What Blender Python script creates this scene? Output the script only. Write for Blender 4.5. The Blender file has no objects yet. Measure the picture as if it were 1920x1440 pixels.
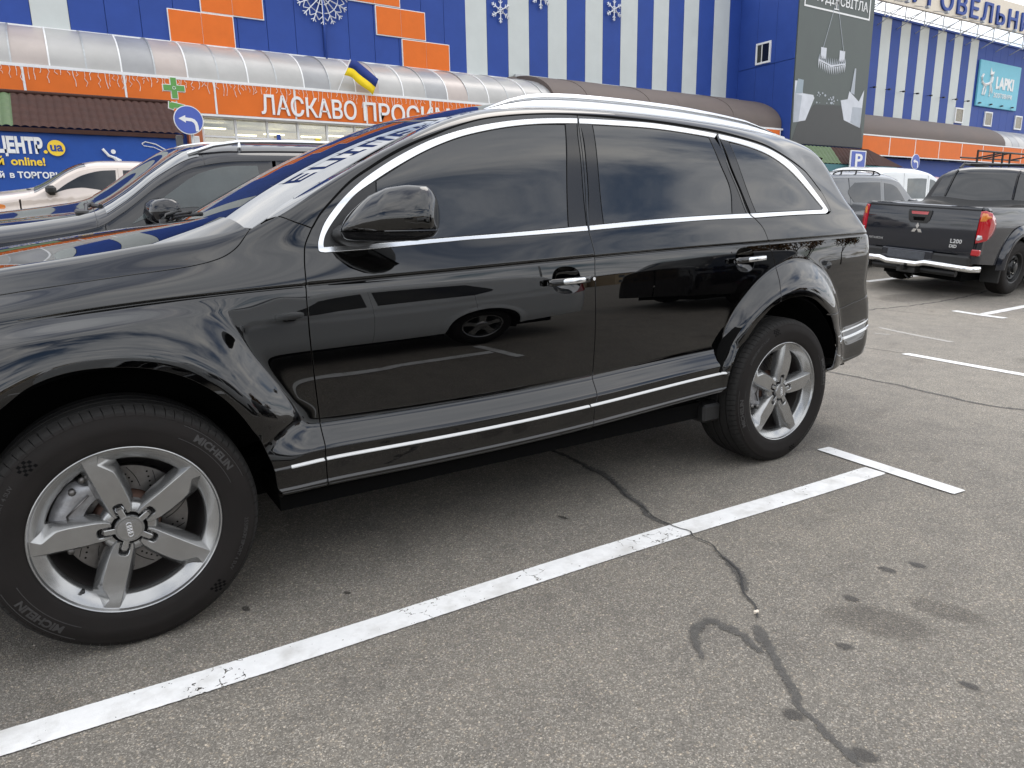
# A parked black SUV in front of a blue and white striped store, overcast day.
import bpy, math, random
import numpy as np
from mathutils import Vector, Matrix, geometry
R = math.radians
scene = bpy.context.scene
COL = scene.collection
random.seed(7); rng = np.random.RandomState(11)

# ---- camera ---------------------------------------------------------------
cam = bpy.data.cameras.new('camera')
cam.sensor_width = 36.0; cam.sensor_fit = 'HORIZONTAL'; cam.lens = 24.5467
cam.clip_start = .05; cam.clip_end = 2000
camo = bpy.data.objects.new('camera', cam); COL.objects.link(camo)
camo.matrix_world = Matrix(((0.846044, 0.133332, -0.516171, -0.05316), (-0.532830, 0.179910, -0.826876, -3.21050), (-0.017385, 0.974605, 0.223255, 1.24661), (0, 0, 0, 1)))
scene.camera = camo

# ---- sky, sun, exposure ---------------------------------------------------
SUN_EL, SUN_AZ = R(60), R(55)          # azimuth: direction the light comes from, from +Y towards +X
world = bpy.data.worlds.new('World'); scene.world = world; world.use_nodes = True
nt = world.node_tree; nt.nodes.clear()
def wn(t, **k):
    n = nt.nodes.new(t)
    for a, b in k.items(): setattr(n, a, b)
    return n
L = nt.links.new
out = wn('ShaderNodeOutputWorld'); bg_sky = wn('ShaderNodeBackground'); bg_cl = wn('ShaderNodeBackground'); mixw = wn('ShaderNodeMixShader')
sky = wn('ShaderNodeTexSky', sky_type='NISHITA'); sky.sun_disc = False
sky.sun_elevation = SUN_EL; sky.sun_rotation = SUN_AZ; sky.air_density = 1.0; sky.dust_density = 1.5
bg_sky.inputs['Strength'].default_value = .11
L(sky.outputs[0], bg_sky.inputs['Color'])
tc = wn('ShaderNodeTexCoord'); sep = wn('ShaderNodeSeparateXYZ'); L(tc.outputs['Generated'], sep.inputs[0])
def m(op, a, b=None, clamp=False):
    n = wn('ShaderNodeMath', operation=op); n.use_clamp = clamp
    for i, v in enumerate((a, b)):
        if v is None: continue
        if isinstance(v, (int, float)): n.inputs[i].default_value = v
        else: L(v, n.inputs[i])
    return n.outputs[0]
zc = m('MAXIMUM', sep.outputs[2], 0.0)
den = m('ADD', zc, .10)
px_, py_ = m('DIVIDE', sep.outputs[0], den), m('DIVIDE', sep.outputs[1], den)
cmb = wn('ShaderNodeCombineXYZ'); L(px_, cmb.inputs[0]); L(m('MULTIPLY', py_, 1.5), cmb.inputs[1])
n1 = wn('ShaderNodeTexNoise'); n1.inputs['Scale'].default_value = .85; n1.inputs['Detail'].default_value = 8; n1.inputs['Roughness'].default_value = .56
n1.inputs['Distortion'].default_value = .5
L(cmb.outputs[0], n1.inputs['Vector'])
n2 = wn('ShaderNodeTexNoise'); n2.inputs['Scale'].default_value = 1.9; n2.inputs['Detail'].default_value = 10; n2.inputs['Roughness'].default_value = .6
off = wn('ShaderNodeVectorMath', operation='ADD'); off.inputs[1].default_value = (7.3, 2.1, 4.0)
L(cmb.outputs[0], off.inputs[0]); L(off.outputs[0], n2.inputs['Vector'])
mask = wn('ShaderNodeMapRange'); mask.interpolation_type = 'SMOOTHSTEP'
L(n1.outputs[0], mask.inputs['Value']); mask.inputs['From Min'].default_value = .34; mask.inputs['From Max'].default_value = .52
ramp = wn('ShaderNodeValToRGB'); L(n2.outputs[0], ramp.inputs[0])
cr = ramp.color_ramp; cr.elements[0].position = .30; cr.elements[0].color = (.66, .69, .74, 1)
cr.elements[1].position = .68; cr.elements[1].color = (1.18, 1.16, 1.13, 1)
e = cr.elements.new(.5); e.color = (.86, .88, .92, 1)
L(ramp.outputs[0], bg_cl.inputs['Color']); bg_cl.inputs['Strength'].default_value = 1.28
L(mask.outputs[0], mixw.inputs[0]); L(bg_sky.outputs[0], mixw.inputs[1]); L(bg_cl.outputs[0], mixw.inputs[2]); L(mixw.outputs[0], out.inputs[0])

sunl = bpy.data.lights.new('sun', 'SUN'); sunl.energy = .5; sunl.angle = R(30); sunl.color = (1, .96, .9)
suno = bpy.data.objects.new('sun', sunl); COL.objects.link(suno)
sd = Vector((math.sin(SUN_AZ)*math.cos(SUN_EL), math.cos(SUN_AZ)*math.cos(SUN_EL), math.sin(SUN_EL)))
suno.rotation_euler = sd.to_track_quat('Z', 'Y').to_euler()
suno.location = sd*60
vs = scene.view_settings
vs.view_transform = 'Standard'; vs.look = 'None'; vs.gamma = 1; vs.exposure = 0.76; vs.use_curve_mapping = False

# ---- materials ------------------------------------------------------------
def mat(name, col, rough=.5, metal=0, ior=1.5, coat=0, var=0, vscale=8, bump=0, bscale=200, alpha=None, trans=0, spec=None):
    M = bpy.data.materials.new(name); M.use_nodes = True
    t = M.node_tree; b = t.nodes['Principled BSDF']
    b.inputs['Base Color'].default_value = (*col, 1); b.inputs['Roughness'].default_value = rough
    b.inputs['Metallic'].default_value = metal; b.inputs['IOR'].default_value = ior
    b.inputs['Coat Weight'].default_value = coat; b.inputs['Coat Roughness'].default_value = .02
    b.inputs['Transmission Weight'].default_value = trans
    if var or bump:
        c = t.nodes.new('ShaderNodeTexCoord')
    if var:
        n = t.nodes.new('ShaderNodeTexNoise'); n.inputs['Scale'].default_value = vscale; n.inputs['Detail'].default_value = 6; n.inputs['Roughness'].default_value = .65
        t.links.new(c.outputs['Object'], n.inputs['Vector'])
        mr = t.nodes.new('ShaderNodeMapRange'); mr.inputs['From Min'].default_value = .3; mr.inputs['From Max'].default_value = .7
        mr.inputs['To Min'].default_value = 1 - var; mr.inputs['To Max'].default_value = 1 + var
        t.links.new(n.outputs[0], mr.inputs['Value'])
        mx = t.nodes.new('ShaderNodeMix'); mx.data_type = 'RGBA'; mx.blend_type = 'MULTIPLY'; mx.inputs['Factor'].default_value = 1
        mx.inputs['A'].default_value = (*col, 1); t.links.new(mr.outputs[0], mx.inputs['B']); t.links.new(mx.outputs['Result'], b.inputs['Base Color'])
        m2 = t.nodes.new('ShaderNodeMapRange'); m2.inputs['From Min'].default_value = .3; m2.inputs['From Max'].default_value = .7
        m2.inputs['To Min'].default_value = max(rough*(1 - var*.6), 0); m2.inputs['To Max'].default_value = min(rough*(1 + var*.6), 1)
        t.links.new(n.outputs[0], m2.inputs['Value']); t.links.new(m2.outputs[0], b.inputs['Roughness'])
    if bump:
        n = t.nodes.new('ShaderNodeTexNoise'); n.inputs['Scale'].default_value = bscale; n.inputs['Detail'].default_value = 3
        t.links.new(c.outputs['Object'], n.inputs['Vector'])
        bp = t.nodes.new('ShaderNodeBump'); bp.inputs['Strength'].default_value = bump; bp.inputs['Distance'].default_value = .002
        t.links.new(n.outputs[0], bp.inputs['Height']); t.links.new(bp.outputs[0], b.inputs['Normal'])
    M.diffuse_color = (*col, 1)
    if spec is not None: b.inputs['Specular IOR Level'].default_value = spec
    return M
MT = dict(
    paint=mat('black paint', (.0008, .0008, .0009), .012, ior=1.66),
    paint2=mat('dark graphite paint', (.015, .017, .023), .06, ior=1.5, coat=.3),
    glass=mat('tinted glass', (.006, .007, .008), .0, ior=1.70),
    wglass=mat('windscreen glass', (.010, .012, .013), .0, ior=2.8),
    chrome=mat('satin aluminium trim', (.66, .67, .68), .20, 1),
    strip=mat('brushed sill strip', (.52, .52, .51), .36, 1),
    chrome2=mat('polished chrome', (.80, .80, .80), .05, 1),
    rail=mat('anodised roof rail', (.74, .75, .76), .28, 1),
    alloy=mat('alloy wheel lacquer', (.35, .35, .345), .26, .82, coat=.5, var=.06, vscale=20),
    steel=mat('brake steel', (.19, .182, .175), .42, 1, var=.15, vscale=40),
    caliper=mat('cast caliper', (.34, .34, .35), .45, .7, var=.25, vscale=60),
    rubber=mat('tyre rubber', (.0125, .0105, .0095), .72, var=.22, vscale=14, bump=.15, bscale=500),
    rubber2=mat('tyre tread rubber', (.020, .019, .018), .8, var=.35, vscale=90, bump=.5, bscale=350),
    letter=mat('tyre lettering', (.034, .032, .031), .6),
    black=mat('black plastic', (.012, .012, .012), .45, bump=.15, bscale=700),
    gloss=mat('gloss black trim', (.008, .008, .009), .12, ior=1.5),
    matte=mat('dark cavity', (.004, .004, .004), .95),
    seal=mat('rubber seal', (.006, .006, .006), .6),
    white=mat('white enamel', (.78, .78, .76), .35, var=.05),
)

for k_ in ('rubber', 'rubber2'): MT[k_].node_tree.nodes['Principled BSDF'].inputs['Specular IOR Level'].default_value = .22
MT['matte'].node_tree.nodes['Principled BSDF'].inputs['Specular IOR Level'].default_value = .08

# ---- smooth curve helpers -------------------------------------------------
def pchip(xs, ys):
    xs = np.array(xs, float); ys = np.array(ys, float)
    h = np.diff(xs); d = np.diff(ys) / h
    m = np.zeros(len(xs))
    for i in range(1, len(xs) - 1):
        if d[i-1] * d[i] > 0:
            w1 = 2*h[i] + h[i-1]; w2 = h[i] + 2*h[i-1]
            m[i] = (w1 + w2) / (w1/d[i-1] + w2/d[i])
    m[0] = d[0]; m[-1] = d[-1]
    return _herm(xs, ys, m)
def cspline(xs, ys):
    xs = np.array(xs, float); ys = np.array(ys, float); n = len(xs)
    h = np.diff(xs); A = np.zeros((n, n)); b = np.zeros(n)
    A[0, 0] = A[-1, -1] = 1
    for i in range(1, n-1):
        A[i, i-1] = h[i-1]; A[i, i] = 2*(h[i-1]+h[i]); A[i, i+1] = h[i]
        b[i] = 6*((ys[i+1]-ys[i])/h[i] - (ys[i]-ys[i-1])/h[i-1])
    M = np.linalg.solve(A, b)
    m = np.zeros(n)
    for i in range(n-1):
        m[i] = (ys[i+1]-ys[i])/h[i] - h[i]*(2*M[i]+M[i+1])/6
    m[-1] = (ys[-1]-ys[-2])/h[-1] + h[-1]*(M[-2]+2*M[-1])/6
    return _herm(xs, ys, m)
def _herm(xs, ys, m):
    def f(x):
        x = np.asarray(x, float)
        i = np.clip(np.searchsorted(xs, x) - 1, 0, len(xs) - 2)
        h = xs[i+1] - xs[i]; t = (x - xs[i]) / h
        lo = t < 0; hi = t > 1
        tc = np.clip(t, 0, 1)
        v = ((2*tc**3 - 3*tc**2 + 1)*ys[i] + (tc**3 - 2*tc**2 + tc)*h*m[i]
             + (-2*tc**3 + 3*tc**2)*ys[i+1] + (tc**3 - tc**2)*h*m[i+1])
        v = np.where(lo, ys[0] + m[0]*(x - xs[0]), v)
        return np.where(hi, ys[-1] + m[-1]*(x - xs[-1]), v)
    return f
def hermite(p0, t0, p1, t1, u):
    a = 2*u**3 - 3*u**2 + 1; b = u**3 - 2*u**2 + u; c = -2*u**3 + 3*u**2; d = u**3 - u**2
    return a*p0 + b*t0 + c*p1 + d*t1
def sstep(a, b, x):
    t = np.clip((np.asarray(x, float) - a)/(b - a), 0, 1)
    return t*t*(3 - 2*t)


# ---- object helpers -------------------------------------------------------
def link(o, parent=None):
    COL.objects.link(o)
    if parent is not None: o.parent = parent
    return o
def tag(o, label=None, cat=None, group=None, kind=None):
    for k, v in (('label', label), ('category', cat), ('group', group), ('kind', kind)):
        if v: o[k] = v
    return o
def thing(name, label, cat, loc=(0, 0, 0), rot=(0, 0, 0), group=None):
    o = bpy.data.objects.new(name, None); o.empty_display_size = .2
    link(o); o.location = loc; o.rotation_euler = rot
    return tag(o, label, cat, group)
def mesh_obj(name, verts, faces, material, parent=None, smooth=False, loc=None, rot=None, mats=None, fmat=None):
    me = bpy.data.meshes.new(name)
    me.from_pydata([tuple(map(float, v)) for v in verts], [], [tuple(map(int, f)) for f in faces])
    for mm in (mats or [material]): me.materials.append(mm)
    if fmat is not None: me.polygons.foreach_set('material_index', np.array(fmat, dtype=np.int32))
    if smooth: me.polygons.foreach_set('use_smooth', np.ones(len(me.polygons), dtype=bool))
    me.update()
    o = bpy.data.objects.new(name, me); link(o, parent)
    if loc is not None: o.location = loc
    if rot is not None: o.rotation_euler = rot
    return o
class MB:
    """collects simple solids into one mesh"""
    def __init__(s): s.v = []; s.f = []
    def add(s, v, f):
        n = len(s.v); s.v += [tuple(x) for x in v]; s.f += [tuple(i + n for i in q) for q in f]; return s
    def box(s, lo, hi, bev=0):
        x0, y0, z0 = lo; x1, y1, z1 = hi
        if not bev:
            v = [(x0,y0,z0),(x1,y0,z0),(x1,y1,z0),(x0,y1,z0),(x0,y0,z1),(x1,y0,z1),(x1,y1,z1),(x0,y1,z1)]
            return s.add(v, [(0,3,2,1),(4,5,6,7),(0,1,5,4),(1,2,6,5),(2,3,7,6),(3,0,4,7)])
        b = bev; v = []; f = []
        lo = np.array(lo, float); hi = np.array(hi, float)
        idx = {}
        for sx in (0,1):
            for sy in (0,1):
                for sz in (0,1):
                    c = np.where([sx,sy,sz], hi, lo); d = np.where([sx,sy,sz], -b, b)
                    for ax in range(3):
                        q = c + d; q[ax] = c[ax]; idx[(sx,sy,sz,ax)] = len(v); v.append(tuple(q))
        I = idx
        for ax in range(3):
            o1, o2 = [(1,2),(2,0),(0,1)][ax]
            for sd in (0,1):
                q = []
                for a, c in ((0,0),(1,0),(1,1),(0,1)):
                    k = [0,0,0]; k[ax] = sd; k[o1] = a; k[o2] = c; q.append(I[(*k, ax)])
                f.append(q if sd else q[::-1])
        for ax in range(3):
            o1, o2 = [(1,2),(2,0),(0,1)][ax]
            for a in (0,1):
                for c in (0,1):
                    k0 = [0,0,0]; k1 = [0,0,0]; k1[ax] = 1
                    for k in (k0, k1): k[o1] = a; k[o2] = c
                    q = [I[(*k0,o1)], I[(*k1,o1)], I[(*k1,o2)], I[(*k0,o2)]]
                    f.append(q if (a ^ c) == 0 else q[::-1])
        for k in [(a,c,d) for a in (0,1) for c in (0,1) for d in (0,1)]:
            q = [I[(*k,0)], I[(*k,1)], I[(*k,2)]]
            f.append(q if sum(k) % 2 == 1 else q[::-1])
        return s.add(v, f)
    def prism(s, poly, axis, a, b):
        """poly of 2D points extruded along axis from a to b"""
        n = len(poly); v = []
        for h in (a, b):
            for q in poly:
                p = [q[0], q[1]]; p.insert(axis, h); v.append(tuple(p))
        f = [tuple(range(n))[::-1], tuple(range(n, 2*n))] + [(i, (i+1) % n, n + (i+1) % n, n + i) for i in range(n)]
        return s.add(v, f)
    def tube(s, pts, r, n=8, cap=True):
        pts = [Vector(q) for q in pts]; k0 = len(s.v); rr = r if hasattr(r, '__len__') else [r]*len(pts)
        up = Vector((0, 0, 1)); ring = []
        for i, q in enumerate(pts):
            t = (pts[min(i+1, len(pts)-1)] - pts[max(i-1, 0)]).normalized()
            a = t.cross(up)
            if a.length < .05: a = t.cross(Vector((1, 0, 0)))
            a.normalize(); b = t.cross(a)
            for j in range(n):
                th = 2*math.pi*j/n
                s.v.append(tuple(q + (a*math.cos(th) + b*math.sin(th))*rr[i]))
        for i in range(len(pts) - 1):
            for j in range(n):
                a = k0 + i*n + j; b = k0 + i*n + (j+1) % n
                s.f.append((a, b, b + n, a + n))
        if cap:
            s.f.append(tuple(range(k0, k0+n))[::-1]); e = k0 + (len(pts)-1)*n; s.f.append(tuple(range(e, e+n)))
        return s
    def lathe_y(s, prof, n=48, cx=0, cz=0, close=False):
        """prof: (o, r) with y = -o, turned about the y axis"""
        k0 = len(s.v); m_ = len(prof)
        for i in range(n):
            th = 2*math.pi*i/n; c, q = math.cos(th), math.sin(th)
            for o, r in prof: s.v.append((cx + r*c, -o, cz + r*q))
        for i in range(n):
            a = k0 + i*m_; b = k0 + ((i+1) % n)*m_
            for j in range(m_ - 1 if not close else m_):
                j2 = (j+1) % m_
                s.f.append((a + j, b + j, b + j2, a + j2))
        return s
    def sheet(s, quad): return s.add(quad, [tuple(range(len(quad)))])
    def build(s, name, material, parent=None, smooth=False, **k):
        return mesh_obj(name, s.v, s.f, material, parent, smooth, **k)
def shade_auto(o, ang=35):
    """smooth shading with hard edges above an angle, without operators"""
    me = o.data
    me.polygons.foreach_set('use_smooth', np.ones(len(me.polygons), dtype=bool))
    import bmesh
    bm = bmesh.new(); bm.from_mesh(me)
    lim = R(ang)
    for e in bm.edges:
        e.smooth = len(e.link_faces) == 2 and e.calc_face_angle(0) < lim
    bm.to_mesh(me); bm.free()
    return o
def text_obj(name, body, size, material, parent=None, extrude=.004, bold=0, align='LEFT', spacing=1.0, shear=0, matrix=None, width=None):
    c = bpy.data.curves.new(name, 'FONT'); c.body = body; c.size = size; c.extrude = extrude; c.offset = bold
    c.align_x = align; c.space_character = spacing; c.shear = shear; c.resolution_u = 3
    t = bpy.data.objects.new(name, c); COL.objects.link(t)
    dg = bpy.context.evaluated_depsgraph_get(); dg.update()
    me = bpy.data.meshes.new_from_object(t.evaluated_get(dg)); bpy.data.objects.remove(t); bpy.data.curves.remove(c)
    me.materials.clear(); me.materials.append(material)
    if width:
        co = np.empty(len(me.vertices)*3, dtype=np.float32); me.vertices.foreach_get('co', co); co = co.reshape(-1, 3)
        k = width/(co[:, 0].max() - co[:, 0].min()); co[:, 0] *= k; me.vertices.foreach_set('co', co.ravel())
    o = bpy.data.objects.new(name, me); link(o, parent)
    if matrix is not None: o.matrix_local = matrix
    return o
# text standing on a wall that faces -Y: X right, Z up
def wall_mat(x, y, z): return Matrix.Translation((x, y, z)) @ Matrix.Rotation(R(90), 4, 'X')
def copy_tree(o, parent=None):
    c = o.copy(); COL.objects.link(c)
    c.parent = parent
    for ch in o.children: copy_tree(ch, c)
    return c
def ground_z(x, y):
    y = np.asarray(y, float)
    v = y - 1.2
    s = .5*(v + np.sqrt(v*v + .25))*.095
    return 1.02 - .5*((1.02 - s) + np.sqrt((1.02 - s)**2 + .01)) + 0*np.asarray(x, float) - GZ0
GZ0 = 0
GZ0 = float(ground_z(0, -2.0))
def slope_x(y):
    return math.atan((float(ground_z(0, y + .8)) - float(ground_z(0, y - .8)))/1.6)

# ---- curved sheet panels ---------------------------------------------------
def spline(pts, closed=False, per=10):
    p = np.array(pts, float)
    if len(p) < 3:
        t = np.linspace(0, 1, per + 1)[:, None]; return p[0] + (p[-1] - p[0])*t
    sc = np.array([50., 1.])
    q = p*sc
    d = np.maximum(np.linalg.norm(np.diff(q, axis=0), axis=1), 1e-4)**.5
    t = np.r_[0, np.cumsum(d)]
    out = []
    pe = np.vstack([2*q[0] - q[1], q, 2*q[-1] - q[-2]]); te = np.r_[-d[0], t, t[-1] + d[-1]]
    for i in range(1, len(pe) - 2):
        p0, p1, p2, p3 = pe[i-1:i+3]; t0, t1, t2, t3 = te[i-1:i+3]
        for u in np.linspace(t1, t2, per, endpoint=False):
            a1 = (t1-u)/(t1-t0)*p0 + (u-t0)/(t1-t0)*p1; a2 = (t2-u)/(t2-t1)*p1 + (u-t1)/(t2-t1)*p2; a3 = (t3-u)/(t3-t2)*p2 + (u-t2)/(t3-t2)*p3
            b1 = (t2-u)/(t2-t0)*a1 + (u-t0)/(t2-t0)*a2; b2 = (t3-u)/(t3-t1)*a2 + (u-t1)/(t3-t1)*a3
            out.append((t2-u)/(t2-t1)*b1 + (u-t1)/(t2-t1)*b2)
    out.append(q[-1])
    return np.array(out)/sc
def loop(*segs, per=10):
    """join segments (lists of points, smoothed one by one) into a closed loop"""
    out = []
    for s in segs:
        q = spline(s, per=per)
        if out and np.hypot(*((q[0] - out[-1])*[50, 1])) < .02: q = q[1:]
        out += list(q)
    if np.hypot(*((out[0] - out[-1])*[50, 1])) < .02: out.pop()
    return np.array(out)
def inside(poly, pts):
    x, y = pts[:, 0], pts[:, 1]; c = np.zeros(len(pts), bool)
    x0, y0 = poly[:, 0], poly[:, 1]; x1, y1 = np.roll(x0, -1), np.roll(y0, -1)
    for a, b, d, e in zip(x0, y0, x1, y1):
        if b == e: continue
        k = ((b > y) != (e > y)) & (x < (d - a)*(y - b)/(e - b) + a)
        c ^= k
    return c
def area2(p): return float(np.sum(p[:, 0]*np.roll(p[:, 1], -1) - np.roll(p[:, 0], -1)*p[:, 1]))
def seg_dist(poly, pts):
    best = np.full(len(pts), 1e9)
    a = poly; b = np.roll(poly, -1, axis=0)
    for p, q in zip(a, b):
        d = q - p; L2 = max(d @ d, 1e-12)
        t = np.clip(((pts - p) @ d)/L2, 0, 1)
        best = np.minimum(best, np.hypot(*(pts - p - t[:, None]*d).T))
    return best
def surf_frame(S, u, t, hu=2e-3, ht=.08):
    P = np.array(S(u, t)); a = (np.array(S(u + hu, t)) - np.array(S(u - hu, t)))/(2*hu); b = (np.array(S(u, t + ht)) - np.array(S(u, t - ht)))/(2*ht)
    for v in (P, a, b): v[1] *= -1                    # near side lies at y = -W
    n = np.cross(a.T, b.T); n /= np.maximum(np.linalg.norm(n, axis=1), 1e-12)[:, None]
    return P.T, a.T, b.T, n
def resample(S, lp, step):
    P = np.array(S(lp[:, 0], lp[:, 1])).T
    d = np.linalg.norm(np.roll(P, -1, axis=0) - P, axis=1)
    keep = []
    for i in range(len(lp)):
        p, q = lp[i], lp[(i+1) % len(lp)]
        k = max(1, int(math.ceil(d[i]/step)))
        for j in range(k): keep.append(p + (q - p)*j/k)
    out = [keep[0]]; acc = 0
    K = np.array(keep); PK = np.array(S(K[:, 0], K[:, 1])).T
    last = 0
    for i in range(1, len(K)):
        if np.linalg.norm(PK[i] - PK[last]) > step*.45: out.append(K[i]); last = i
    if len(out) > 3 and np.linalg.norm(PK[last] - PK[0]) < step*.4: out.pop()
    return np.array(out)
def inset(S, lp, gap, flip):
    P, a, b, n = surf_frame(S, lp[:, 0], lp[:, 1])
    T = np.roll(P, -1, axis=0) - np.roll(P, 1, axis=0); T /= np.maximum(np.linalg.norm(T, axis=1), 1e-9)[:, None]
    B = np.cross(T, n)*flip
    # keep corner offsets from collapsing
    out = lp.copy()
    for i in range(len(lp)):
        J = np.array([a[i], b[i]]).T
        d, *_ = np.linalg.lstsq(J, -gap*B[i], rcond=None)
        out[i] += d
    return out
def panel(name, S, outer, material, parent=None, holes=(), du=.014, dt=1.0, gap=.0029, off=0.0, depth=.012, bev=.0012, step=.008, nflip=1, offfun=None, flange=True, mirror=False):
    loops = [np.array(outer, float)] + [np.array(h, float) for h in holes]
    res = []
    for i, lp in enumerate(loops):
        A = area2(lp)
        if (A > 0) != (i == 0): lp = lp[::-1]
        lp = resample(S, lp, step)
        if gap: lp = inset(S, lp, gap, 1)
        res.append(lp)
    sc = np.array([1/du, 1/dt])
    SL = [r*sc for r in res]
    lo = SL[0].min(0); hi = SL[0].max(0)
    gx, gy = np.meshgrid(np.arange(math.ceil(lo[0]), hi[0] + .01), np.arange(math.ceil(lo[1]), hi[1] + .01), indexing='ij')
    G = np.c_[gx.ravel(), gy.ravel()]
    if len(G):
        ok = inside(SL[0], G)
        for h in SL[1:]: ok &= ~inside(h, G)
        G = G[ok]
        for h in SL:
            if len(G): G = G[seg_dist(h, G) > .45]
    pts = np.vstack(SL + [G]) if len(G) else np.vstack(SL)
    edges = []; k = 0
    for h in SL:
        n = len(h); edges += [(k + i, k + (i+1) % n) for i in range(n)]; k += n
    r = geometry.delaunay_2d_cdt([Vector(q) for q in pts], edges, [], 0, 1e-5)
    V2 = np.array([tuple(q) for q in r[0]]); F = np.array([f for f in r[2] if len(f) == 3], dtype=int)
    cen = V2[F].mean(1); ok = inside(SL[0], cen)
    for h in SL[1:]: ok &= ~inside(h, cen)
    F = F[ok]
    uv = V2/sc
    P, a, b, N = surf_frame(S, uv[:, 0], uv[:, 1])
    N = N*nflip
    o_ = off if offfun is None else off + offfun(uv[:, 0], uv[:, 1])
    P = P + N*np.reshape(o_, (-1, 1))
    # outward winding
    fn = np.cross(P[F[:, 1]] - P[F[:, 0]], P[F[:, 2]] - P[F[:, 0]])
    bad = np.sum(fn*N[F[:, 0]], axis=1) < 0
    F[bad] = F[bad][:, ::-1]
    verts = [P]; norms = [N]; faces = [tuple(f) for f in F]; nv = len(P)
    if flange:
        # match loop vertices to the CDT output
        omap = {}
        for vi, src in enumerate(r[3]):
            for s_ in src: omap[s_] = vi
        k = 0
        for lp in SL:
            ids = [omap.get(k + i) for i in range(len(lp))]; k += len(lp)
            ids = [i for j, i in enumerate(ids) if i is not None and i != ids[j-1]]
            if len(ids) < 3: continue
            p = P[ids]; n = N[ids]
            T = np.roll(p, -1, axis=0) - np.roll(p, 1, axis=0); T /= np.maximum(np.linalg.norm(T, axis=1), 1e-9)[:, None]
            B = np.cross(T, n); c2 = uv[ids]
            B *= nflip
            r1 = p + B*bev - n*bev*.8; r2 = p + B*bev*1.3 - n*depth
            i1 = nv; i2 = nv + len(ids); nv += 2*len(ids)
            verts += [r1, r2]; norms += [(n*.6 + B*.8), B]
            m_ = len(ids)
            for j in range(m_):
                j2 = (j+1) % m_
                q = [(ids[j], i1 + j, i1 + j2, ids[j2]), (i1 + j, i2 + j, i2 + j2, i1 + j2)]
                faces += [x if nflip > 0 else x[::-1] for x in q]
    P = np.vstack(verts); Nn = np.vstack(norms); Nn /= np.maximum(np.linalg.norm(Nn, axis=1), 1e-9)[:, None]
    if mirror:
        k = len(P); P = np.vstack([P, P*[1, -1, 1]]); Nn = np.vstack([Nn, Nn*[1, -1, 1]]); faces += [tuple(i + k for i in f[::-1]) for f in faces]
    o = mesh_obj(name, P, faces, material, parent, True)
    o.data.normals_split_custom_set_from_vertices([tuple(v) for v in Nn])
    return o

# ---- ground -----------------------------------------------------------------
def nodes(M):
    t = M.node_tree
    def N(k, **a):
        n = t.nodes.new(k)
        for q, v in a.items(): setattr(n, q, v)
        return n
    def link_(a, b): t.links.new(a, b)
    def mth(op, a, b=None, c=None, clamp=False):
        n = N('ShaderNodeMath', operation=op); n.use_clamp = clamp
        for i, v in enumerate((a, b, c)):
            if v is None: continue
            if isinstance(v, (int, float)): n.inputs[i].default_value = v
            else: link_(v, n.inputs[i])
        return n.outputs[0]
    def noise(vec, s, d=4, r=.55, dist=0):
        n = N('ShaderNodeTexNoise'); n.inputs['Scale'].default_value = s; n.inputs['Detail'].default_value = d; n.inputs['Roughness'].default_value = r; n.inputs['Distortion'].default_value = dist
        link_(vec, n.inputs['Vector']); return n.outputs[0]
    def ramp_(fac, stops):
        n = N('ShaderNodeValToRGB'); link_(fac, n.inputs[0]); c = n.color_ramp
        while len(c.elements) > 1: c.elements.remove(c.elements[-1])
        c.elements[0].position = stops[0][0]; c.elements[0].color = (*stops[0][1], 1)
        for p_, col in stops[1:]: c.elements.new(p_).color = (*col, 1)
        return n.outputs[0]
    def mixc(a, b, f, mode='MIX'):
        n = N('ShaderNodeMix', data_type='RGBA', blend_type=mode)
        for k, v in (('A', a), ('B', b)):
            if isinstance(v, tuple): n.inputs[k].default_value = (*v, 1)
            else: link_(v, n.inputs[k])
        if isinstance(f, (int, float)): n.inputs['Factor'].default_value = f
        else: link_(f, n.inputs['Factor'])
        return n.outputs['Result']
    return N, link_, mth, noise, ramp_, mixc
asph = bpy.data.materials.new('asphalt'); asph.use_nodes = True
N, lk, mth, noise, rampn, mixc = nodes(asph); b = asph.node_tree.nodes['Principled BSDF']
co = N('ShaderNodeTexCoord').outputs['Object']
def vor(s, out='Color'):
    n = N('ShaderNodeTexVoronoi'); n.inputs['Scale'].default_value = s; lk(co, n.inputs['Vector']); return n
v1 = vor(290); v2 = vor(165)
sx = N('ShaderNodeSeparateXYZ'); lk(v1.outputs['Color'], sx.inputs[0]); sx2 = N('ShaderNodeSeparateXYZ'); lk(v2.outputs['Color'], sx2.inputs[0])
base = rampn(sx.outputs[0], [(0, (.117, .108, .095)), (.45, (.162, .149, .131)), (.78, (.200, .185, .163)), (.9, (.275, .258, .232)), (1, (.38, .35, .31))])
stone = rampn(sx2.outputs[0], [(0, (.80, .80, .80)), (.5, (.97, .97, .97)), (.90, (1.06, 1.05, 1.04)), (.95, (1.35, 1.29, 1.21)), (1, (1.55, 1.45, 1.33))])
c1 = mixc(base, stone, 1.0, 'MULTIPLY')
big = rampn(noise(co, .55, 5, .6), [(.30, (.86, .86, .87)), (.5, (1, 1, 1)), (.70, (1.10, 1.095, 1.08))])
med = rampn(noise(co, 5, 5, .65), [(.30, (.84, .84, .85)), (.5, (1, 1, 1)), (.72, (1.12, 1.11, 1.10))])
blot = rampn(noise(co, 1.7, 3, .5, .6), [(.26, (.78, .77, .76)), (.36, (1, 1, 1)), (1, (1, 1, 1))])
c2 = mixc(mixc(mixc(c1, big, 1.0, 'MULTIPLY'), med, 1.0, 'MULTIPLY'), blot, 1.0, 'MULTIPLY')
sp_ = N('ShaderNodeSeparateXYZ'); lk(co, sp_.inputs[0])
wob_ = mth('ADD', sp_.outputs[0], mth('MULTIPLY', noise(co, .5, 4), 2.5))
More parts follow.
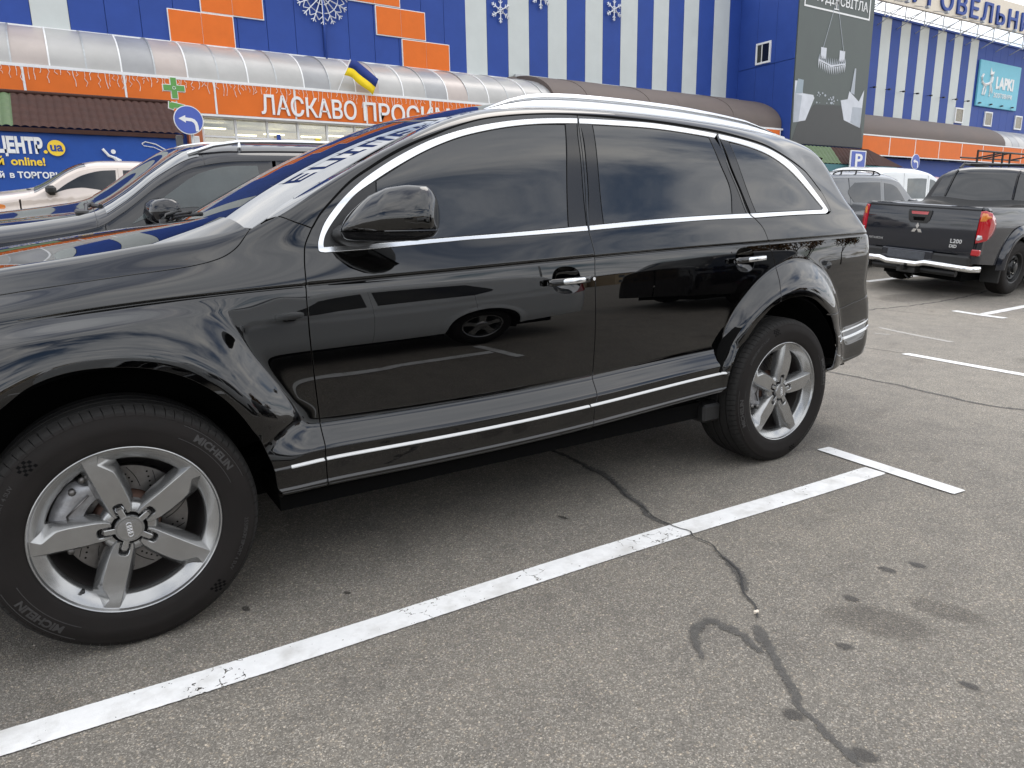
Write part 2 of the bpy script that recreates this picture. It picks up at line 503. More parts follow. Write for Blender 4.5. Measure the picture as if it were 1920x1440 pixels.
aisle = N('ShaderNodeMapRange', interpolation_type='SMOOTHSTEP'); lk(wob_, aisle.inputs['Value']); aisle.inputs['From Min'].default_value = 3.4; aisle.inputs['From Max'].default_value = 7.5
aisle.inputs['To Min'].default_value = 1.07; aisle.inputs['To Max'].default_value = 1.30     # grazing-angle brightening painted in: asphalt turns paler across the aisle
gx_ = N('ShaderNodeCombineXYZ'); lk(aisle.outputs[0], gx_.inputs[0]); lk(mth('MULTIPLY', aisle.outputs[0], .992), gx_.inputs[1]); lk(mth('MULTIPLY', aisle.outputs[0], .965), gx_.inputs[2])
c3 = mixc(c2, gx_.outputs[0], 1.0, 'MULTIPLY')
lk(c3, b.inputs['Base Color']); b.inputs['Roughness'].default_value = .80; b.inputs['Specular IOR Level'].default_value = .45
bp = N('ShaderNodeBump'); bp.inputs['Strength'].default_value = .55; bp.inputs['Distance'].default_value = .004
hgt = mth('ADD', mth('MULTIPLY', v1.outputs['Distance'], -1.0), mth('MULTIPLY', noise(co, 420, 3), .5)); lk(hgt, bp.inputs['Height']); lk(bp.outputs[0], b.inputs['Normal'])
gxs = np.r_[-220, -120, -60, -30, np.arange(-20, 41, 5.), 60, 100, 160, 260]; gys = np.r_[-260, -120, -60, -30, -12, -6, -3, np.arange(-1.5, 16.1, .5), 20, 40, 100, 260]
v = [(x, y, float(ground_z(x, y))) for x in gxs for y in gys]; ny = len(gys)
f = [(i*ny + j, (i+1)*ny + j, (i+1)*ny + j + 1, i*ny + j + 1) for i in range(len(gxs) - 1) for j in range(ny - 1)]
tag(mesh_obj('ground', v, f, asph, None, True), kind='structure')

# flat marks: ribbons a few mm above the ground with ragged, worn edges
def decal_mat(name, col, rough, k_edge, k_noise, scale, thr, opac=1.0, var=.1, crack=0, soft=.10):
    M = bpy.data.materials.new(name); M.use_nodes = True
    N, lk, mth, noise, rampn, mixc = nodes(M); t = M.node_tree; b = t.nodes['Principled BSDF']; o = t.nodes['Material Output']
    co = N('ShaderNodeTexCoord').outputs['Object']
    at = N('ShaderNodeAttribute', attribute_name='edge').outputs['Fac']
    n1 = noise(co, scale, 6, .7)
    a = mth('ADD', mth('MULTIPLY', at, k_edge), mth('MULTIPLY', n1, k_noise))
    mr = N('ShaderNodeMapRange', interpolation_type='SMOOTHSTEP'); lk(a, mr.inputs['Value']); mr.inputs['From Min'].default_value = thr - soft; mr.inputs['From Max'].default_value = thr + soft
    al = mth('MULTIPLY', mr.outputs[0], opac)
    if crack:
        vv = N('ShaderNodeTexVoronoi', feature='DISTANCE_TO_EDGE'); vv.inputs['Scale'].default_value = 16
        wob = N('ShaderNodeVectorMath', operation='ADD'); lk(co, wob.inputs[0])
        wn_ = N('ShaderNodeTexNoise'); wn_.inputs['Scale'].default_value = 22; wn_.inputs['Detail'].default_value = 4; lk(co, wn_.inputs['Vector'])
        sc_ = N('ShaderNodeVectorMath', operation='SCALE'); lk(wn_.outputs['Color'], sc_.inputs[0]); sc_.inputs['Scale'].default_value = .06; lk(sc_.outputs[0], wob.inputs[1])
        lk(wob.outputs[0], vv.inputs['Vector'])
        gate = mth('GREATER_THAN', noise(co, 3.1, 3), .56)
        cr_ = mth('MULTIPLY', mth('LESS_THAN', vv.outputs['Distance'], .022), mth('MULTIPLY', gate, mth('GREATER_THAN', noise(co, 60, 3), .5)))
        spot = mth('GREATER_THAN', noise(co, 75, 2, .5), .735)
        al = mth('MULTIPLY', al, mth('SUBTRACT', 1.0, mth('MAXIMUM', cr_, mth('MULTIPLY', spot, .85))))
    c = rampn(noise(co, 30, 5, .7), [(.3, tuple(x*(1 - var) for x in col)), (.7, tuple(x*(1 + var) for x in col))])
    if crack:
        d = rampn(noise(co, 7, 5, .65), [(.30, (.76, .75, .73)), (.52, (1, 1, 1))]); c = mixc(c, d, 1.0, 'MULTIPLY')
    lk(c, b.inputs['Base Color']); b.inputs['Roughness'].default_value = rough
    bp = N('ShaderNodeBump'); bp.inputs['Strength'].default_value = .4; bp.inputs['Distance'].default_value = .002; lk(noise(co, 260, 3), bp.inputs['Height']); lk(bp.outputs[0], b.inputs['Normal'])
    tr = N('ShaderNodeBsdfTransparent'); mx = N('ShaderNodeMixShader'); lk(al, mx.inputs[0]); lk(tr.outputs[0], mx.inputs[1]); lk(b.outputs[0], mx.inputs[2]); lk(mx.outputs[0], o.inputs['Surface'])
    return M
def set_edge(o, vals):
    a = o.data.attributes.new('edge', 'FLOAT', 'POINT'); a.data.foreach_set('value', np.array(vals, dtype=np.float32))
def ribbon(name, pts, widths, material, z, step=.02, jit=0, cols=(-1, -.5, 0, .5, 1)):
    p = np.array(pts, float); d = np.r_[0, np.cumsum(np.linalg.norm(np.diff(p, axis=0), axis=1))]
    n = max(2, int(d[-1]/step)); s = np.linspace(0, d[-1], n)
    if len(p) > 2: q = np.c_[cspline(d, p[:, 0])(s), cspline(d, p[:, 1])(s)]
    else: q = np.c_[np.interp(s, d, p[:, 0]), np.interp(s, d, p[:, 1])]
    w = np.interp(s, np.linspace(0, d[-1], len(widths)), widths)*(.80 if material is tar else 1)
    T = np.gradient(q, axis=0); T /= np.linalg.norm(T, axis=1)[:, None]; B = np.c_[-T[:, 1], T[:, 0]]
    if jit: q = q + B*np.convolve(rng.randn(n + 8), np.ones(5)/5, 'same')[4:4+n][:, None]*jit
    v, f, ed = [], [], []; m_ = len(cols)
    for i in range(n):
        e_end = min(1, min(s[i], s[-1] - s[i])/.03)
        for c in cols:
            x, y = q[i] + B[i]*w[i]/2*c; v.append((x, y, float(ground_z(x, y)) + z)); ed.append((1 - abs(c))*(.3 + .7*e_end))
    for i in range(n - 1):
        for j in range(m_ - 1): f.append((i*m_ + j, (i+1)*m_ + j, (i+1)*m_ + j + 1, i*m_ + j + 1))
    o = mesh_obj(name, v, f, material); set_edge(o, ed); return o
def blob(name, c, ax, ay, rot, material, z):
    v = [(c[0], c[1], float(ground_z(*c)) + z)]; ed = [1.0]; f = []; n = 28
    ca, sa = math.cos(rot), math.sin(rot)
    for k in (.5, 1.0):
        for i in range(n):
            a = 2*math.pi*i/n; x, y = ax*k*math.cos(a), ay*k*math.sin(a); X, Y = c[0] + x*ca - y*sa, c[1] + x*sa + y*ca
            v.append((X, Y, float(ground_z(X, Y)) + z)); ed.append(1 - k)
    for i in range(n):
        j = (i+1) % n; f += [(0, 1 + i, 1 + j), (1 + i, 1 + n + i, 1 + n + j, 1 + j)]
    o = mesh_obj(name, v, f, material); set_edge(o, ed); return o

line_paint = decal_mat('white road paint', (.78, .78, .77), .55, 9.0, 1.0, 45, .95, var=.05, crack=1, soft=.12)
faded_paint = decal_mat('faded road paint', (.55, .53, .49), .7, 1.2, 1.6, 60, 1.15, opac=.55, soft=.2)
tar = decal_mat('dark bitumen crack', (.085, .081, .075), .75, .9, 1.9, 52, 1.34, opac=.72, var=.3, soft=.16)
thin_tar = decal_mat('hairline crack', (.03, .03, .03), .8, 1.0, .9, 60, .75, opac=.85, soft=.2)
stain_m = decal_mat('oil stain', (.085, .075, .065), .7, 1.0, .55, 9, .55, opac=.27, soft=.22)
spot_m = decal_mat('dark spot', (.05, .046, .042), .6, 1.0, .9, 40, .72, opac=.62, soft=.2)
def road(name, pts, widths, m_=None, z=.004, **k):
    return tag(ribbon(name, pts, widths, m_ or line_paint, z, **k), kind='structure')
EC = (-1, -.93, -.5, 0, .5, .93, 1)
road('parking_line', [(-3.2, -1.10), (-.356, -1.247), (.17, -1.270), (1.175, -1.284), (2.08, -1.308), (2.70, -1.336), (3.262, -1.352)], [.112, .112, .115, .114, .118, .122], cols=EC)
road('parking_line', [(3.357, -.992), (3.290, -1.738)], [.104, .098], z=.0055, cols=EC)
road('parking_line', [(6.44, .270), (6.285, -.772), (6.06, -2.3)], [.105, .105], cols=EC)
road('parking_line', [(9.692, 1.440), (9.620, .803)], [.13, .13], z=.0055, cols=EC)
road('parking_line', [(9.70, 1.105), (14.8, 1.32)], [.115, .115], cols=EC)
road('parking_line', [(11.05, 3.50), (16, 3.72)], [.12, .12], cols=EC)
road('parking_line', [(-3.2, 1.36), (3.25, 1.22)], [.115, .115], cols=EC)
road('parking_line', [(-3.0, -3.76), (3.1, -3.96)], [.11, .11], cols=EC)
road('parking_line', [(3.2, -3.60), (3.13, -4.32)], [.10, .10], z=.0055, cols=EC)
road('parking_line', [(-3.0, -6.36), (3.0, -6.56)], [.11, .11], cols=EC)
road('worn_lane_mark', [(7.68, 1.26), (7.40, .32)], [.10, .11], faded_paint, cols=EC)
road('worn_lane_mark', [(7.28, 1.09), (7.33, .92)], [.06, .06], faded_paint, cols=EC)
CJ = (-1, -.6, -.2, .2, .6, 1)
road('asphalt_crack', [(2.11, .4), (2.11, -.013), (2.112, -.179), (2.116, -.346), (2.105, -.521), (2.086, -.695), (2.034, -.837), (1.994, -.972), (1.969, -1.065), (1.931, -1.169), (1.944, -1.243)], [.05, .055, .06, .055, .06, .085, .07, .075, .06, .05], tar, .003, jit=.012, cols=CJ)
road('asphalt_crack', [(2.11, .4), (2.11, -.013), (2.10, -.179), (2.11, -.346), (2.09, -.521), (2.075, -.695), (2.030, -.837), (1.985, -.972), (1.965, -1.065), (1.940, -1.169), (1.944, -1.245), (1.953, -1.305), (1.962, -1.346), (1.948, -1.364), (1.947, -1.448), (1.912, -1.548), (1.875, -1.637), (1.82, -1.722), (1.758, -1.792), (1.713, -1.867), (1.663, -1.919)], [.010, .010, .009, .008, .009, .010, .012], thin_tar, .0065, jit=.006)
road('asphalt_crack', [(1.912, -1.548), (1.875, -1.637), (1.825, -1.722), (1.765, -1.792)], [.02, .075, .085, .03], tar, .003, jit=.01, cols=CJ)
road('asphalt_crack', [(1.64, -1.93), (1.607, -1.973), (1.562, -2.04), (1.53, -2.088), (1.5, -2.134), (1.468, -2.176), (1.446, -2.213), (1.411, -2.254), (1.401, -2.301), (1.379, -2.345), (1.373, -2.39), (1.365, -2.431), (1.355, -2.463)], [.03, .09, .085, .06, .05, .055, .05, .065, .05, .035, .05, .045, .05, .04], tar, .003, jit=.006, cols=CJ)
road('asphalt_crack', [(1.353, -1.98), (1.382, -1.94), (1.417, -1.89), (1.471, -1.849), (1.531, -1.837), (1.548, -1.877), (1.553, -1.926), (1.55, -1.968), (1.533, -2.02), (1.535, -2.061)], [.04, .035, .06, .075, .06, .075, .06, .05, .05], tar, .0034, jit=.008, cols=CJ)
road('asphalt_crack', [(5.19, .9), (5.179, .161), (5.181, -.024), (5.166, -.236), (5.158, -.44), (5.114, -.627), (5.089, -.793), (5.065, -.95), (5.073, -1.085), (5.125, -1.245), (5.15, -2.2)], [.06, .07, .065, .07, .06, .06], tar, .003, jit=.012, cols=CJ)
road('asphalt_crack', [(6.43, 1.0), (6.44, .623), (6.446, .438), (6.453, .293)], [.014, .014], thin_tar, .003, jit=.01)
road('asphalt_crack', [(8.4, 2.0), (8.903, 1.963), (9.38, 1.922), (9.911, 1.91), (10.591, 1.942), (12.5, 2.2)], [.06, .05], tar, .003, jit=.02, cols=CJ)
def st(c, ax, ay, rot, m_=None): tag(blob('ground_stain', c, ax, ay, rot, m_ or stain_m, .0022), kind='structure')
st((1.965, -2.135), .215, .115, R(-60)); st((2.205, -2.222), .15, .075, R(-70))
for c, a, b_ in (((2.315, -1.962), .042, .026), ((2.439, -2.003), .04, .028), ((1.757, -2.157), .034, .020), ((2.023, -2.007), .036, .024), ((1.393, -2.441), .046, .030), ((1.374, -2.261), .034, .028), ((1.871, -2.451), .034, .018),
                 ((.62, -1.02), .02, .012), ((.30, -.93), .028, .016), ((.22, -1.295), .014, .009), ((.1, -2.1), .03, .02), ((1.62, -.93), .035, .014)):
    st(c, a, b_, random.uniform(-1.4, -.6), spot_m)
for c, a, b_ in (((10.2, 2.3), .9, .35), ((9.3, 2.7), .6, .3), ((11.8, 2.5), .8, .5), ((7.2, -.6), .5, .2), ((4.6, -1.6), .3, .15)):
    st(c, a, b_, random.uniform(-.3, .3))
# small litter on the asphalt
def chip(name, label, c, r, m_):
    k = MB(); n = 9; z = float(ground_z(*c)) + .0065
    pl = [(c[0] + r*(1 + .3*math.sin(i*2.3))*math.cos(2*math.pi*i/n), c[1] + .6*r*(1 + .25*math.cos(i*1.7))*math.sin(2*math.pi*i/n)) for i in range(n)]
    k.prism(pl, 2, z - .004, z + .004)
    tag(k.build(name, m_), label, 'pebble')
chip('pebble', 'tiny cream pebble lying at the end of the asphalt crack', (1.688, -1.893), .010, mat('cream stone', (.75, .66, .55), .6))

k = MB()
for _ in range(170):
    x, y = random.uniform(-1.0, 9.0), random.uniform(-2.75, 1.0); r = random.uniform(.0025, .006); z = float(ground_z(x, y)); a = random.uniform(0, 3)
    k.add([(x + r*math.cos(a), y + r*math.sin(a), z), (x + r*math.cos(a + 2.1), y + r*math.sin(a + 2.1), z), (x + r*math.cos(a + 4.2), y + r*.8*math.sin(a + 4.2), z), (x, y, z + r*1.1)], [(0, 1, 3), (1, 2, 3), (2, 0, 3)])
tag(k.build('loose_grit', mat('pale grit', (.42, .38, .32), .8, var=.4, vscale=5)), kind='stuff')

# ---- the store ----------------------------------------------------------------
GB = 1.02                                            # ground level at the store
M_blue = mat('blue wall panel', (.027, .066, .285), .5, var=.08, vscale=1.3, spec=.22)
M_wht = mat('white wall panel', (.53, .56, .54), .42, var=.04, vscale=1.3)
M_or = mat('orange panel', (.70, .155, .022), .5, var=.05, vscale=2, spec=.2)
M_trim = mat('white metal trim', (.76, .76, .75), .4, var=.06)
M_steel = mat('galvanised steel', (.42, .43, .43), .45, .6, var=.15)
store = thing('store_building', 'long blue and white striped store with orange fascia and arched canopy', 'building', (15, 24, GB))
def part(o): o.parent = store; o.matrix_parent_inverse = Matrix.Translation((-15, -24, -GB)); return o
# vertical wall panels, one by one, with shallow ribs at the joints
def wall_panel(x0, x1, z0, z1, m_, y=24.0, proud=0):
    k = MB(); k.box((x0 + .006, y - proud, z0), (x1 - .006, y + .10, z1), .008)
    return part(k.build('wall_panel', m_))
ZT = 12.7
xs = [-16.98 + i for i in range(20)]
for i in range(len(xs) - 1):
    wall_panel(xs[i], xs[i+1], GB, ZT, M_wht if i % 2 else M_blue)
px0 = xs[-1]
blue_x = [2.02 + 1.0*i for i in range(14)]
for a, b_ in zip(blue_x[:-1], blue_x[1:]):
    wall_panel(a, b_, GB, ZT, M_blue)
rx = [15.0, 16.01, 17.05, 18.12, 19.11, 20.14, 21.18, 22.19, 23.26, 24.3, 25.3, 26.3, 27.32, 28.34, 29.43, 30.57, 31.5]
for i in range(len(rx) - 1): wall_panel(rx[i], rx[i+1], GB, ZT, M_wht if i % 2 == 0 else M_blue, proud=.001)
r2 = [37.6 + 1.075*i for i in range(32)]
for i in range(len(r2) - 1): wall_panel(r2[i], r2[i+1], GB, 13.2, M_wht if (i % 2 == 0 and r2[i] < 55) else M_blue)
k = MB(); k.box((-17, 24.1, GB - .3), (71, 40, ZT - .3)); part(k.build('wall_core', M_blue))
k = MB(); k.box((-17, 23.93, ZT), (31.45, 24.3, ZT + .12)); k.box((37.6, 23.93, 13.2), (71, 24.3, 13.32)); part(k.build('parapet_cap', M_blue))
# orange blocks with white frames, climbing and falling in steps
for bx_, bz in ((3.82, 7.31), (4.86, 8.35), (5.90, 9.39), (6.94, 10.43), (8.98, 10.47), (10.05, 9.43), (11.09, 8.37), (12.12, 7.31)):
    k = MB(); k.box((bx_, 23.93, bz), (bx_ + 2.07, 24.01, bz + 1.035)); fr = part(k.build('block_frame', M_trim))
    for h in (0, 1):
        k = MB(); k.box((bx_ + .03 + h*1.008, 23.915, bz + .03), (bx_ + 1.032 + h*1.008 - .006*(1 - h), 23.935, bz + 1.005), .004)
        o = k.build('orange_panel', M_or, fr); o.matrix_parent_inverse = fr.matrix_world.inverted()
# downpipe
k = MB(); k.tube([(9.06, 23.9, 7.3), (9.06, 23.9, 9.4)], .045, 8); part(k.build('downpipe', M_blue, None, True))
# arched canopy: polycarbonate panels, ribs, edge trims
M_poly = [mat('milky canopy sheet', (.40, .39, .37), .3, var=.10, vscale=.9), mat('greyer canopy sheet', (.31, .31, .31), .3, var=.12, vscale=.9), mat('warm canopy sheet', (.43, .37, .335), .3, var=.10, vscale=.9)]
M_brown = mat('brown membrane', (.125, .098, .085), .7, var=.16, vscale=.5)
def arch(t):
    a = t*math.pi/2*.92
    return 21.0 + 3.0*(1 - math.cos(a))/(1 - math.cos(math.pi/2*.92)), 5.68 + 1.55*math.sin(a)/math.sin(math.pi/2*.92)
def arch_strip(name, x0, x1, m_, lift=0, n=10, thick=.02, t0=0, t1=1, z=0):
    v, f = [], []
    for i in range(n + 1):
        y, zz = arch(t0 + (t1 - t0)*i/n)
        for x in (x0, x1):
            v.append((x, y, zz + lift + z)); v.append((x, y, zz + lift - thick + z))
    for i in range(n):
        a = i*4
        f += [(a, a + 2, a + 6, a + 4), (a + 1, a + 5, a + 7, a + 3), (a, a + 4, a + 5, a + 1), (a + 2, a + 3, a + 7, a + 6)]
    f += [(0, 1, 3, 2), (n*4, n*4 + 2, n*4 + 3, n*4 + 1)]
    return part(shade_auto(mesh_obj(name, v, f, m_), 40))
i = 0; x = -13.73
while x < 17.4:
    arch_strip('canopy_panel', x + .02, x + .855, M_poly[(0, 0, 1, 0, 2, 0, 0, 1, 2, 0, 0)[i % 11]], lift=.012*((i*7) % 3))
    arch_strip('canopy_rib', x - .02, x + .02, M_steel if i % 2 else M_trim, lift=.045, thick=.07)
    x += .875; i += 1
arch_strip('canopy_rib', x - .02, x + .02, M_steel, lift=.045, thick=.07)
k = MB(); k.box((-14, 23.88, 7.22), (17.4, 24.0, 7.34)); k.box((-14, 20.93, 5.62), (31.45, 21.05, 5.70)); part(k.build('canopy_trim', M_trim))
# brown covered end of the canopy, set on top of the sheets
x = 17.35
while x < 31.3:
    arch_strip('canopy_cover', x, min(x + 1.74, 31.42), M_brown, lift=.20 + .02*((int(x*3)) % 2), thick=.22, n=14); x += 1.75
k = MB(); k.box((17.30, 23.86, 7.36), (31.42, 24.0, 7.52)); part(k.build('cover_flashing', M_steel))
v = [(16.2, 22.0, 6.62), (17.36, 20.9, 5.86), (17.36, 24.0, 7.46), (16.9, 23.9, 7.36)]
part(mesh_obj('cover_flap', v + [(a, b_, c - .05) for a, b_, c in v], [(0, 1, 2, 3), (4, 7, 6, 5), (0, 4, 5, 1), (1, 5, 6, 2), (2, 6, 7, 3), (3, 7, 4, 0)], M_brown))
# orange fascia boards with white joints
fx = [-14.96 + 2.43*j for j in range(20)]
def fascia(x0, x1, z0, z1, y):
    k = MB(); k.box((x0 + .03, y - .06, z0), (x1 - .03, y, z1), .006); part(k.build('fascia_panel', M_or))
    k = MB(); k.box((x1 - .028, y - .065, z0), (x1 + .028, y - .01, z1)); part(k.build('fascia_joint', M_trim))
for a in fx[:-1]: fascia(a, a + 2.43, 4.71, 5.62, 21.0)
k = MB(); k.box((-15, 20.92, 4.64), (31.4, 21.06, 4.70)); part(k.build('fascia_foot', M_trim))
for j in range(9): fascia(38.28 + 2.69*j, 38.28 + 2.69*(j+1), 4.74, 5.72, 21.0)
k = MB(); k.box((38.25, 20.93, 5.73), (62.5, 21.05, 5.80)); k.box((38.25, 20.94, 4.68), (62.5, 21.05, 4.735)); part(k.build('fascia_foot', M_trim))
x = 37.7
while x < 54: arch_strip('canopy_cover', x, x + 1.9, M_brown, lift=.16, thick=.2, n=12, z=.02); x += 1.9
while x < 63: arch_strip('canopy_panel', x + .02, x + .98, M_poly[1 if int(x) % 2 else 0], lift=.05, z=.02); x += 1.0
# soffit and set-back shop front under the canopy
k = MB(); k.box((-15, 21.06, 4.62), (31.4, 23.9, 4.66)); part(k.build('soffit', M_trim))
k = MB(); k.box((38.3, 21.5, GB), (63, 23.95, 4.66)); part(k.build('lower_wall', M_blue))
M_shop = mat('shop glass', (.02, .02, .018), .02, ior=1.55)
M_room = mat('shop interior', (.42, .36, .25), .6, var=.35, vscale=.8)
rb_ = M_room.node_tree.nodes['Principled BSDF']; rb_.inputs['Emission Color'].default_value = (.75, .62, .40, 1); rb_.inputs['Emission Strength'].default_value = .28  # back wall glows by itself, painting in the lit look of the shop
M_lampo = mat('shop ceiling lamp', (.9, .85, .6), .5)
bb_ = M_lampo.node_tree.nodes['Principled BSDF']; bb_.inputs['Emission Color'].default_value = (1, .88, .55, 1); bb_.inputs['Emission Strength'].default_value = 3.0
pane_m = bpy.data.materials.new('window glass'); pane_m.use_nodes = True
N, lk, mth, noise, rampn, mixc = nodes(pane_m); tt_ = pane_m.node_tree; tt_.nodes.remove(tt_.nodes['Principled BSDF'])
gl = N('ShaderNodeBsdfGlossy'); gl.inputs['Roughness'].default_value = .01; tr_ = N('ShaderNodeBsdfTransparent'); tr_.inputs[0].default_value = (.86, .88, .86, 1)
fr_ = N('ShaderNodeFresnel'); fr_.inputs[0].default_value = 1.6; mx_ = N('ShaderNodeMixShader')
lk(mth('ADD', mth('MULTIPLY', fr_.outputs[0], 1.2), .10), mx_.inputs[0]); lk(tr_.outputs[0], mx_.inputs[1]); lk(gl.outputs[0], mx_.inputs[2]); lk(mx_.outputs[0], tt_.nodes['Material Output'].inputs[0])
wx = [4.07 + .985*j for j in range(15)]
for j in range(len(wx) - 1):
    for z0, z1 in ((GB, 2.6), (2.66, 3.76), (3.84, 4.05), (4.13, 4.62)):
        k = MB(); k.box((wx[j] + .035, 21.30, z0), (wx[j+1] - .035, 21.312, z1)); part(k.build('window_pane', pane_m))
k = MB()
for a in wx: k.box((a - .035, 21.26, GB), (a + .035, 21.36, 4.62))
for z in (2.63, 3.80, 4.09): k.box((wx[0], 21.265, z - .03), (wx[-1], 21.355, z + .03))
part(k.build('window_frame', M_trim))
k = MB(); k.box((wx[0] - .45, 21.1, GB), (wx[0] - .05, 21.9, 4.62)); part(k.build('shop_pier', mat('dark orange pier', (.42, .12, .04), .6)))
k = MB(); k.box((-15, 21.5, GB), (wx[0] - .45, 21.9, 4.62)); part(k.build('lower_wall', M_blue)); k = MB(); k.box((wx[-1] + .1, 21.5, GB), (31.4, 21.9, 4.62)); part(k.build('lower_wall', M_blue))
k = MB(); k.box((wx[0], 23.5, GB), (wx[-1], 23.55, 4.6)); part(k.build('shop_back_wall', M_room))
k = MB()
for j in range(12): k.box((wx[0] + .15 + 1.05*j, 22.1 + .4*(j % 3), 4.42 - .12*(j % 2)), (wx[0] + .85 + 1.05*j, 22.2 + .4*(j % 3), 4.46 - .12*(j % 2)))
part(k.build('ceiling_lamp', M_lampo))
k = MB()
for j in range(16): x = wx[0] + .3 + .8*j; hh = 3.1 + .5*((j*5) % 3)*.5; k.box((x, 22.6 + .1*(j % 4), GB), (x + .55, 23.2, hh), .02)
part(k.build('shop_shelf', mat('shop shelf', (.22, .17, .11), .7, var=.5, vscale=2)))
k = MB(); k.box((4.15, 21.2, 3.62), (4.75, 21.23, 3.80)); part(k.build('yellow_notice', mat('yellow paper', (.8, .62, .12), .6)))
k = MB(); k.box((5.05, 21.15, 3.60), (5.85, 21.24, 3.92), .02); part(k.build('door_header', M_trim))
k = MB(); k.box((6.28, 21.1, 3.2), (6.40, 21.16, 4.22)); part(k.build('dark_banner', M_blue))
k = MB(); k.box((7.58, 21.22, 3.98), (7.74, 21.24, 4.17)); part(k.build('yellow_notice', mat('yellow sticker', (.85, .65, .05), .6)))
# lettering on the fascia
part(text_obj('lettering', 'ЛАСКАВО', .80, M_trim, None, extrude=.02, bold=.011, matrix=wall_mat(5.80, 20.905, 4.80), width=3.14)); part(text_obj('lettering', 'ПРОСИМО', .80, M_trim, None, extrude=.02, bold=.011, matrix=wall_mat(9.16, 20.905, 4.80), width=3.9))
# wing that steps forward, with a small window in its flank
k = MB(); k.box((31.45, 20.62, GB), (37.62, 24.05, 16)); part(k.build('wing_wall', M_blue))
def flank(y0, y1, z0, z1):
    k = MB(); k.box((31.405, y0 + .006, z0 + .004), (31.46, y1 - .006, z1 - .004), .006); part(k.build('wall_panel', M_blue))
for y0, y1 in ((20.55, 21.7), (21.7, 22.85), (22.85, 24.0)):
    for z0, z1 in ((GB, 5), (5, 8.90), (8.92, 12.5), (12.5, 16)): flank(y0, y1, z0, z1)
k = MB()
for lo, hi in (((31.33, 21.95, 9.06), (31.44, 22.04, 9.98)), ((31.33, 22.76, 9.06), (31.44, 22.85, 9.98)), ((31.331, 21.951, 9.0), (31.441, 22.849, 9.09)), ((31.331, 21.951, 9.93), (31.441, 22.849, 10.02)), ((31.34, 22.46, 9.06), (31.43, 22.50, 9.96))): k.box(lo, hi)
wf = part(k.build('window', M_trim))
k = MB(); k.box((31.36, 21.99, 9.05), (31.40, 22.80, 9.97)); o = part(k.build('window_pane', MT['glass']))
# small windows of the right-hand part
for xw in (53.69, 57.80, 62.45):
    k = MB()
    for lo, hi in (((0, 0, 0), (.09, .08, 1)), ((1.01, 0, 0), (1.1, .08, 1)), ((.001, -.001, 0), (1.099, .079, .09)), ((.001, -.001, .91), (1.099, .079, 1.0))):
        k.box((xw + lo[0], 23.92 + lo[1], 7.62 + lo[2]), (xw + hi[0], 23.92 + hi[1], 7.62 + hi[2]))
    part(k.build('window', M_trim)); k = MB(); k.box((xw + .08, 23.95, 7.7), (xw + 1.02, 23.97, 8.53)); part(k.build('window_pane', mat('window with blinds', (.20, .17, .11), .2, var=.3, vscale=9)))
# spotlight brackets in a row on the right wall
for j in range(15):
    k = MB(); x = 38.6 + 1.62*j; k.tube([(x, 24, 9.1), (x, 23.75, 9.1)], .02, 6); k.box((x - .07, 23.66, 9.03), (x + .07, 23.80, 9.12)); part(k.build('wall_spotlight', MT['black']))

# ---- things fixed to the store ------------------------------------------------
def cable_lights():
    k = MB(); M_ic = mat('icicle light wire', (.75, .70, .64), .5); x = -6.0
    while x < 13.8:
        n = random.choice((2, 3, 4, 5)); ln = random.uniform(.12, .42); q = [(x, 20.925, 5.62)]
        for i in range(n):
            q.append((x + random.uniform(-.04, .05), 20.922, 5.62 - ln*(i + 1)/n))
        k.tube(q, .0085, 4, False); x += random.uniform(.08, .20)
    return tag(k.build('light_garland', M_ic), 'pale icicle light garland hanging over the top edge of the orange fascia', 'garland', kind='stuff')
cable_lights()
M_sil = mat('silver tinsel frame', (.62, .63, .66), .35, .5)
def snowflake(x, z, r, label, arms=6, big=False):
    t = thing('snowflake_decoration', label, 'decoration', (x, 23.88, z), group=None)
    k = MB(); rr = .022 if big else .026
    for i in range(arms*(2 if big else 1)):
        a = math.pi/2 + 2*math.pi*i/(arms*(2 if big else 1)); c, s = math.cos(a), math.sin(a)
        k.tube([(0, 0, 0), (r*c, 0, r*s)], rr, 5)
        for d, l in (((.55, .26), (.78, .20)) if not big else ((.70, .22), (.88, .13))):
            for sg in (-1, 1):
                b_ = a + sg*R(48); k.tube([(r*d*c, 0, r*d*s), (r*d*c + r*l*math.cos(b_), 0, r*d*s + r*l*math.sin(b_))], rr*.8, 5)
    k.build('arms', M_sil, t)
    k = MB()
    for q in ((.32, .62) if big else (.30,)):
        n = arms*(2 if big else 1); k.tube([(r*q*math.cos(math.pi/2 + 2*math.pi*i/n), 0, r*q*math.sin(math.pi/2 + 2*math.pi*i/n)) for i in range(n + 1)], rr*.8, 5, False)
    k.build('rings', M_sil, t)
    k = MB(); k.tube([(0, 0, 0), (0, .14, 0)], .03, 6); k.build('bracket', M_steel, t)
snowflake(9.03, 9.43, .98, 'large silver snowflake on the blue wall between the two flights of orange blocks', 8, True)
snowflake(16.62, 9.92, .48, 'silver snowflake on the first blue stripe right of the orange blocks')
snowflake(18.66, 10.72, .48, 'silver snowflake on the second blue stripe, cut by the top of the picture')
snowflake(22.75, 10.76, .48, 'silver snowflake on the fourth blue stripe, right of the cut one')
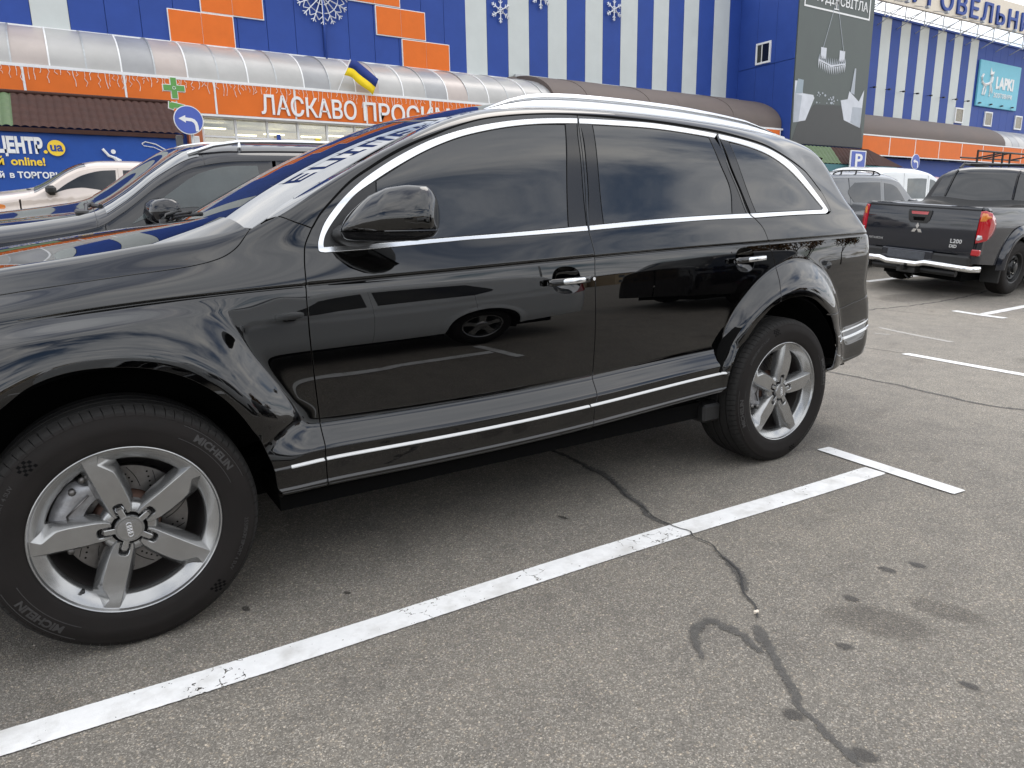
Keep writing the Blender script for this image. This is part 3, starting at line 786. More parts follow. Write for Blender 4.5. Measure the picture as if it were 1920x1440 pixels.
# flag
fl_ = thing('flag', 'blue and yellow flag flying from a short staff over the orange fascia', 'flag', (8.28, 20.7, 5.66))
k = MB(); k.tube([(0, 0, -.05), (.48, -.08, .98)], .014, 6); k.build('staff', M_trim, fl_)
for nm, w0, w1, m_ in (('blue_half', .5, 1, mat('blue flag cloth', (.012, .035, .20), .8)), ('yellow_half', 0, .5, mat('yellow flag cloth', (.82, .60, .01), .8))):
    v, f = [], []; n = 16
    for i in range(n + 1):
        u = i/n
        for w_ in (w0, w1):
            x = .24 + .24*w_ + u*.98; z = .47 + .50*w_ - .42*u**1.5 - .12*u + .03*math.sin(u*7)
            v.append((x + .05*math.sin(u*9 + w_), -.06 + .10*math.sin(u*8 + w_*1.5)*u, z + (.0 if w_ < 1 else .04*math.sin(u*3))))
    for i in range(n): f.append((2*i, 2*i + 2, 2*i + 3, 2*i + 1))
    o = mesh_obj(nm, v, f, m_, fl_, True); md = o.modifiers.new('thickness', 'SOLIDIFY'); md.thickness = .004
# billboard on the wing
bl = thing('billboard', 'tall dark green billboard with two white armchairs and a chandelier on the wing wall', 'billboard', (34.5, 20.5, 4.95))
def bpart(name, poly, m_, y, th=.006):
    k = MB(); k.prism([(x - 34.5, z - 4.95) for x, z in poly][::-1], 1, y - 20.5, y - 20.5 + th); return k.build(name, m_, bl)
M_bg = mat('dark green print', (.085, .10, .092), .55, var=.12, vscale=.6); M_bf = mat('dark floor print', (.055, .056, .054), .55, var=.15, vscale=.8); M_ch = mat('white chair print', (.60, .62, .66), .6, var=.1, vscale=2); M_ch2 = mat('grey chair print', (.40, .43, .47), .6, var=.1, vscale=2)
bpart('printed_sheet', [(31.47, 4.97), (37.60, 4.97), (37.60, 15.5), (31.47, 15.5)], M_bg, 20.50, .1)
bpart('floor_print', [(31.5, 4.99), (37.58, 4.99), (37.3, 6.2), (35.4, 7.0), (33.15, 6.9), (31.9, 5.9)], M_bf, 20.492)
bpart('armchair_print', [(31.55, 5.95), (32.5, 6.1), (33.1, 7.2), (33.0, 7.34), (32.15, 7.36), (32.1, 7.95), (31.5, 7.9)], M_ch, 20.486)
bpart('armchair_side', [(31.55, 5.95), (31.95, 6.0), (32.1, 7.25), (31.55, 7.3)], M_ch2, 20.480)
bpart('cushion_print', [(31.55, 7.3), (32.12, 7.36), (32.15, 7.98), (31.7, 8.0)], mat('cushion print', (.30, .36, .40), .6), 20.480)
bpart('armchair_print', [(35.72, 6.3), (37.2, 5.98), (37.3, 7.9), (36.9, 7.3), (36.0, 7.75), (35.9, 7.35), (35.3, 7.25)], M_ch, 20.486)
bpart('armchair_side', [(36.3, 6.22), (37.2, 5.98), (37.25, 7.0), (36.4, 7.0)], M_ch2, 20.480)
bpart('cushion_print', [(36.1, 7.7), (36.3, 8.9), (36.42, 8.9), (36.45, 7.6)], M_ch2, 20.481)
for x, z, r_ in [(33.3 + 1.75*random.random(), 7.0 + .5*random.random(), random.uniform(.03, .09)) for _ in range(22)]:
    bpart('table_print', [(x + r_*math.cos(a), z + .7*r_*math.sin(a)) for a in (0, 1.2, 2.4, 3.6, 4.9)], M_ch2, 20.484 - .002*random.random())
for j in range(15):                                   # crystal drops
    x = 33.2 + .155*j; s_ = math.sin(math.pi*j/14)
    bpart('crystal_print', [(x, 9.0 - .2*s_), (x + .11, 9.0 - .2*s_), (x + .055, 8.62 - .2*s_)], M_ch, 20.484)
    bpart('crystal_print', [(x, 9.05 - .2*s_), (x + .11, 9.05 - .2*s_), (x + .055, 9.30 - .10*s_)], M_ch2, 20.484)
bpart('chandelier_print', [(33.2, 9.0), (34.3, 8.78), (35.45, 9.0), (35.45, 9.06), (34.3, 8.86), (33.2, 9.06)], M_ch, 20.480)
for xx in (33.35, 34.9): bpart('candle_print', [(xx, 9.1), (xx + .45, 9.1), (xx + .45, 9.62), (xx, 9.62)], M_ch, 20.484)
for xa in (33.5, 35.2): bpart('cable_print', [(xa, 9.6), (xa + .03, 9.6), (34.36, 12.0), (34.33, 12.0)], M_ch2, 20.482)
for poly in ([(31.8, 11.30), (37.22, 11.30), (37.22, 11.38), (31.8, 11.38)], [(31.8, 11.38), (31.88, 11.38), (31.88, 14.2), (31.8, 14.2)], [(37.14, 11.38), (37.22, 11.38), (37.22, 14.2), (37.14, 14.2)]): bpart('frame_print', poly, M_trim, 20.485)
t_ = text_obj('lettering', 'СТУДІЯ', .62, M_trim, bl, extrude=.004, bold=.006); t_.matrix_local = wall_mat(-2.35, -.014, 6.72)
t_ = text_obj('lettering', 'СВІТЛА', .62, M_trim, bl, extrude=.004, bold=.006); t_.matrix_local = wall_mat(.10, -.014, 6.72)
bpart('stem_print', [(34.32, 11.45), (34.38, 11.45), (34.38, 12.6), (34.32, 12.6)], M_trim, 20.484); bpart('stem_print', [(34.15, 11.45), (34.55, 11.45), (34.55, 11.5), (34.15, 11.5)], M_trim, 20.483)
# pet shop sign
M_cy = mat('light blue sign sheet', (.16, .50, .62), .5, var=.05)
ps = thing('shop_sign', 'square light blue pet shop sign with a white cat on the right wall', 'sign', (59.1, 23.9, 8.9))
k = MB(); k.box((-2.95, -.06, 0), (3.05, .08, 3.05), .02); k.build('sign_panel', M_cy, ps)
t_ = text_obj('lettering', 'LAPKI', 1.05, M_trim, ps, extrude=.01, bold=.05); t_.matrix_local = wall_mat(-.55, -.075, 1.35)
t_ = text_obj('lettering', 'ЗООТОВАРИ', .42, M_trim, ps, extrude=.01, bold=.008, spacing=1.1); t_.matrix_local = wall_mat(-.7, -.075, .72)
k = MB()
def cat_t(pts, r): k.tube([(x, -.08, z) for x, z in pts], r, 6)
cat_t([(-2.5, 2.1), (-2.65, 1.9), (-2.55, 1.6), (-2.25, 1.45), (-1.8, 1.5), (-1.35, 1.62)], .10); cat_t([(-1.35, 1.62), (-1.25, 1.95), (-1.28, 2.2)], .15); cat_t([(-2.1, 1.45), (-2.3, 1.1), (-2.35, .75)], .07); cat_t([(-1.95, 1.4), (-1.95, 1.05), (-2.1, .75)], .07); cat_t([(-1.4, 1.6), (-1.3, 1.1), (-1.35, .72)], .07); cat_t([(-1.3, 1.55), (-1.05, 1.2), (-1.0, .95)], .06)
k.prism([(-1.5, 2.15), (-1.05, 2.15), (-.95, 2.42), (-1.12, 2.36), (-1.32, 2.40), (-1.47, 2.62)][::-1], 1, -.10, -.05); k.build('cat_emblem', M_trim, ps)
# letters on the roof: a cream board with blue letters on a steel truss
rs = thing('roof_sign', 'long cream roof sign board with standing blue letters on a steel truss', 'sign', (52, 22, 12.6))
k = MB(); n = 24; v, f = [], []
for i in range(n + 1):
    x = -13 + 32*i/n; z0 = .62 + .012*(x + 4) ; z1 = z0 + 1.72
    v += [(x, 0, z0), (x, 0, z1), (x, .18, z1), (x, .18, z0)]
for i in range(n):
    a = i*4; f += [(a, a + 1, a + 5, a + 4)[::-1], (a + 1, a + 2, a + 6, a + 5)[::-1], (a + 2, a + 3, a + 7, a + 6)[::-1], (a + 3, a, a + 4, a + 7)[::-1]]
mesh_obj('sign_board', v, f, mat('cream sign board', (.70, .62, .50), .5, var=.05), rs)
t_ = text_obj('lettering', 'ТОРГОВЕЛЬНИЙ ЦЕНТР', 1.5, M_blue, rs, extrude=.05, bold=.02, spacing=1.25, width=29); t_.matrix_local = wall_mat(-12.0, -.06, .86)
k = MB()
for i in range(16):
    x = -12.6 + 2.1*i; k.tube([(x, .3, -.1), (x, .3, 1.2)], .035, 5); k.tube([(x, .3, -.05), (x + 2.1, .3, .75)], .028, 5); k.tube([(x, .3, .8), (x, 2.4, -.1)], .03, 5)
    k.tube([(x, -.9, .35), (x + .4, .2, .75)], .022, 5); k.box((x - .1, -1.05, .28), (x + .1, -.85, .40))
k.tube([(-13, .3, .75), (19, .3, 1.0)], .035, 5); k.tube([(-13, .3, .1), (19, .3, .2)], .03, 5); k.build('truss', M_steel, rs)
rs2 = thing('roof_sign', 'tall blue roof letters standing above the orange block pattern', 'sign', (8, 23.0, 12.8))
t_ = text_obj('lettering', 'ЕПІЦЕНТР', 2.3, M_blue, rs2, extrude=.12, bold=.04, align='CENTER', spacing=1.1); t_.matrix_local = wall_mat(0, 0, .5)
k = MB()
for i in range(8): k.tube([(-6 + 1.7*i, .2, 0), (-6 + 1.7*i, .2, 2)], .04, 5)
k.tube([(-6, .2, .5), (6, .2, .5)], .04, 5); k.build('truss', M_steel, rs2)

# ---- kiosks, banner, signs in front of the store ---------------------------------
M_tile = mat('brown metal tile', (.060, .030, .024), .7, .0, var=.18, vscale=3, spec=.15); M_gtile = mat('green metal tile', (.085, .135, .055), .6, .0, var=.18, vscale=3)
def tile_roof(name, x0, x1, m_, y0, z0, y1, z1, parent, pitch=.182, rows=5):
    v, f = [], []; nx = max(4, int((x1 - x0)/pitch*10)); ny = rows*6
    for j in range(ny + 1):
        t = j/ny; fr = (t*rows) % 1; step = -.030*fr if j < ny else -.03
        for i in range(nx + 1):
            x = x0 + (x1 - x0)*i/nx
            w_ = .020*(abs(math.sin(math.pi*x/pitch))**.7*2 - 1)
            dip = .014*math.cos(2*math.pi*fr)
            v.append((x, y0 + (y1 - y0)*t, z0 + (z1 - z0)*t + w_ + step + .03))
    for j in range(ny):
        for i in range(nx): f.append((j*(nx+1) + i, j*(nx+1) + i + 1, (j+1)*(nx+1) + i + 1, (j+1)*(nx+1) + i))
    return mesh_obj(name, v, f, m_, parent, True)
kk = thing('kiosk', 'low kiosk with brown tiled roof behind the blue banner', 'kiosk', (0, 19, GB))
k = MB(); k.box((-5.5, -1.05, 0), (2.9, 1.0, 2.75)); k.build('wall', M_blue, kk)
tile_roof('roof', -.69, 2.98, M_tile, -1.30, 2.66, .3, 3.66, kk)
tile_roof('roof', -5.6, -.69, M_gtile, -1.30, 2.66, .3, 3.66, kk)
k = MB(); k.tube([(-5.6, .3, 3.69), (2.98, .3, 3.69)], .05, 8); k.build('ridge_cap', M_tile, kk, True)
k = MB(); k.box((-5.6, -1.32, 2.56), (2.98, -1.26, 2.66)); k.box((2.93, -1.30, 2.6), (2.98, .3, 2.68)); k.build('gutter', M_tile, kk)
bn = thing('banner', 'blue advertising banner with white and yellow lettering on the kiosk front', 'banner', (0, 17.80, GB))
v, f = [], []
for i in range(61):
    for j in range(9):
        x = -5.4 + 8.35*i/60; z = .2 + 2.36*j/8
        v.append((x, .012*math.sin(x*9 + j)*.6 + .02*math.sin(x*2.3), z + .012*math.cos(x*2*math.pi/.55)*(j == 8)))
for i in range(60):
    for j in range(8): f.append((i*9 + j, (i+1)*9 + j, (i+1)*9 + j + 1, i*9 + j + 1))
o = mesh_obj('cloth', v, f, mat('blue banner cloth', (.018, .075, .33), .5, spec=.25, var=.10, vscale=1.5, bump=.2, bscale=3), bn, True)
M_yel = mat('yellow print', (.86, .58, .03), .5)
def btext(body, size, xr, z, m_, bold, left=None, sx=1):
    t = text_obj('lettering', body, size, m_, bn, extrude=.002, bold=bold, align='RIGHT' if left is None else 'LEFT'); t.matrix_local = wall_mat(xr if left is None else left, -.045, z - GB) @ Matrix.Diagonal((sx, 1, 1, 1)); return t
btext('ЕПІЦЕНТР', .46, -.17, 3.115, M_trim, .026, sx=.60); btext('.', .44, -.08, 3.12, M_yel, .014)
k = MB(); k.prism([(.10 + .185*math.cos(a), 3.24 - GB + .185*math.sin(a)) for a in np.linspace(0, 2*math.pi, 28, endpoint=False)][::-1], 1, -.050, -.040); k.build('disc_print', M_yel, bn)
t_ = text_obj('lettering', 'ua', .29, M_blue, bn, extrude=.002, bold=.008, align='CENTER'); t_.matrix_local = wall_mat(.10, -.055, 3.17 - GB)
btext('Купуй', .255, -.98, 2.825, M_yel, .006); btext('online!', .255, -.16, 2.825, M_yel, .007); btext('Замовляй', .19, None, 2.53, M_trim, .005, left=-1.93); btext('в', .19, None, 2.53, M_trim, .005, left=-.93); btext('ТОРГОВИХ', .19, None, 2.53, M_trim, .007, left=-.77)
k = MB(); k.prism([(1.31 + .055*math.cos(a), 3.20 - GB + .055*math.sin(a)) for a in np.linspace(0, 2*math.pi, 16, endpoint=False)][::-1], 1, -.045, -.035)
def pt(pts, r): k.tube([(x, -.04, z - GB) for x, z in pts], r, 6)
pt([(1.08, 3.26), (1.20, 3.10), (1.33, 3.05), (1.46, 2.98)], .035); pt([(1.33, 3.05), (1.45, 2.9), (1.5, 2.7)], .05)
k.build('figure_print', M_trim, bn); k = MB()
pt([(1.98, 3.42), (2.06, 3.47), (2.30, 3.42), (2.50, 3.30), (2.66, 3.22)], .014); pt([(1.98, 3.42), (2.02, 3.37), (2.25, 3.34), (2.45, 3.25), (2.6, 3.2)], .010); pt([(2.06, 2.95), (2.2, 3.10), (2.45, 3.20), (2.7, 3.24), (2.85, 3.22)], .014); pt([(2.12, 2.90), (2.3, 3.04), (2.5, 3.12), (2.7, 3.16)], .010)
k.build('line_print', M_trim, bn)
# pharmacy cross with arrow
M_gr = mat('green sign face', (.10, .30, .06), .45)
pc = thing('pharmacy_cross', 'green pharmacy cross with a small green arrow below it by the kiosk corner', 'sign', (2.86, 17.55, 4.79))
def plate(name, poly, m_, parent, y0, y1):
    k = MB(); k.prism(poly[::-1], 1, y0, y1); return k.build(name, m_, parent)
def crossp(a, b_): return [(-b_, a), (-b_, b_), (-a, b_), (-a, -b_), (-b_, -b_), (-b_, -a), (b_, -a), (b_, -b_), (a, -b_), (a, b_), (b_, b_), (b_, a)]
plate('cross_border', crossp(.265, .082), M_trim, pc, -.02, .08); plate('cross_face', crossp(.245, .065), M_gr, pc, -.035, -.018)
k = MB(); k.tube([(.035*math.cos(a), -.04, .035*math.sin(a)) for a in np.linspace(0, 2*math.pi, 17)], .007, 5, False); k.tube([(0, -.04, .0), (0, -.04, .0001)], .012, 8); k.build('emblem', M_trim, pc)
plate('arrow_border', [(-.17, -.32), (-.10, -.36), (-.09, -.325), (.22, -.39), (.20, -.50), (-.05, -.49), (-.06, -.54), (-.19, -.50)], M_trim, pc, -.02, .05)
plate('arrow_face', [(-.155, -.335), (-.11, -.365), (-.10, -.345), (.205, -.40), (.19, -.485), (-.06, -.475), (-.07, -.52), (-.17, -.485)], M_gr, pc, -.03, -.018)
k = MB(); k.tube([(.03, .04, -.30), (.03, .04, -.6)], .02, 6); k.build('bracket', M_steel, pc)
# round turn-left signs
M_sb = mat('blue road sign face', (.055, .10, .42), .4, var=.05)
def turn_sign(loc, r, label, post_dx, base, yaw=0):
    t = thing('road_sign', label, 'road sign', loc, (0, 0, yaw))
    disc = lambda q: [(q*math.cos(a), q*math.sin(a)) for a in np.linspace(0, 2*math.pi, 40, endpoint=False)]
    plate('rim', disc(r), M_trim, t, -.01, .02); plate('face', disc(r*.94), M_sb, t, -.016, -.008)
    q = r/.33
    plate('arrow', [(x*q, z*q) for x, z in [(-.225, .025), (-.07, .105), (-.07, .055), (.06, .045), (.13, .02), (.18, -.04), (.20, -.12), (.205, -.25), (.135, -.25), (.130, -.12), (.11, -.065), (.06, -.03), (-.07, -.02), (-.07, -.065)]], M_trim, t, -.022, -.014)
    k = MB(); k.tube([(post_dx, .06, r*.5), (post_dx, .06, base)], .035, 8); k.build('post', M_steel, t, True)
turn_sign((2.735, 15.0, 3.69), .315, 'round blue turn left sign in front of the brown tiled kiosk roof', .05, -2.75)
turn_sign((32.69, 14.8, 3.65), .33, 'round blue turn left sign before the orange fascia far right', 0, -2.7)
for dx, rr, lab in ((-.20, .07, 'dark grey steel post beside the round turn left sign, just left of its white post'), (.17, .06, 'white pole standing right behind the round turn left sign')):
    k = MB(); k.box((2.735 + dx - rr, 15.25, GB - .1), (2.735 + dx + rr, 15.25 + 2*rr, 3.38), .01); tag(k.build('metal_post', M_trim if dx > 0 else mat('dark grey post', (.10, .10, .10), .5)), lab, 'post')
# kiosk with green and brown roof on the right, parking sign
k2 = thing('kiosk', 'distant kiosk with half green half brown roof below the billboard', 'kiosk', (35, 19.6, GB))
k = MB(); k.box((-3.5, -.7, 0), (3.4, 1.2, 2.85)); k.build('wall', mat('teal kiosk wall', (.05, .16, .18), .6), k2)
tile_roof('roof', -3.7, -1.5, M_gtile, -.7, 2.85, 0, 3.74, k2, pitch=.3, rows=3); tile_roof('roof', -1.5, 1.66, M_tile, -.7, 2.85, 0, 3.74, k2, pitch=.3, rows=3)
v = [(1.66, 0, 3.78), (4.0, -.7, 2.86), (1.66, -.7, 2.86), (4.0, 1.0, 2.86)]
mesh_obj('hip_roof', v, [(0, 2, 1), (0, 1, 3)], M_tile, k2)
v = [(-3.7, 0, 3.76), (1.66, 0, 3.76), (4.0, 1.0, 2.86), (-3.7, 1.3, 2.86)]
mesh_obj('rear_roof', v, [(0, 1, 2, 3)], M_tile, k2)
psn = thing('parking_sign', 'square blue parking sign with a white letter P before the distant kiosk', 'road sign', (34.3, 18.6, 4.14))
k = MB(); k.box((-.66, -.02, -.52), (.66, .02, .40)); k.build('border', M_trim, psn)
k = MB(); k.box((-.58, -.03, -.47), (.58, -.015, .35)); k.build('face', M_sb, psn)
t_ = text_obj('lettering', 'P', .85, M_trim, psn, extrude=.006, bold=.02, align='CENTER', width=.62); t_.matrix_local = wall_mat(0, -.04, -.36)
k = MB(); k.tube([(0, .05, 0), (0, .05, -3.1)], .04, 8); k.build('post', M_steel, psn, True)

# ---- the big black SUV: body surface in car space -------------------------
# x backwards from the front axle, w half width, z up
Q_zb = cspline([-1.2, -.5, .45, 1.1, 1.8, 2.4, 3.0, 3.6, 4.0, 4.3], [.33, .345, .352, .347, .362, .392, .40, .40, .45, .52])
Q_zc = cspline([-1.2, -.6, -.226, .141, .585, 1.128, 1.775, 2.35, 2.9, 3.66, 4.2], [.87, .958, 1.008, 1.043, 1.066, 1.086, 1.111, 1.130, 1.143, 1.160, 1.168])
Q_wc = cspline([-1.3, -.9, -.5, 0, .6, 1.8, 2.9, 3.4, 3.8, 4.2], [.62, .765, .84, .872, .886, .890, .884, .868, .835, .78])
# line E: hood shut line, then the belt under the chrome strip
Q_ze = cspline([-1.2, -.6, -.22, 0, .2, .345, .5, .667, 1.15, 1.77, 2.38, 2.82, 3.345, 3.9], [.93, 1.02, 1.078, 1.108, 1.131, 1.148, 1.160, 1.170, 1.188, 1.219, 1.247, 1.262, 1.275, 1.284])
Q_we = cspline([-1.3, -.9, -.5, 0, .3, .5, .7, 1.2, 2.0, 2.9, 3.4, 3.9], [.52, .67, .745, .79, .806, .83, .848, .856, .856, .846, .826, .775])
# line K: hood edge, A pillar base, then the door frame / cant rail seam
Q_zk = cspline([-1.2, -.6, -.2, 0, .2, .345, .475, .56, .66, .85, 1.05, 1.3, 1.6, 1.95, 2.3, 2.7, 3.0, 3.2, 3.4, 3.6, 3.8, 4.0],
               [.985, 1.085, 1.150, 1.178, 1.207, 1.227, 1.255, 1.287, 1.336, 1.440, 1.533, 1.618, 1.674, 1.698, 1.698, 1.676, 1.640, 1.590, 1.505, 1.405, 1.322, 1.298])
Q_wk = cspline([-1.3, -.9, -.5, 0, .2, .345, .475, .56, .66, .85, 1.05, 1.3, 1.6, 1.95, 2.3, 2.7, 3.0, 3.2, 3.4, 3.6, 3.8, 4.0],
               [.40, .53, .625, .672, .69, .71, .75, .77, .785, .768, .742, .712, .694, .688, .692, .702, .715, .726, .738, .755, .765, .76])
Q_ka = cspline([-1.2, .2, .345, .475, .56, .66, .85, 1.3, 2.6, 3.2, 3.5, 4.0], [80, 78, 72, 60, 50, 42, 36, 33, 33, 32, 28, 24])   # tilt at K
Q_ea = cspline([-1.2, -.4, .0, .3, .5, .7, 1.2, 3.2, 4.0], [58, 56, 54, 48, 32, 22, 19, 19, 19])
Q_ca = cspline([-1.2, .0, .5, 1.2, 4.0], [24, 22, 18, 17, 17])
# line G: windscreen edge, then the roof rail line
Q_zg = cspline([.42, .48, .56, .75, 1.0, 1.25, 1.5, 1.95, 2.4, 2.8, 3.2, 3.5, 3.75], [1.22, 1.252, 1.302, 1.409, 1.534, 1.648, 1.712, 1.750, 1.750, 1.736, 1.704, 1.660, 1.605])
Q_wg = cspline([.42, .48, .56, .75, 1.0, 1.25, 1.5, 1.95, 2.8, 3.2, 3.5, 3.75], [.75, .742, .728, .692, .645, .602, .585, .578, .585, .592, .592, .58])
Q_zr = cspline([1.0, 1.25, 1.5, 1.95, 2.4, 2.8, 3.2, 3.5, 3.75], [1.625, 1.708, 1.754, 1.786, 1.786, 1.770, 1.738, 1.697, 1.645])
Q_zh = cspline([-1.2, -.9, -.6, -.25, 0, .2, .35, .5], [.98, 1.06, 1.13, 1.196, 1.236, 1.266, 1.282, 1.294])
Q_xend = cspline([.30, .45, .60, .73, .85, 1.0, 1.16, 1.28, 1.45, 1.62, 1.7], [3.83, 3.98, 4.05, 4.07, 4.01, 4.01, 3.985, 3.90, 3.79, 3.715, 3.66])

Q_low = pchip([-.015, 0, .012, .026, .040, .050, .060, .112, .124, .128, .134, .140, .160, .172, .205, .232, .246, .262, .285],
              [-.065, -.015, .022, .047, .066, .0675, .061, .0595, .0595, .058, .0525, .0518, .0515, .047, .0225, .0045, .0010, 0, 0])
def _lerp_tab(pts):
    a = np.radians([q[0] for q in pts]); v = [q[1:] for q in pts]
    fs = [pchip(a, [q[i] for q in v]) for i in range(len(v[0]))]
    return fs
# wheel arch flares: angle, arch radius, outer radius, softness, height
Q_fl = {0.0: _lerp_tab([(-40, .425, .56, .006, .0), (0, .428, .60, .012, .014), (12, .432, .60, .012, .026), (22, .438, .60, .010, .048), (30, .445, .60, .006, .076), (39, .453, .605, .005, .086), (47, .464, .620, .005, .088), (56, .476, .655, .008, .088),
                        (70, .490, .70, .018, .086), (85, .496, .72, .022, .086), (100, .501, .72, .024, .086), (122, .485, .70, .024, .086), (150, .46, .66, .02, .08), (180, .45, .62, .02, .06), (220, .45, .60, .02, .02)]),
        3.002: _lerp_tab([(-40, .42, .56, .012, .0), (0, .424, .58, .010, .036), (14, .445, .63, .008, .056), (28, .485, .675, .006, .076), (40, .503, .70, .005, .085), (52, .506, .705, .005, .086), (65, .503, .698, .005, .086), (79, .496, .675, .005, .086), (92, .484, .630, .005, .085),
                          (105, .470, .592, .005, .083), (116, .456, .562, .005, .080), (125, .445, .544, .004, .076), (133, .432, .528, .004, .070), (140, .425, .510, .004, .060), (148, .424, .484, .004, .042), (155, .425, .475, .004, .022), (165, .422, .47, .004, .006), (175, .42, .47, .004, .0), (220, .42, .47, .004, 0)])}
def Q_flare(x, z):
    out = 0
    for cx, (f0, f1, fs, fa) in Q_fl.items():
        dx = x - cx; dz = z - .375
        r = np.hypot(dx, dz); a = np.arctan2(dz, dx)
        a = np.where(a < -1.6, a + 2*np.pi, a); a = np.clip(a, math.radians(-40), math.radians(220))
        r0 = f0(a) + .020; r1 = f1(a); A = fa(a); s = fs(a)*1.9*np.minimum(1, A/.03)
        u = (r - r0)/np.maximum(r1 - r0, .01)
        uc = np.maximum(u, 0)
        q = A*(1 - uc**1.7)
        q = np.maximum(q, -.4)
        k = 0.5*(q + np.sqrt(q*q + s*s))
        k = np.where(A < .002, 0, k)
        out = out + np.maximum(k, 0)
    return out
Q_N = dict(A=85, B=97, C=113, D=141)
_lv_t = np.array([0, 3, 7, 12, 16, 22, 26, 31, 37, 41, 75, 81, 85.])
def Q_lower_z(x, tau):
    zb = Q_zb(x); zc = Q_zc(x)
    lv = [zb - .015, zb + .0, zb + .026, zb + .050, zb + .060, zb + .124, zb + .138, zb + .172, zb + .240, zb + .270, zc - .06, zc - .012, zc]
    lv = [np.broadcast_to(v, np.shape(x)) for v in lv]
    z = np.zeros(np.shape(x))
    for i in range(len(_lv_t) - 1):
        m = (tau >= _lv_t[i]) & ((tau <= _lv_t[i+1]) | (i == len(_lv_t) - 2))
        f = (tau - _lv_t[i])/(_lv_t[i+1] - _lv_t[i])
        z = np.where(m, lv[i] + (lv[i+1] - lv[i])*f, z)
    z = np.where(tau < 0, lv[0], z)
    return z
_dv = np.linspace(-.05, .9, 400)
_dt = np.interp(_dv, [-.05, 0, .05, .10, .16, .22, .28, .36, .50, .9], [8.0, 7.0, 5.6, 3.9, 1.7, -.1, -1.0, -1.2, -.8, 0])
_dt = np.convolve(np.pad(_dt, 12, mode='edge'), np.ones(25)/25, 'valid')
_dw = np.r_[0, np.cumsum(np.tan(np.radians(.5*(_dt[1:] + _dt[:-1])))*np.diff(_dv))]
_dw = _dw - np.interp(0, _dv, _dw)
Q_door = cspline(_dv[::8], _dw[::8])
def Q_lower_w(x, z):
    zb = Q_zb(x); zc = Q_zc(x)
    v = zc - z; h = z - zb
    w = Q_wc(x) + Q_door(v)
    rz = sstep(.47, .60, x)*(1 - sstep(2.53, 2.64, x))                  # the sill swell tapers out at both wheels
    lowr = Q_low(h)
    plain = np.where(h < .1345, lowr, .0525*(1 - sstep(.1345, .27, h)))
    sill = np.where(h < .04, lowr, lowr*rz + plain*(1 - rz))
    bump = np.where(h < .05, lowr - .0675 + .034, .034*(1 - sstep(.05, .30, h)))
    q = sstep(.27, .40, x)*(1 - sstep(2.66, 2.80, x))
    w = w + sill*q + bump*(1 - q)
    lip = -.006*np.exp(-((v - .007)/.005)**2)*sstep(-.30, .05, x)
    w = w + lip
    fz = 1 - sstep(-.03, .0, -v)*0
    fade = sstep(.0, .06, v)
    return w + Q_flare(x, z)*fade
def Q_ang(a):
    a = np.radians(a); return -np.sin(a), np.cos(a)
def Q_side(x, tau):
    """(x, tau) -> w, z without the end wraps"""
    x, tau = np.broadcast_arrays(np.asarray(x, float), np.asarray(tau, float))
    A, B, Cc, D = Q_N['A'], Q_N['B'], Q_N['C'], Q_N['D']
    zl = Q_lower_z(x, np.minimum(tau, A)); wl = Q_lower_w(x, zl)
    wc, zc = Q_wc(x), Q_zc(x); we, ze = Q_we(x), Q_ze(x); wk, zk = Q_wk(x), Q_zk(x)
    ca, ea, ka = Q_ang(Q_ca(x)), Q_ang(Q_ea(x)), Q_ang(Q_ka(x))
    u = (tau - A)/(B - A); L = np.hypot(we - wc, ze - zc)
    wB = hermite(wc, ca[0]*L, we, ea[0]*L, u); zB = hermite(zc, ca[1]*L, ze, ea[1]*L, u)
    u = (tau - B)/(Cc - B); L = np.hypot(wk - we, zk - ze)
    wC = hermite(we, ea[0]*L, wk, ka[0]*L, u); zC = hermite(ze, ea[1]*L, zk, ka[1]*L, u)
    w = np.where(tau <= A, wl, np.where(tau <= B, wB, wC))
    z = np.where(tau <= A, zl, np.where(tau <= B, zB, zC))
    return w, z
def Q_top(x, tau, hood):
    A, B, Cc, D = Q_N['A'], Q_N['B'], Q_N['C'], Q_N['D']
    wk, zk = Q_wk(x), Q_zk(x); ka = Q_ang(Q_ka(x))
    if hood:
        u = (tau - Cc)/(D - Cc); zh = Q_zh(x); L = np.hypot(wk, zh - zk)
        return hermite(wk, ka[0]*L, 0, -L, u), hermite(zk, ka[1]*L, zh, 0*L, u)
    M = Cc + 10
    wg, zg = Q_wg(x), Q_zg(x); ga = Q_ang(66 + 15*(1 - sstep(1.3, 1.95, x))); zr = Q_zr(x)
    u = (tau - Cc)/10; L = np.hypot(wg - wk, zg - zk)
    w1 = hermite(wk, ka[0]*L, wg, ga[0]*L, u); z1 = hermite(zk, ka[1]*L, zg, ga[1]*L, u)
    u = (tau - M)/(D - M); L = np.hypot(wg, zr - zg)
    w2 = hermite(wg, ga[0]*L, 0, -L, u); z2 = hermite(zg, ga[1]*L, zr, 0*L, u)
    return np.where(tau <= M, w1, w2), np.where(tau <= M, z1, z2)
Q_R = .17
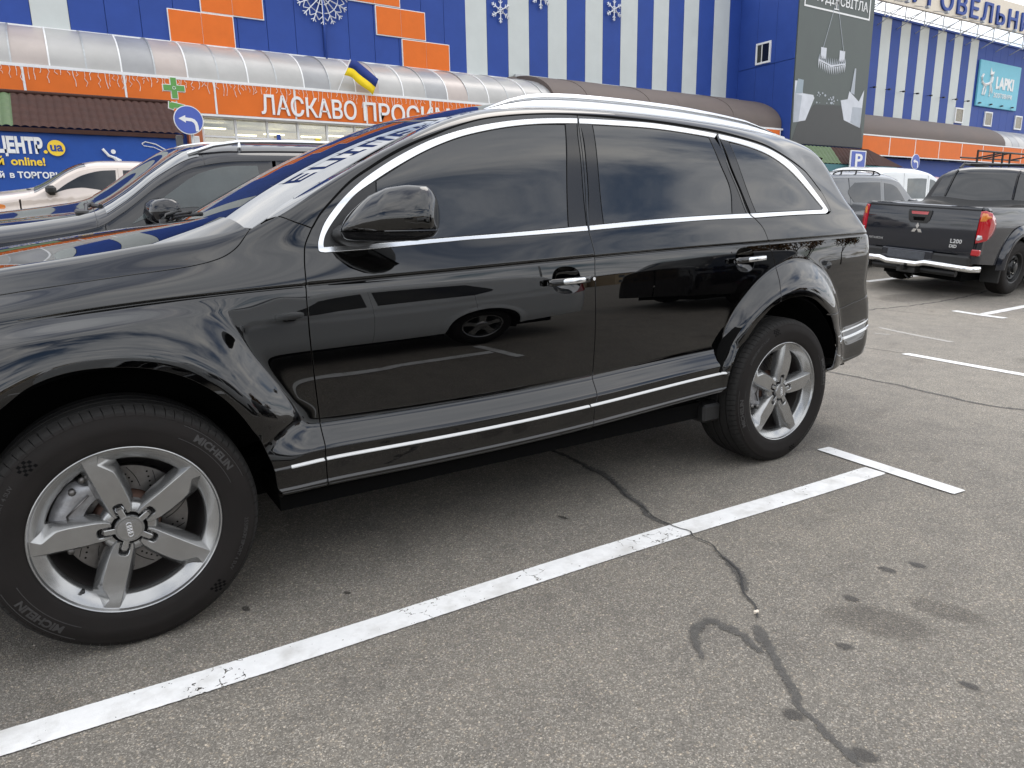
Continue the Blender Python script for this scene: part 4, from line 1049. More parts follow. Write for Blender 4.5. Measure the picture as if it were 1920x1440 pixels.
def Q_S(x, tau, hood=False):
    """body surface -> X, W, Z (W half width, near side positive)"""
    x, tau = np.broadcast_arrays(np.asarray(x, float), np.asarray(tau, float))
    xq = np.minimum(x, 4.25)
    w, z = Q_side(xq, np.minimum(tau, Q_N['C']))
    if np.any(tau > Q_N['C']):
        wt, zt = Q_top(xq, np.maximum(tau, Q_N['C']), hood)
        w = np.where(tau > Q_N['C'], wt, w); z = np.where(tau > Q_N['C'], zt, z)
    u0 = Q_xend(z) - Q_R
    over = np.maximum(x - u0, 0)
    th = np.minimum(over/Q_R, np.pi/2)
    X = np.where(over > 0, u0 + Q_R*np.sin(th), x)
    W = w - Q_R*(1 - np.cos(th)) - np.maximum(over - Q_R*np.pi/2, 0)
    # front end: rounds in the same way
    f0 = -.62 - .25*sstep(1.02, .7, z)
    ov = np.maximum(f0 - x, 0); Rf = .34
    tf = np.minimum(ov/Rf, np.pi/2)
    X = np.where(ov > 0, f0 - Rf*np.sin(tf), X)
    W = W - np.where(ov > 0, .5*Rf*(1 - np.cos(tf)) + np.maximum(ov - Rf*np.pi/2, 0), 0)
    return X, W, z
def _mk_ws():
    aa = np.linspace(0, 1, 13); out = []
    for a in aa:
        x = 1.190 + .062*a*a + .012; t = np.linspace(123, 141, 200); w, z = Q_top(np.full(200, x), t, False)
        out.append(float(np.interp(a*.600, w[::-1], z[::-1])))
    return pchip(aa, out)
_ws_zt = _mk_ws()
def Q_ws(a, s):
    """windscreen: a across (-1..1, +1 the near edge), s up"""
    wb, wt = .742, .600
    xb = .335 + .145*a*a; zb = 1.272 - .022*a*a
    xt = 1.190 + .062*a*a; zt = _ws_zt(np.abs(a)) - .004
    L = 1.0
    # slopes along the glass
    w0 = a*wb; w1 = a*wt
    tx0, tz0 = .93*.96, .56*.96; tx1, tz1 = .93*.97, .335*.97
    k = np.hypot(xt - xb, zt - zb)
    X = hermite(xb, tx0*k, xt, tx1*k, s); Z = hermite(zb, tz0*k, zt, tz1*k, s)
    return X, w0 + (w1 - w0)*s, Z

# seam lines of the body as (x, row) on the surface
Q_SEG = {
 'front_seam': [(0.6025,23.71),(0.6095,37.95),(0.6037,52.25),(0.5995,63.56),(0.5998,69.85),(0.6061,85.77),(0.6165,94.7),(0.6291,99.76),(0.6566,103.98)],
 'seam_front': [(0.6566,103.98),(0.6967,107.43),(0.7678,110.29),(0.8214,111.49),(0.9006,112.1),(0.984,112.57),(1.0763,112.86),(1.1713,112.99),(1.2876,113.43),(1.3883,113.85),(1.5397,113.7),(1.696,113.48),(1.8735,113.15)],
 'seam_mid': [(1.8735,113.15),(2.0337,112.98),(2.1541,112.88),(2.3544,112.83),(2.5562,112.73),(2.709,112.73)],
 'seam_rear': [(2.709,112.73),(2.8758,112.49),(3.054,112.31),(3.1993,111.58),(3.3179,111.11),(3.3674,110.49),(3.4622,106.23),(3.5134,99.19),(3.517,97.62),(3.4838,96.32)],
 'b_seam': [(1.8735,113.15),(1.854,109.73),(1.8433,106.7),(1.8265,102.01),(1.8067,97.55),(1.8105,92.0),(1.8156,85.52),(1.8095,72.65),(1.8093,50.72),(1.7938,34.27),(1.7667,20.16)],
 'c_seam_top': [(2.709,112.73),(2.7179,109.2),(2.7346,105.86),(2.7793,101.57),(2.8169,97.42),(2.8504,96.14)],
 'c_seam_low': [(2.8504,96.14),(2.8971,91.59),(2.9169,87.15),(2.9335,78.61),(2.953,73.61),(2.9773,69.15),(2.9563,65.04),(2.9257,59.55),(2.9215,55.27)],
 'arch_rf': [(2.9215,55.27),(2.86,53.5),(2.8067,50.39),(2.7593,47.25),(2.7227,43.59),(2.6827,39.3),(2.6346,33.98),(2.6075,28.86),(2.5826,13.78)],
 'arch_rr': [(2.9215,55.27),(2.986,56.4),(3.0979,56.73),(3.2072,54.66),(3.3114,50.01),(3.3595,47.42)],
 'arch_bump': [(3.3595,47.42),(3.4007,43.46),(3.4561,34.36),(3.4595,26.58),(3.4379,13.94)],
 'bump_seam': [(3.3595,47.42),(3.6135,47.59),(3.7416,48.46),(3.8666,48.76)],
 'arch_ff': [(-0.2559,58.59),(-0.1771,63.68),(-0.088,65.59),(0.0408,64.69),(0.1609,61.21),(0.2703,54.22),(0.3534,44.33),(0.4141,30.97),(0.4314,16.52)],
 'hood_cut': [(-0.2244,97.01),(-0.0514,96.61),(0.0874,96.54),(0.2871,96.55),(0.3568,98.11),(0.4103,101.89),(0.4696,110.96)],
 'glass_edge': [(0.4696,110.96),(0.5166,113.35),(0.5604,112.85)],
 'pillar_seam': [(0.5604,112.85),(0.6056,107.72),(0.6566,103.98)],
 'pillar_glass': [(0.5604,112.85),(0.7037,115.86),(0.85,116.78),(1.0225,123.19),(1.1694,123.75),(1.2493,122.66)],
 'belt_rear': [(3.4838,96.32),(3.1726,96.46),(2.8504,96.14)],
 'cf_bot': [(0.6882,96.16),(0.8625,96.23),(1.1936,97.02),(1.4781,96.74),(1.8005,96.29)],
 'cf_out': [(0.6882,96.16),(0.6711,96.64),(0.6686,98.06),(0.6744,100.2),(0.704,104.5),(0.7623,107.9),(0.836,109.93),(0.9478,111.24),(1.117,112.09),(1.2791,112.29),(1.4461,112.34),(1.6191,112.38),(1.8633,112.35)],
 'cf_inb': [(0.686,97.8),(0.8556,97.51),(1.1961,97.48),(1.4813,97.39),(1.7999,97.39)],
 'cf_in': [(0.686,97.8),(0.6863,98.81),(0.6982,101.3),(0.7352,104.45),(0.8087,107.88),(0.9023,109.27),(1.07,110.66),(1.2387,111.33),(1.396,111.51),(1.6114,111.65),(1.8549,111.63)],
 'gf_front': [(0.9042,109.23),(0.8848,103.25),(0.8683,97.5)],
 'gf_rear': [(1.793,111.53),(1.7443,104.26),(1.708,97.42)],
 'cr_top': [(1.8758,112.33),(2.064,112.3),(2.2894,112.36),(2.5145,112.22),(2.6998,112.06)],
 'cr_bot': [(1.8118,96.32),(2.2611,96.69),(2.5638,96.73),(2.8349,96.33)],
 'cr_int': [(1.869,111.61),(2.0547,111.53),(2.2789,111.53),(2.5035,111.37),(2.6747,111.24)],
 'cr_inb': [(1.8138,97.38),(2.2669,97.55),(2.6892,97.55),(2.8098,97.53)],
 'gr_front': [(1.9363,111.56),(1.9086,104.09),(1.8901,97.43)],
 'gr_rear': [(2.6387,111.23),(2.6699,106.62),(2.7127,101.91),(2.695,97.55)],
 'cq_out': [(2.7146,112.09),(2.9304,111.83),(3.1062,111.31),(3.2598,109.66),(3.3987,104.52),(3.4755,99.02),(3.4818,97.62),(3.4526,96.53)],
 'cq_bot': [(3.4526,96.53),(3.1731,96.6),(2.851,96.32)],
 'cq_in': [(2.7137,111.16),(2.9163,110.65),(3.0641,109.83),(3.2048,107.85),(3.3243,104.5),(3.4313,99.49),(3.442,98.58),(3.4183,98.03)],
 'cq_inb': [(3.4183,98.03),(3.1794,97.65),(2.8256,97.51)],
 'gq_front': [(2.7699,110.94),(2.8138,104.04),(2.8703,97.56)],
 'cup_f': [(1.7307,72.26),(1.7252,70.26),(1.7117,69.07),(1.6904,68.45),(1.6576,68.46),(1.6254,68.99),(1.6055,69.94),(1.5938,71.31),(1.5911,73.33),(1.5969,75.42),(1.6104,77.21),(1.6313,78.19),(1.6636,78.25),(1.6958,77.5),(1.7159,76.07),(1.7277,74.32)],
 'cup_r': [(2.8118,72.82),(2.8077,70.66),(2.7954,69.33),(2.7753,68.59),(2.7434,68.49),(2.7117,68.96),(2.6916,69.92),(2.6793,71.36),(2.6753,73.53),(2.6801,75.98),(2.6929,77.93),(2.7132,79.04),(2.7447,79.25),(2.7762,78.61),(2.796,77.2),(2.8079,75.03)],
 'bar_f': [(1.5513,72.61),(1.6571,72.48),(1.767,72.43)],
 'bar_r': [(2.6392,73.1),(2.7506,73.14),(2.8622,73.21)],
 'bstrip_t': [(3.6296,30.67),(3.7486,31.14),(3.8891,31.21)],
 'bstrip_b': [(3.6259,28.58),(3.7459,29.08),(3.8867,29.16)],
}

# ---- the parked black SUV ---------------------------------------------------
suv = thing('parked_suv', 'glossy black SUV with silver roof rails and five-spoke wheels filling the front of the picture', 'car')
S_ = lambda k: Q_SEG[k]
rv = lambda k: Q_SEG[k][::-1]
side = lambda u, t: Q_S(u, t, False)
def S_hood(u, r):
    X, W, Z = Q_S(u, 141 - np.abs(r), True); return X, np.where(np.asarray(r) <= 0, W, -W), Z
def S_roof(u, r):
    X, W, Z = Q_S(u, 141 - np.abs(r), False); return X, np.where(np.asarray(r) <= 0, W, -W), Z
def tail_u(t, over=.12):
    t = np.asarray(t, float); u = np.full(t.shape, 3.8)
    for _ in range(30):
        z = Q_side(np.minimum(u, 4.25), np.minimum(t, 113))[1]
        if np.any(t > 113): z = np.where(t > 113, Q_top(np.minimum(u, 4.25), np.maximum(t, 113), False)[1], z)
        u = .5*u + .5*(Q_xend(z) - Q_R + over)
    return u
near = []          # near side parts, mirrored to the far side at the end
def np_(name, outer, m_, holes=(), **k):
    o = panel(name, k.pop('S', side), outer, m_, suv, holes, **k); near.append(o); return o

PB = MT['paint']
# holes and frames of the side windows
bs = S_('b_seam')
hole_f = loop(S_('cf_out'), [S_('cf_out')[-1]] + [(u - .012, t) for u, t in bs[1:4]] + [S_('cf_bot')[-1]], rv('cf_bot'))
cs = S_('c_seam_top')
hole_r = loop(S_('cr_bot'), [S_('cr_bot')[-1]] + [(u - .014, t) for u, t in cs[-2:0:-1]] + [S_('cr_top')[-1]], rv('cr_top'),
              [S_('cr_top')[0]] + [(u + .014, t) for u, t in bs[1:4]] + [S_('cr_bot')[0]])
# front wing
np_('front_wing', loop(S_('arch_ff'), [S_('arch_ff')[-1], (.449, 8), (.455, 2)], [(.455, 2), (.602, 2)], [(.602, 2)] + S_('front_seam')[:1], S_('front_seam'),
    rv('pillar_seam'), rv('glass_edge'), rv('hood_cut'), [S_('hood_cut')[0], (-.75, 97)], [(-.75, 97), (-.75, 66)], [(-.75, 66), (-.5, 61), (-.255, 58.79)]), PB, du=.0075, dt=.45)
# bonnet
hc = [(u, t - 141) for u, t in S_('hood_cut')]
hc2 = [(u, -t) for u, t in hc[::-1]]
panel('bonnet', S_hood, loop([(-.80, -44), (-.2244, -44)], hc, [hc[-1], (.425, -22), (.350, -12), (.330, 0)], [(.330, 0), (.350, 12), (.425, 22), hc2[0]], hc2,
      [(-.2244, 44), (-.80, 44)], [(-.80, 44), (-.84, 20), (-.85, 0), (-.84, -20), (-.80, -44)]), PB, suv, du=.018)
# body side: roof side band, rear pillar and rear quarter in one sheet
tt = np.linspace(49.8, 122.8, 26); tu = tail_u(tt)
tail = [(float(a), float(b)) for a, b in zip(tu, tt)]
np_('body_side', loop(S_('arch_rr'), S_('bump_seam') + [tail[0]], tail, [tail[-1], (3.3, 122.8), (2.2, 122.8), (1.2507, 122.8)], rv('pillar_glass'), S_('pillar_seam'),
    S_('seam_front'), S_('seam_mid'), S_('seam_rear'), S_('belt_rear'), S_('c_seam_low')), PB, du=.0085, dt=.5)
# roof
panel('roof', S_roof, loop([(1.262, -18.2), (3.655, -18.2)], [(3.655, -18.2), (3.70, 0), (3.655, 18.2)], [(3.655, 18.2), (1.262, 18.2)], [(1.262, 18.2), (1.222, 9), (1.205, 0), (1.222, -9), (1.262, -18.2)]), PB, suv, du=.05, gap=.001)
# doors with their recessed grips
np_('front_door', loop([(.605, 2), (1.745, 2)], [(1.745, 2), bs[-1]], rv('b_seam'), rv('seam_front'), rv('front_seam'), [S_('front_seam')[0], (.602, 2)]), PB,
    holes=[hole_f, loop(S_('cup_f') + S_('cup_f')[:1])])
arf = S_('arch_rf')
np_('rear_door', loop([(1.745, 2), (2.538, 2)], [(2.538, 2), (2.545, 9), arf[-1]], arf[::-1], rv('c_seam_low'), rv('c_seam_top'), rv('seam_mid'), S_('b_seam'), [bs[-1], (1.745, 2)]), PB,
    holes=[hole_r, loop(S_('cup_r') + S_('cup_r')[:1])], du=.0075, dt=.45)
# quarter window frame between roof seam and chrome
np_('quarter_frame', loop(S_('cq_out')[:-1], [S_('cq_out')[-2], S_('seam_rear')[-2]], S_('seam_rear')[-2::-1], [S_('seam_rear')[0], S_('cq_out')[0]]), PB, gap=.0015)
# tailgate and rear bumper (wrap round to the centre line)
def end_u(t):
    lo = tail_u(t, 0) + 0; hi = lo + 1.2
    for _ in range(40):
        mid = .5*(lo + hi); W = Q_S(mid, t)[1]
        lo = np.where(W > .0015, mid, lo); hi = np.where(W > .0015, hi, mid)
    return lo
eu = [(float(a), float(b)) for a, b in zip(end_u(tt), tt)]
panel('tailgate', side, loop([tail[0], eu[0]], eu, [eu[-1], tail[-1]], tail[::-1]), PB, suv, du=.03, mirror=True)
ab = S_('arch_bump'); b0 = [(float(end_u(np.array([3.0]))[0]), 3.0)]; bm_ = [(float(end_u(np.array([49.6]))[0]), 49.6)]
panel('rear_bumper', side, loop(ab[::-1] + [(3.3239, 47.84)], S_('bump_seam') + [(tail[0][0], 49.7)], [(tail[0][0], 49.7)] + bm_, bm_ + b0, b0 + [(3.47, 3.0)], [(3.47, 3), (3.395, 10), ab[-1]]), PB, suv, du=.025, mirror=True)
fu = -1.75
def front_u(t):
    lo = np.full(np.shape(t), -2.6); hi = np.full(np.shape(t), -.9)
    for _ in range(40):
        mid = .5*(lo + hi); W = Q_S(mid, t)[1]
        hi = np.where(W > .0015, mid, hi); lo = np.where(W > .0015, lo, mid)
    return hi
tf = np.linspace(64.5, 3, 12); ff = [(float(a), float(b)) for a, b in zip(front_u(tf), tf)]
fl = [(-.77, 64.5), (-.5, 60), (-.262, 57)]
panel('front_bumper', side, loop(ff, [ff[-1], (-.52, 3)], [(-.52, 3), (-.47, 20), (-.40, 42), (-.262, 57)], fl[::-1], [fl[0], ff[0]]), PB, suv, du=.03, mirror=True)
tf = np.linspace(96.5, 66, 8); fh = [(float(a), float(b)) for a, b in zip(front_u(tf), tf)]
np_('headlamp', loop([(-.78, 66), (-1.35, 66)][::-1], [(-.78, 66), (-.78, 96)], [(-.78, 96), (-1.30, 96)], [(-1.30, 96), (-1.35, 66)]), mat('headlamp glass', (.25, .26, .27), .03, .3, coat=1), du=.03)
panel('grille', side, loop([(-1.36, 66)] + fh[::-1][:1], fh[::-1], [fh[0], (-1.31, 96)], [(-1.31, 96), (-1.36, 66)]), MT['black'], suv, du=.05, mirror=True)

# black seal along the roof seam, darker border of the windscreen
up_, dn_ = [(u, t + .30) for u, t in S_('seam_front') + S_('seam_mid')[1:] + S_('seam_rear')[1:7]], [(u, t - .22) for u, t in S_('seam_front') + S_('seam_mid')[1:] + S_('seam_rear')[1:7]]
np_('roof_seal', loop(dn_, [dn_[-1], up_[-1]], up_[::-1], [up_[0], dn_[0]]), MT['matte'], du=.02, dt=.5, gap=0, off=.0012, depth=.004)
pg = S_('pillar_glass')
np_('windscreen_border', loop(pg, [pg[-1], (1.255, 123.3)], [(1.255, 123.3), (.9, 123.3), (.57, 123.3)], [(.57, 123.3), (.53, 118), pg[0]]), MT['wglass'], du=.02, dt=.5, gap=.0005, off=-.0015, depth=.004)
def nose_u(t):
    lo = np.full(np.shape(t), -2.6); hi = np.full(np.shape(t), -.80)
    for _ in range(40):
        mid = .5*(lo + hi); W = Q_S(mid, t, True)[1]
        hi = np.where(W > .0015, mid, hi); lo = np.where(W > .0015, lo, mid)
    return hi
tn = np.linspace(139.5, 97, 14); nn_ = [(float(a), float(b)) for a, b in zip(nose_u(tn), tn)]
panel('nose_panel', lambda u, t: Q_S(u, t, True), loop([(-.80, 97), (-.84, 121), (-.85, 138)], [(-.85, 138), nn_[0]], nn_, [nn_[-1], (-.80, 97)]), PB, suv, du=.04, gap=.001, mirror=True)
# chrome strips round the windows
CH = dict(off=.0035, gap=.0004, depth=.008, bev=.001, dt=.5, step=.006)
np_('window_trim', loop(S_('cf_out'), [S_('cf_out')[-1], S_('cf_in')[-1]], rv('cf_in'), S_('cf_inb'), [S_('cf_inb')[-1], S_('cf_bot')[-1]], rv('cf_bot')), MT['chrome'], **CH)
np_('window_trim', loop(S_('cr_int'), [S_('cr_int')[-1], S_('cr_top')[-1]], rv('cr_top'), [S_('cr_top')[0], S_('cr_int')[0]]), MT['chrome'], **CH)
np_('window_trim', loop(S_('cr_bot'), [S_('cr_bot')[-1], S_('cr_inb')[-1]], rv('cr_inb'), [S_('cr_inb')[0], S_('cr_bot')[0]]), MT['chrome'], **CH)
np_('window_trim', loop(S_('cq_out'), S_('cq_bot'), [S_('cq_bot')[-1], S_('cq_inb')[-1]], rv('cq_inb'), rv('cq_in'), [S_('cq_in')[0], S_('cq_out')[0]]), MT['chrome'], **CH)
# seals (behind), glass, pillar covers
SE = dict(off=-.006, gap=-.004, flange=False, du=.03)
np_('window_seal', loop(S_('cf_in'), [S_('cf_in')[-1], S_('cf_inb')[-1]], rv('cf_inb')), MT['seal'], **SE)
np_('window_seal', loop(S_('cr_inb'), [S_('cr_inb')[-1], S_('cr_int')[-1]], rv('cr_int'), [S_('cr_int')[0], S_('cr_inb')[0]]), MT['seal'], **SE)
np_('window_seal', loop(rv('cq_inb'), rv('cq_in'), [S_('cq_in')[0], S_('cq_inb')[-1]]), MT['seal'], **SE)
GL = dict(off=-.001, gap=.005, depth=.006, bev=.0006, du=.02)
gi = lambda k, a, b: [q for q in S_(k) if a < q[0] < b]
gff, gfr = S_('gf_front'), S_('gf_rear')
np_('side_glass', loop([gff[-1]] + gi('cf_inb', .9, 1.69) + [gfr[-1]], gfr[::-1], ([gfr[0]] + gi('cf_in', .93, 1.77)[::-1] + [gff[0]]), gff), MT['glass'], **GL)
grf, grr = S_('gr_front'), S_('gr_rear')
np_('side_glass', loop([grf[-1]] + gi('cr_inb', 1.92, 2.66) + [grr[-1]], grr[::-1], [grr[0]] + gi('cr_int', 1.96, 2.60)[::-1] + [grf[0]], grf), MT['glass'], **GL)
gq = S_('gq_front')
np_('side_glass', loop([gq[-1]] + S_('cq_inb')[-2::-1], rv('cq_in')[:-1] + [gq[0]], gq), MT['glass'], **GL)
PT = dict(off=.0005, gap=.002, depth=.006, bev=.0008, du=.03)
np_('mirror_triangle', loop([S_('cf_inb')[0]] + gi('cf_inb', .7, .86) + [gff[-1]], gff[::-1], [gff[0]] + gi('cf_in', 0, .88)[::-1]), MT['black'], **PT)
bi = [(u - .014, t) for u, t in bs[1:4]]
np_('pillar_cover', loop([gfr[-1], S_('cf_inb')[-1]], [S_('cf_inb')[-1]] + bi[::-1] + [S_('cf_in')[-1]], [S_('cf_in')[-1], gfr[0]], gfr), MT['gloss'], **PT)
bo = [(u + .016, t) for u, t in bs[1:4]]
np_('pillar_cover', loop([S_('cr_inb')[0], grf[-1]], grf[::-1], [grf[0], S_('cr_int')[0]], [S_('cr_int')[0]] + bo + [S_('cr_inb')[0]]), MT['gloss'], **PT)
co = [(u - .016, t) for u, t in cs[1:5]]
np_('pillar_cover', loop([grr[-1], S_('cr_inb')[-1]], [S_('cr_inb')[-1]] + co[::-1] + [S_('cr_int')[-1]], [S_('cr_int')[-1], grr[0]], grr), MT['gloss'], **PT)
ci = [(u + .012, t) for u, t in cs[1:5]]
np_('pillar_cover', loop([S_('cq_inb')[-1], gq[-1]], gq[::-1], [gq[0], S_('cq_in')[0]], [S_('cq_in')[0]] + ci + [S_('cq_inb')[-1]]), MT['gloss'], **PT)
# bright strips on the sills and on the bumper corner
ST = dict(off=.004, gap=0, depth=.008, bev=.0012, dt=.5)
for a, b in ((.482, .5975), (.6065, 1.7405), (1.7475, 2.575)):
    ta, tb = 22.3, 24.4
    np_('sill_strip', loop([(a, ta), (b, ta)], [(b, ta), (b - .004, tb)], [(b - .004, tb), (a, tb)], [(a, tb), (a, ta)]), MT['strip'], **ST)
np_('bumper_strip', loop([(3.512, 31.0), (3.70, 30.7), (3.95, 30.9)], [(3.95, 30.9), (3.95, 32.1)], [(3.95, 32.1), (3.70, 31.9), (3.508, 32.2)], [(3.508, 32.2), (3.512, 31.0)]), MT['chrome'], **ST)
np_('bumper_strip', loop([(3.47, 34.6), (3.70, 34.4), (3.95, 34.6)], [(3.95, 34.6), (3.95, 35.2)], [(3.95, 35.2), (3.70, 35.0), (3.47, 35.2)], [(3.47, 35.2), (3.47, 34.6)]), MT['chrome'], off=.001, gap=0, depth=.003)

# recessed grip bowls and pull bars
def bowl(seg):
    lp = np.array(Q_SEG[seg]); c = lp.mean(0); v = []; f = []
    n = 40; q = loop(list(map(tuple, lp)) + [tuple(lp[0])], per=4); idx = np.linspace(0, len(q) - 1, n, endpoint=False).astype(int); q = q[idx]
    rings = np.linspace(1.02, 0, 9)
    for k in rings:
        uv = c + (q - c)*k
        P, a, b, N = surf_frame(side, uv[:, 0], uv[:, 1])
        v += list(P - N*(.034*(1 - max(min(k, 1), 0)**3) + .001))
    for i in range(8):
        for j in range(n): f.append((i*n + j, i*n + (j+1) % n, (i+1)*n + (j+1) % n, (i+1)*n + j))
    return mesh_obj('grip_bowl', v, f, PB, suv, True)
near.append(bowl('cup_f')); near.append(bowl('cup_r'))
def pull_bar(seg, key):
    pts = []
    for u, t in spline(Q_SEG[seg], per=7):
        P, a, b, N = surf_frame(side, np.array([u]), np.array([t])); pts.append((Vector(P[0]), Vector(N[0]), Vector(b[0]).normalized(), Vector(a[0]).normalized()))
    n = len(pts); V, F = [], []; prof = 16
    def sweep(hh, out, th, ends):
        v, f = [], []
        for i, (p, nn, up, ax) in enumerate(pts):
            e = min(1, min(i, n-1-i)/1.5 + ends); e = math.sqrt(max(1 - (1 - e)**2, .02))
            bow = out*(.55 + .45*math.sin(math.pi*min(1, (i+1)/(n)*1.0)))
            for j in range(prof):
                a = 2*math.pi*j/prof
                ca, sa = math.cos(a), math.sin(a)
                v.append(p + nn*(bow + th*abs(ca)**.6*(1 if ca > 0 else -1)*e) + up*(hh*abs(sa)**.7*(1 if sa > 0 else -1)*e))
        for i in range(n - 1):
            for j in range(prof): f.append((i*prof + j, i*prof + (j+1) % prof, (i+1)*prof + (j+1) % prof, (i+1)*prof + j))
        f.append(tuple(range(prof))); f.append(tuple(range((n-1)*prof, n*prof))[::-1])
        return v, f
    v, f = sweep(.0145, .042, .010, 0.35)
    o = mesh_obj('door_handle', v, f, PB, suv, True); near.append(o)
    pts[:] = pts[2:-1] if key else pts[2:]
    n = len(pts)
    v, f = sweep(.0115, .0485, .0075, .5)
    c = mesh_obj('handle_inlay', v, f, MT['chrome'], o, True)
    if key:
        p, nn, up, ax = pts[-1]
        k = MB(); k.tube([p + nn*.05 + ax*.010, p + nn*.055 + ax*.010], .007, 16); k.build('lock_cylinder', MT['chrome'], o, False)
pull_bar('bar_f', True); pull_bar('bar_r', False)

# dark shell behind the shut gaps, wheel housings, underbody
gu = np.arange(-1.0, 4.0, .05); gt = np.r_[np.arange(3, 41, 4), np.arange(41, 114, 4)]
U, T = np.meshgrid(gu, gt, indexing='ij'); P, a, b, N = surf_frame(side, U.ravel(), T.ravel())
P = P - N*.016; nT = len(gt); f = []
for i in range(len(gu) - 1):
    for j in range(nT - 1):
        q = [i*nT + j, (i+1)*nT + j, (i+1)*nT + j + 1, i*nT + j + 1]
        c = P[q].mean(0)
        if min(math.hypot(c[0], c[2] - .375), math.hypot(c[0] - 3.002, c[2] - .375)) < .56 and c[2] < .93: continue
        if any(math.hypot(c[0] - x, c[2] - z) < .12 for x, z in ((1.665, .99), (2.75, 1.05))): continue
        f.append(q)
near.append(mesh_obj('inner_shell', P, f, MT['matte'], suv, True))
for cx in (0, 3.002):
    k = MB(); n = 28
    pr = [(.955, .485), (.93, .505), (.60, .505)] if cx else [(.945, .49), (.92, .505), (.60, .505)]
    v = []; f = []
    for i in range(n + 1):
        th = math.pi*(.07 + .91*i/n)
        for w_, r_ in pr: v.append((cx + r_*math.cos(th), -w_, .375 + r_*math.sin(th)))
    for i in range(n):
        for j in range(2): f.append((i*3 + j, (i+1)*3 + j, (i+1)*3 + j + 1, i*3 + j + 1))
    v.append((cx, -.6, .375)); c = len(v) - 1
    f += [(i*3 + 2, (i+1)*3 + 2, c) for i in range(n)]
    near.append(mesh_obj('wheel_housing', v, f, MT['matte'], suv, True))
k = MB(); k.box((-.5, -.60, .27), (3.5, .60, .42)); k.box((.46, -.86, .29), (2.52, .86, .37)); k.box((-.95, -.72, .30), (-.5, .72, .40)); k.box((3.5, -.70, .36), (3.95, .70, .42))
k.build('underbody', MT['matte'], suv)
k = MB(); k.box((2.50, -.90, .27), (2.62, -.70, .36), .012); near.append(k.build('air_deflector', MT['black'], suv))

# windscreen, cowl and wipers
S_ws = lambda s, a: Q_ws(a, s)
panel('windscreen', S_ws, loop([(0, -1), (1, -1)], [(1, -1), (1, 1)], [(1, 1), (0, 1)], [(0, 1), (0, -1)], per=20), MT['wglass'], suv, du=.03, dt=.04, gap=.001, depth=.004, nflip=-1, off=-.002)
k = MB(); aa = np.linspace(-1, 1, 31); v = []; f = []
for a_ in aa:
    X, W, Z = Q_ws(a_, 0.012); Xh = .32 + .125*a_*a_
    for x, z in ((Xh - .02, Z - .055), (Xh + .0, Z - .035), (float(X) - .03, Z - .012), (float(X) + .01, Z - .006)): v.append((x, -float(W)*1.0, float(z)))
for i in range(30):
    for j in range(3): f.append((i*4 + j, i*4 + j + 1, (i+1)*4 + j + 1, (i+1)*4 + j))
mesh_obj('cowl_panel', v, f, MT['black'], suv, True)
def wspt(a, s, o=0):
    X, W, Z = Q_ws(a, s); return Vector((float(X) - .5*o, -float(W), float(Z) + .86*o))
for a0, a1, s1, hub in ((-.30, .44, .03, -.10), (-.95, -.36, .035, -.80)):
    w = MB()
    p0 = wspt(hub, -.02, .02)
    w.tube([p0 + Vector((0, 0, -.02)), p0 + Vector((0, 0, .012))], .018, 12)
    w.tube([p0 + Vector((0, 0, .008)), wspt(hub*.6 + a0*.4, .01, .035), wspt((a0 + a1)/2, (s1 + .02)*.9, .03)], [.013, .011, .007], 8)
    arm = w.build('wiper_arm', MT['black'], suv, True)
    w = MB(); w.tube([wspt(a0 + (a1 - a0)*i/12, .02 + s1*.9*i/12, .014) for i in range(13)], .0085, 6); w.tube([wspt(a0 + (a1 - a0)*i/12, .02 + s1*.9*i/12, .024) for i in range(2, 11)], .006, 6)
    w.build('wiper_blade', MT['seal'], arm, True)
# spoiler over the tailgate glass
k = MB(); v = []; f = []
ws_ = np.linspace(-.60, .60, 25)
for w_ in ws_:
    e = 1 - (abs(w_)/.60)**6
    x1 = 3.835 - .05*(w_/.6)**2 - (1 - e)*.08; zz = 1.672 - .062*(w_/.6)**2
    for x, z in ((3.655, zz - .003), (3.72, zz - .012), (x1 - .03, zz - .043), (x1, zz - .058), (x1 - .004, zz - .075), (x1 - .05, zz - .085), (3.68, zz - .075)): v.append((x, -w_, z - (1 - e)*.012))
for i in range(24):
    for j in range(6): f.append((i*7 + j, (i+1)*7 + j, (i+1)*7 + j + 1, i*7 + j + 1))
f += [tuple(range(7)), tuple(range(24*7, 25*7))[::-1]]
shade_auto(mesh_obj('rear_spoiler', v, f, PB, suv), 50)

# roof rails
def rail():
    xs = np.r_[1.47, 1.49, 1.53, 1.60, 1.68, 1.76, np.linspace(1.85, 3.05, 16), 3.12, 3.19, 3.26, 3.31, 3.34]
    h = np.interp(xs, [1.47, 1.53, 1.60, 1.68, 1.76, 1.9, 2.6, 3.05, 3.19, 3.34], [.004, .018, .034, .047, .053, .056, .053, .042, .025, .003])
    v = []; f = []; prof = []
    for x, hh in zip(xs, h):
        w_ = float(Q_wg(x)) - .012; z = float(Q_zg(x)) - .004
        # two stacked mouldings: lower wall and rounded top bar
        pr = [(.046, -.016), (.046, .0), (.042, hh*.18), (.026, hh*.56), (.0215, hh*.58), (.0215, hh*.62), (.029, hh*.65), (.0295, hh*.72), (.024, hh*.90), (.014, hh), (.0, hh), (-.012, hh*.93), (-.016, hh*.7), (-.015, -.006)]
        for a, b in pr: v.append((x, -(w_ + a - .008), z + b))
    n = len(pr)
    for i in range(len(xs) - 1):
        for j in range(n - 1): f.append((i*n + j, (i+1)*n + j, (i+1)*n + j + 1, i*n + j + 1))
    f += [tuple(range(n)), tuple(range((len(xs)-1)*n, len(xs)*n))[::-1]]
    o = mesh_obj('roof_rail', v, f, MT['rail'], suv); shade_auto(o, 40); return o
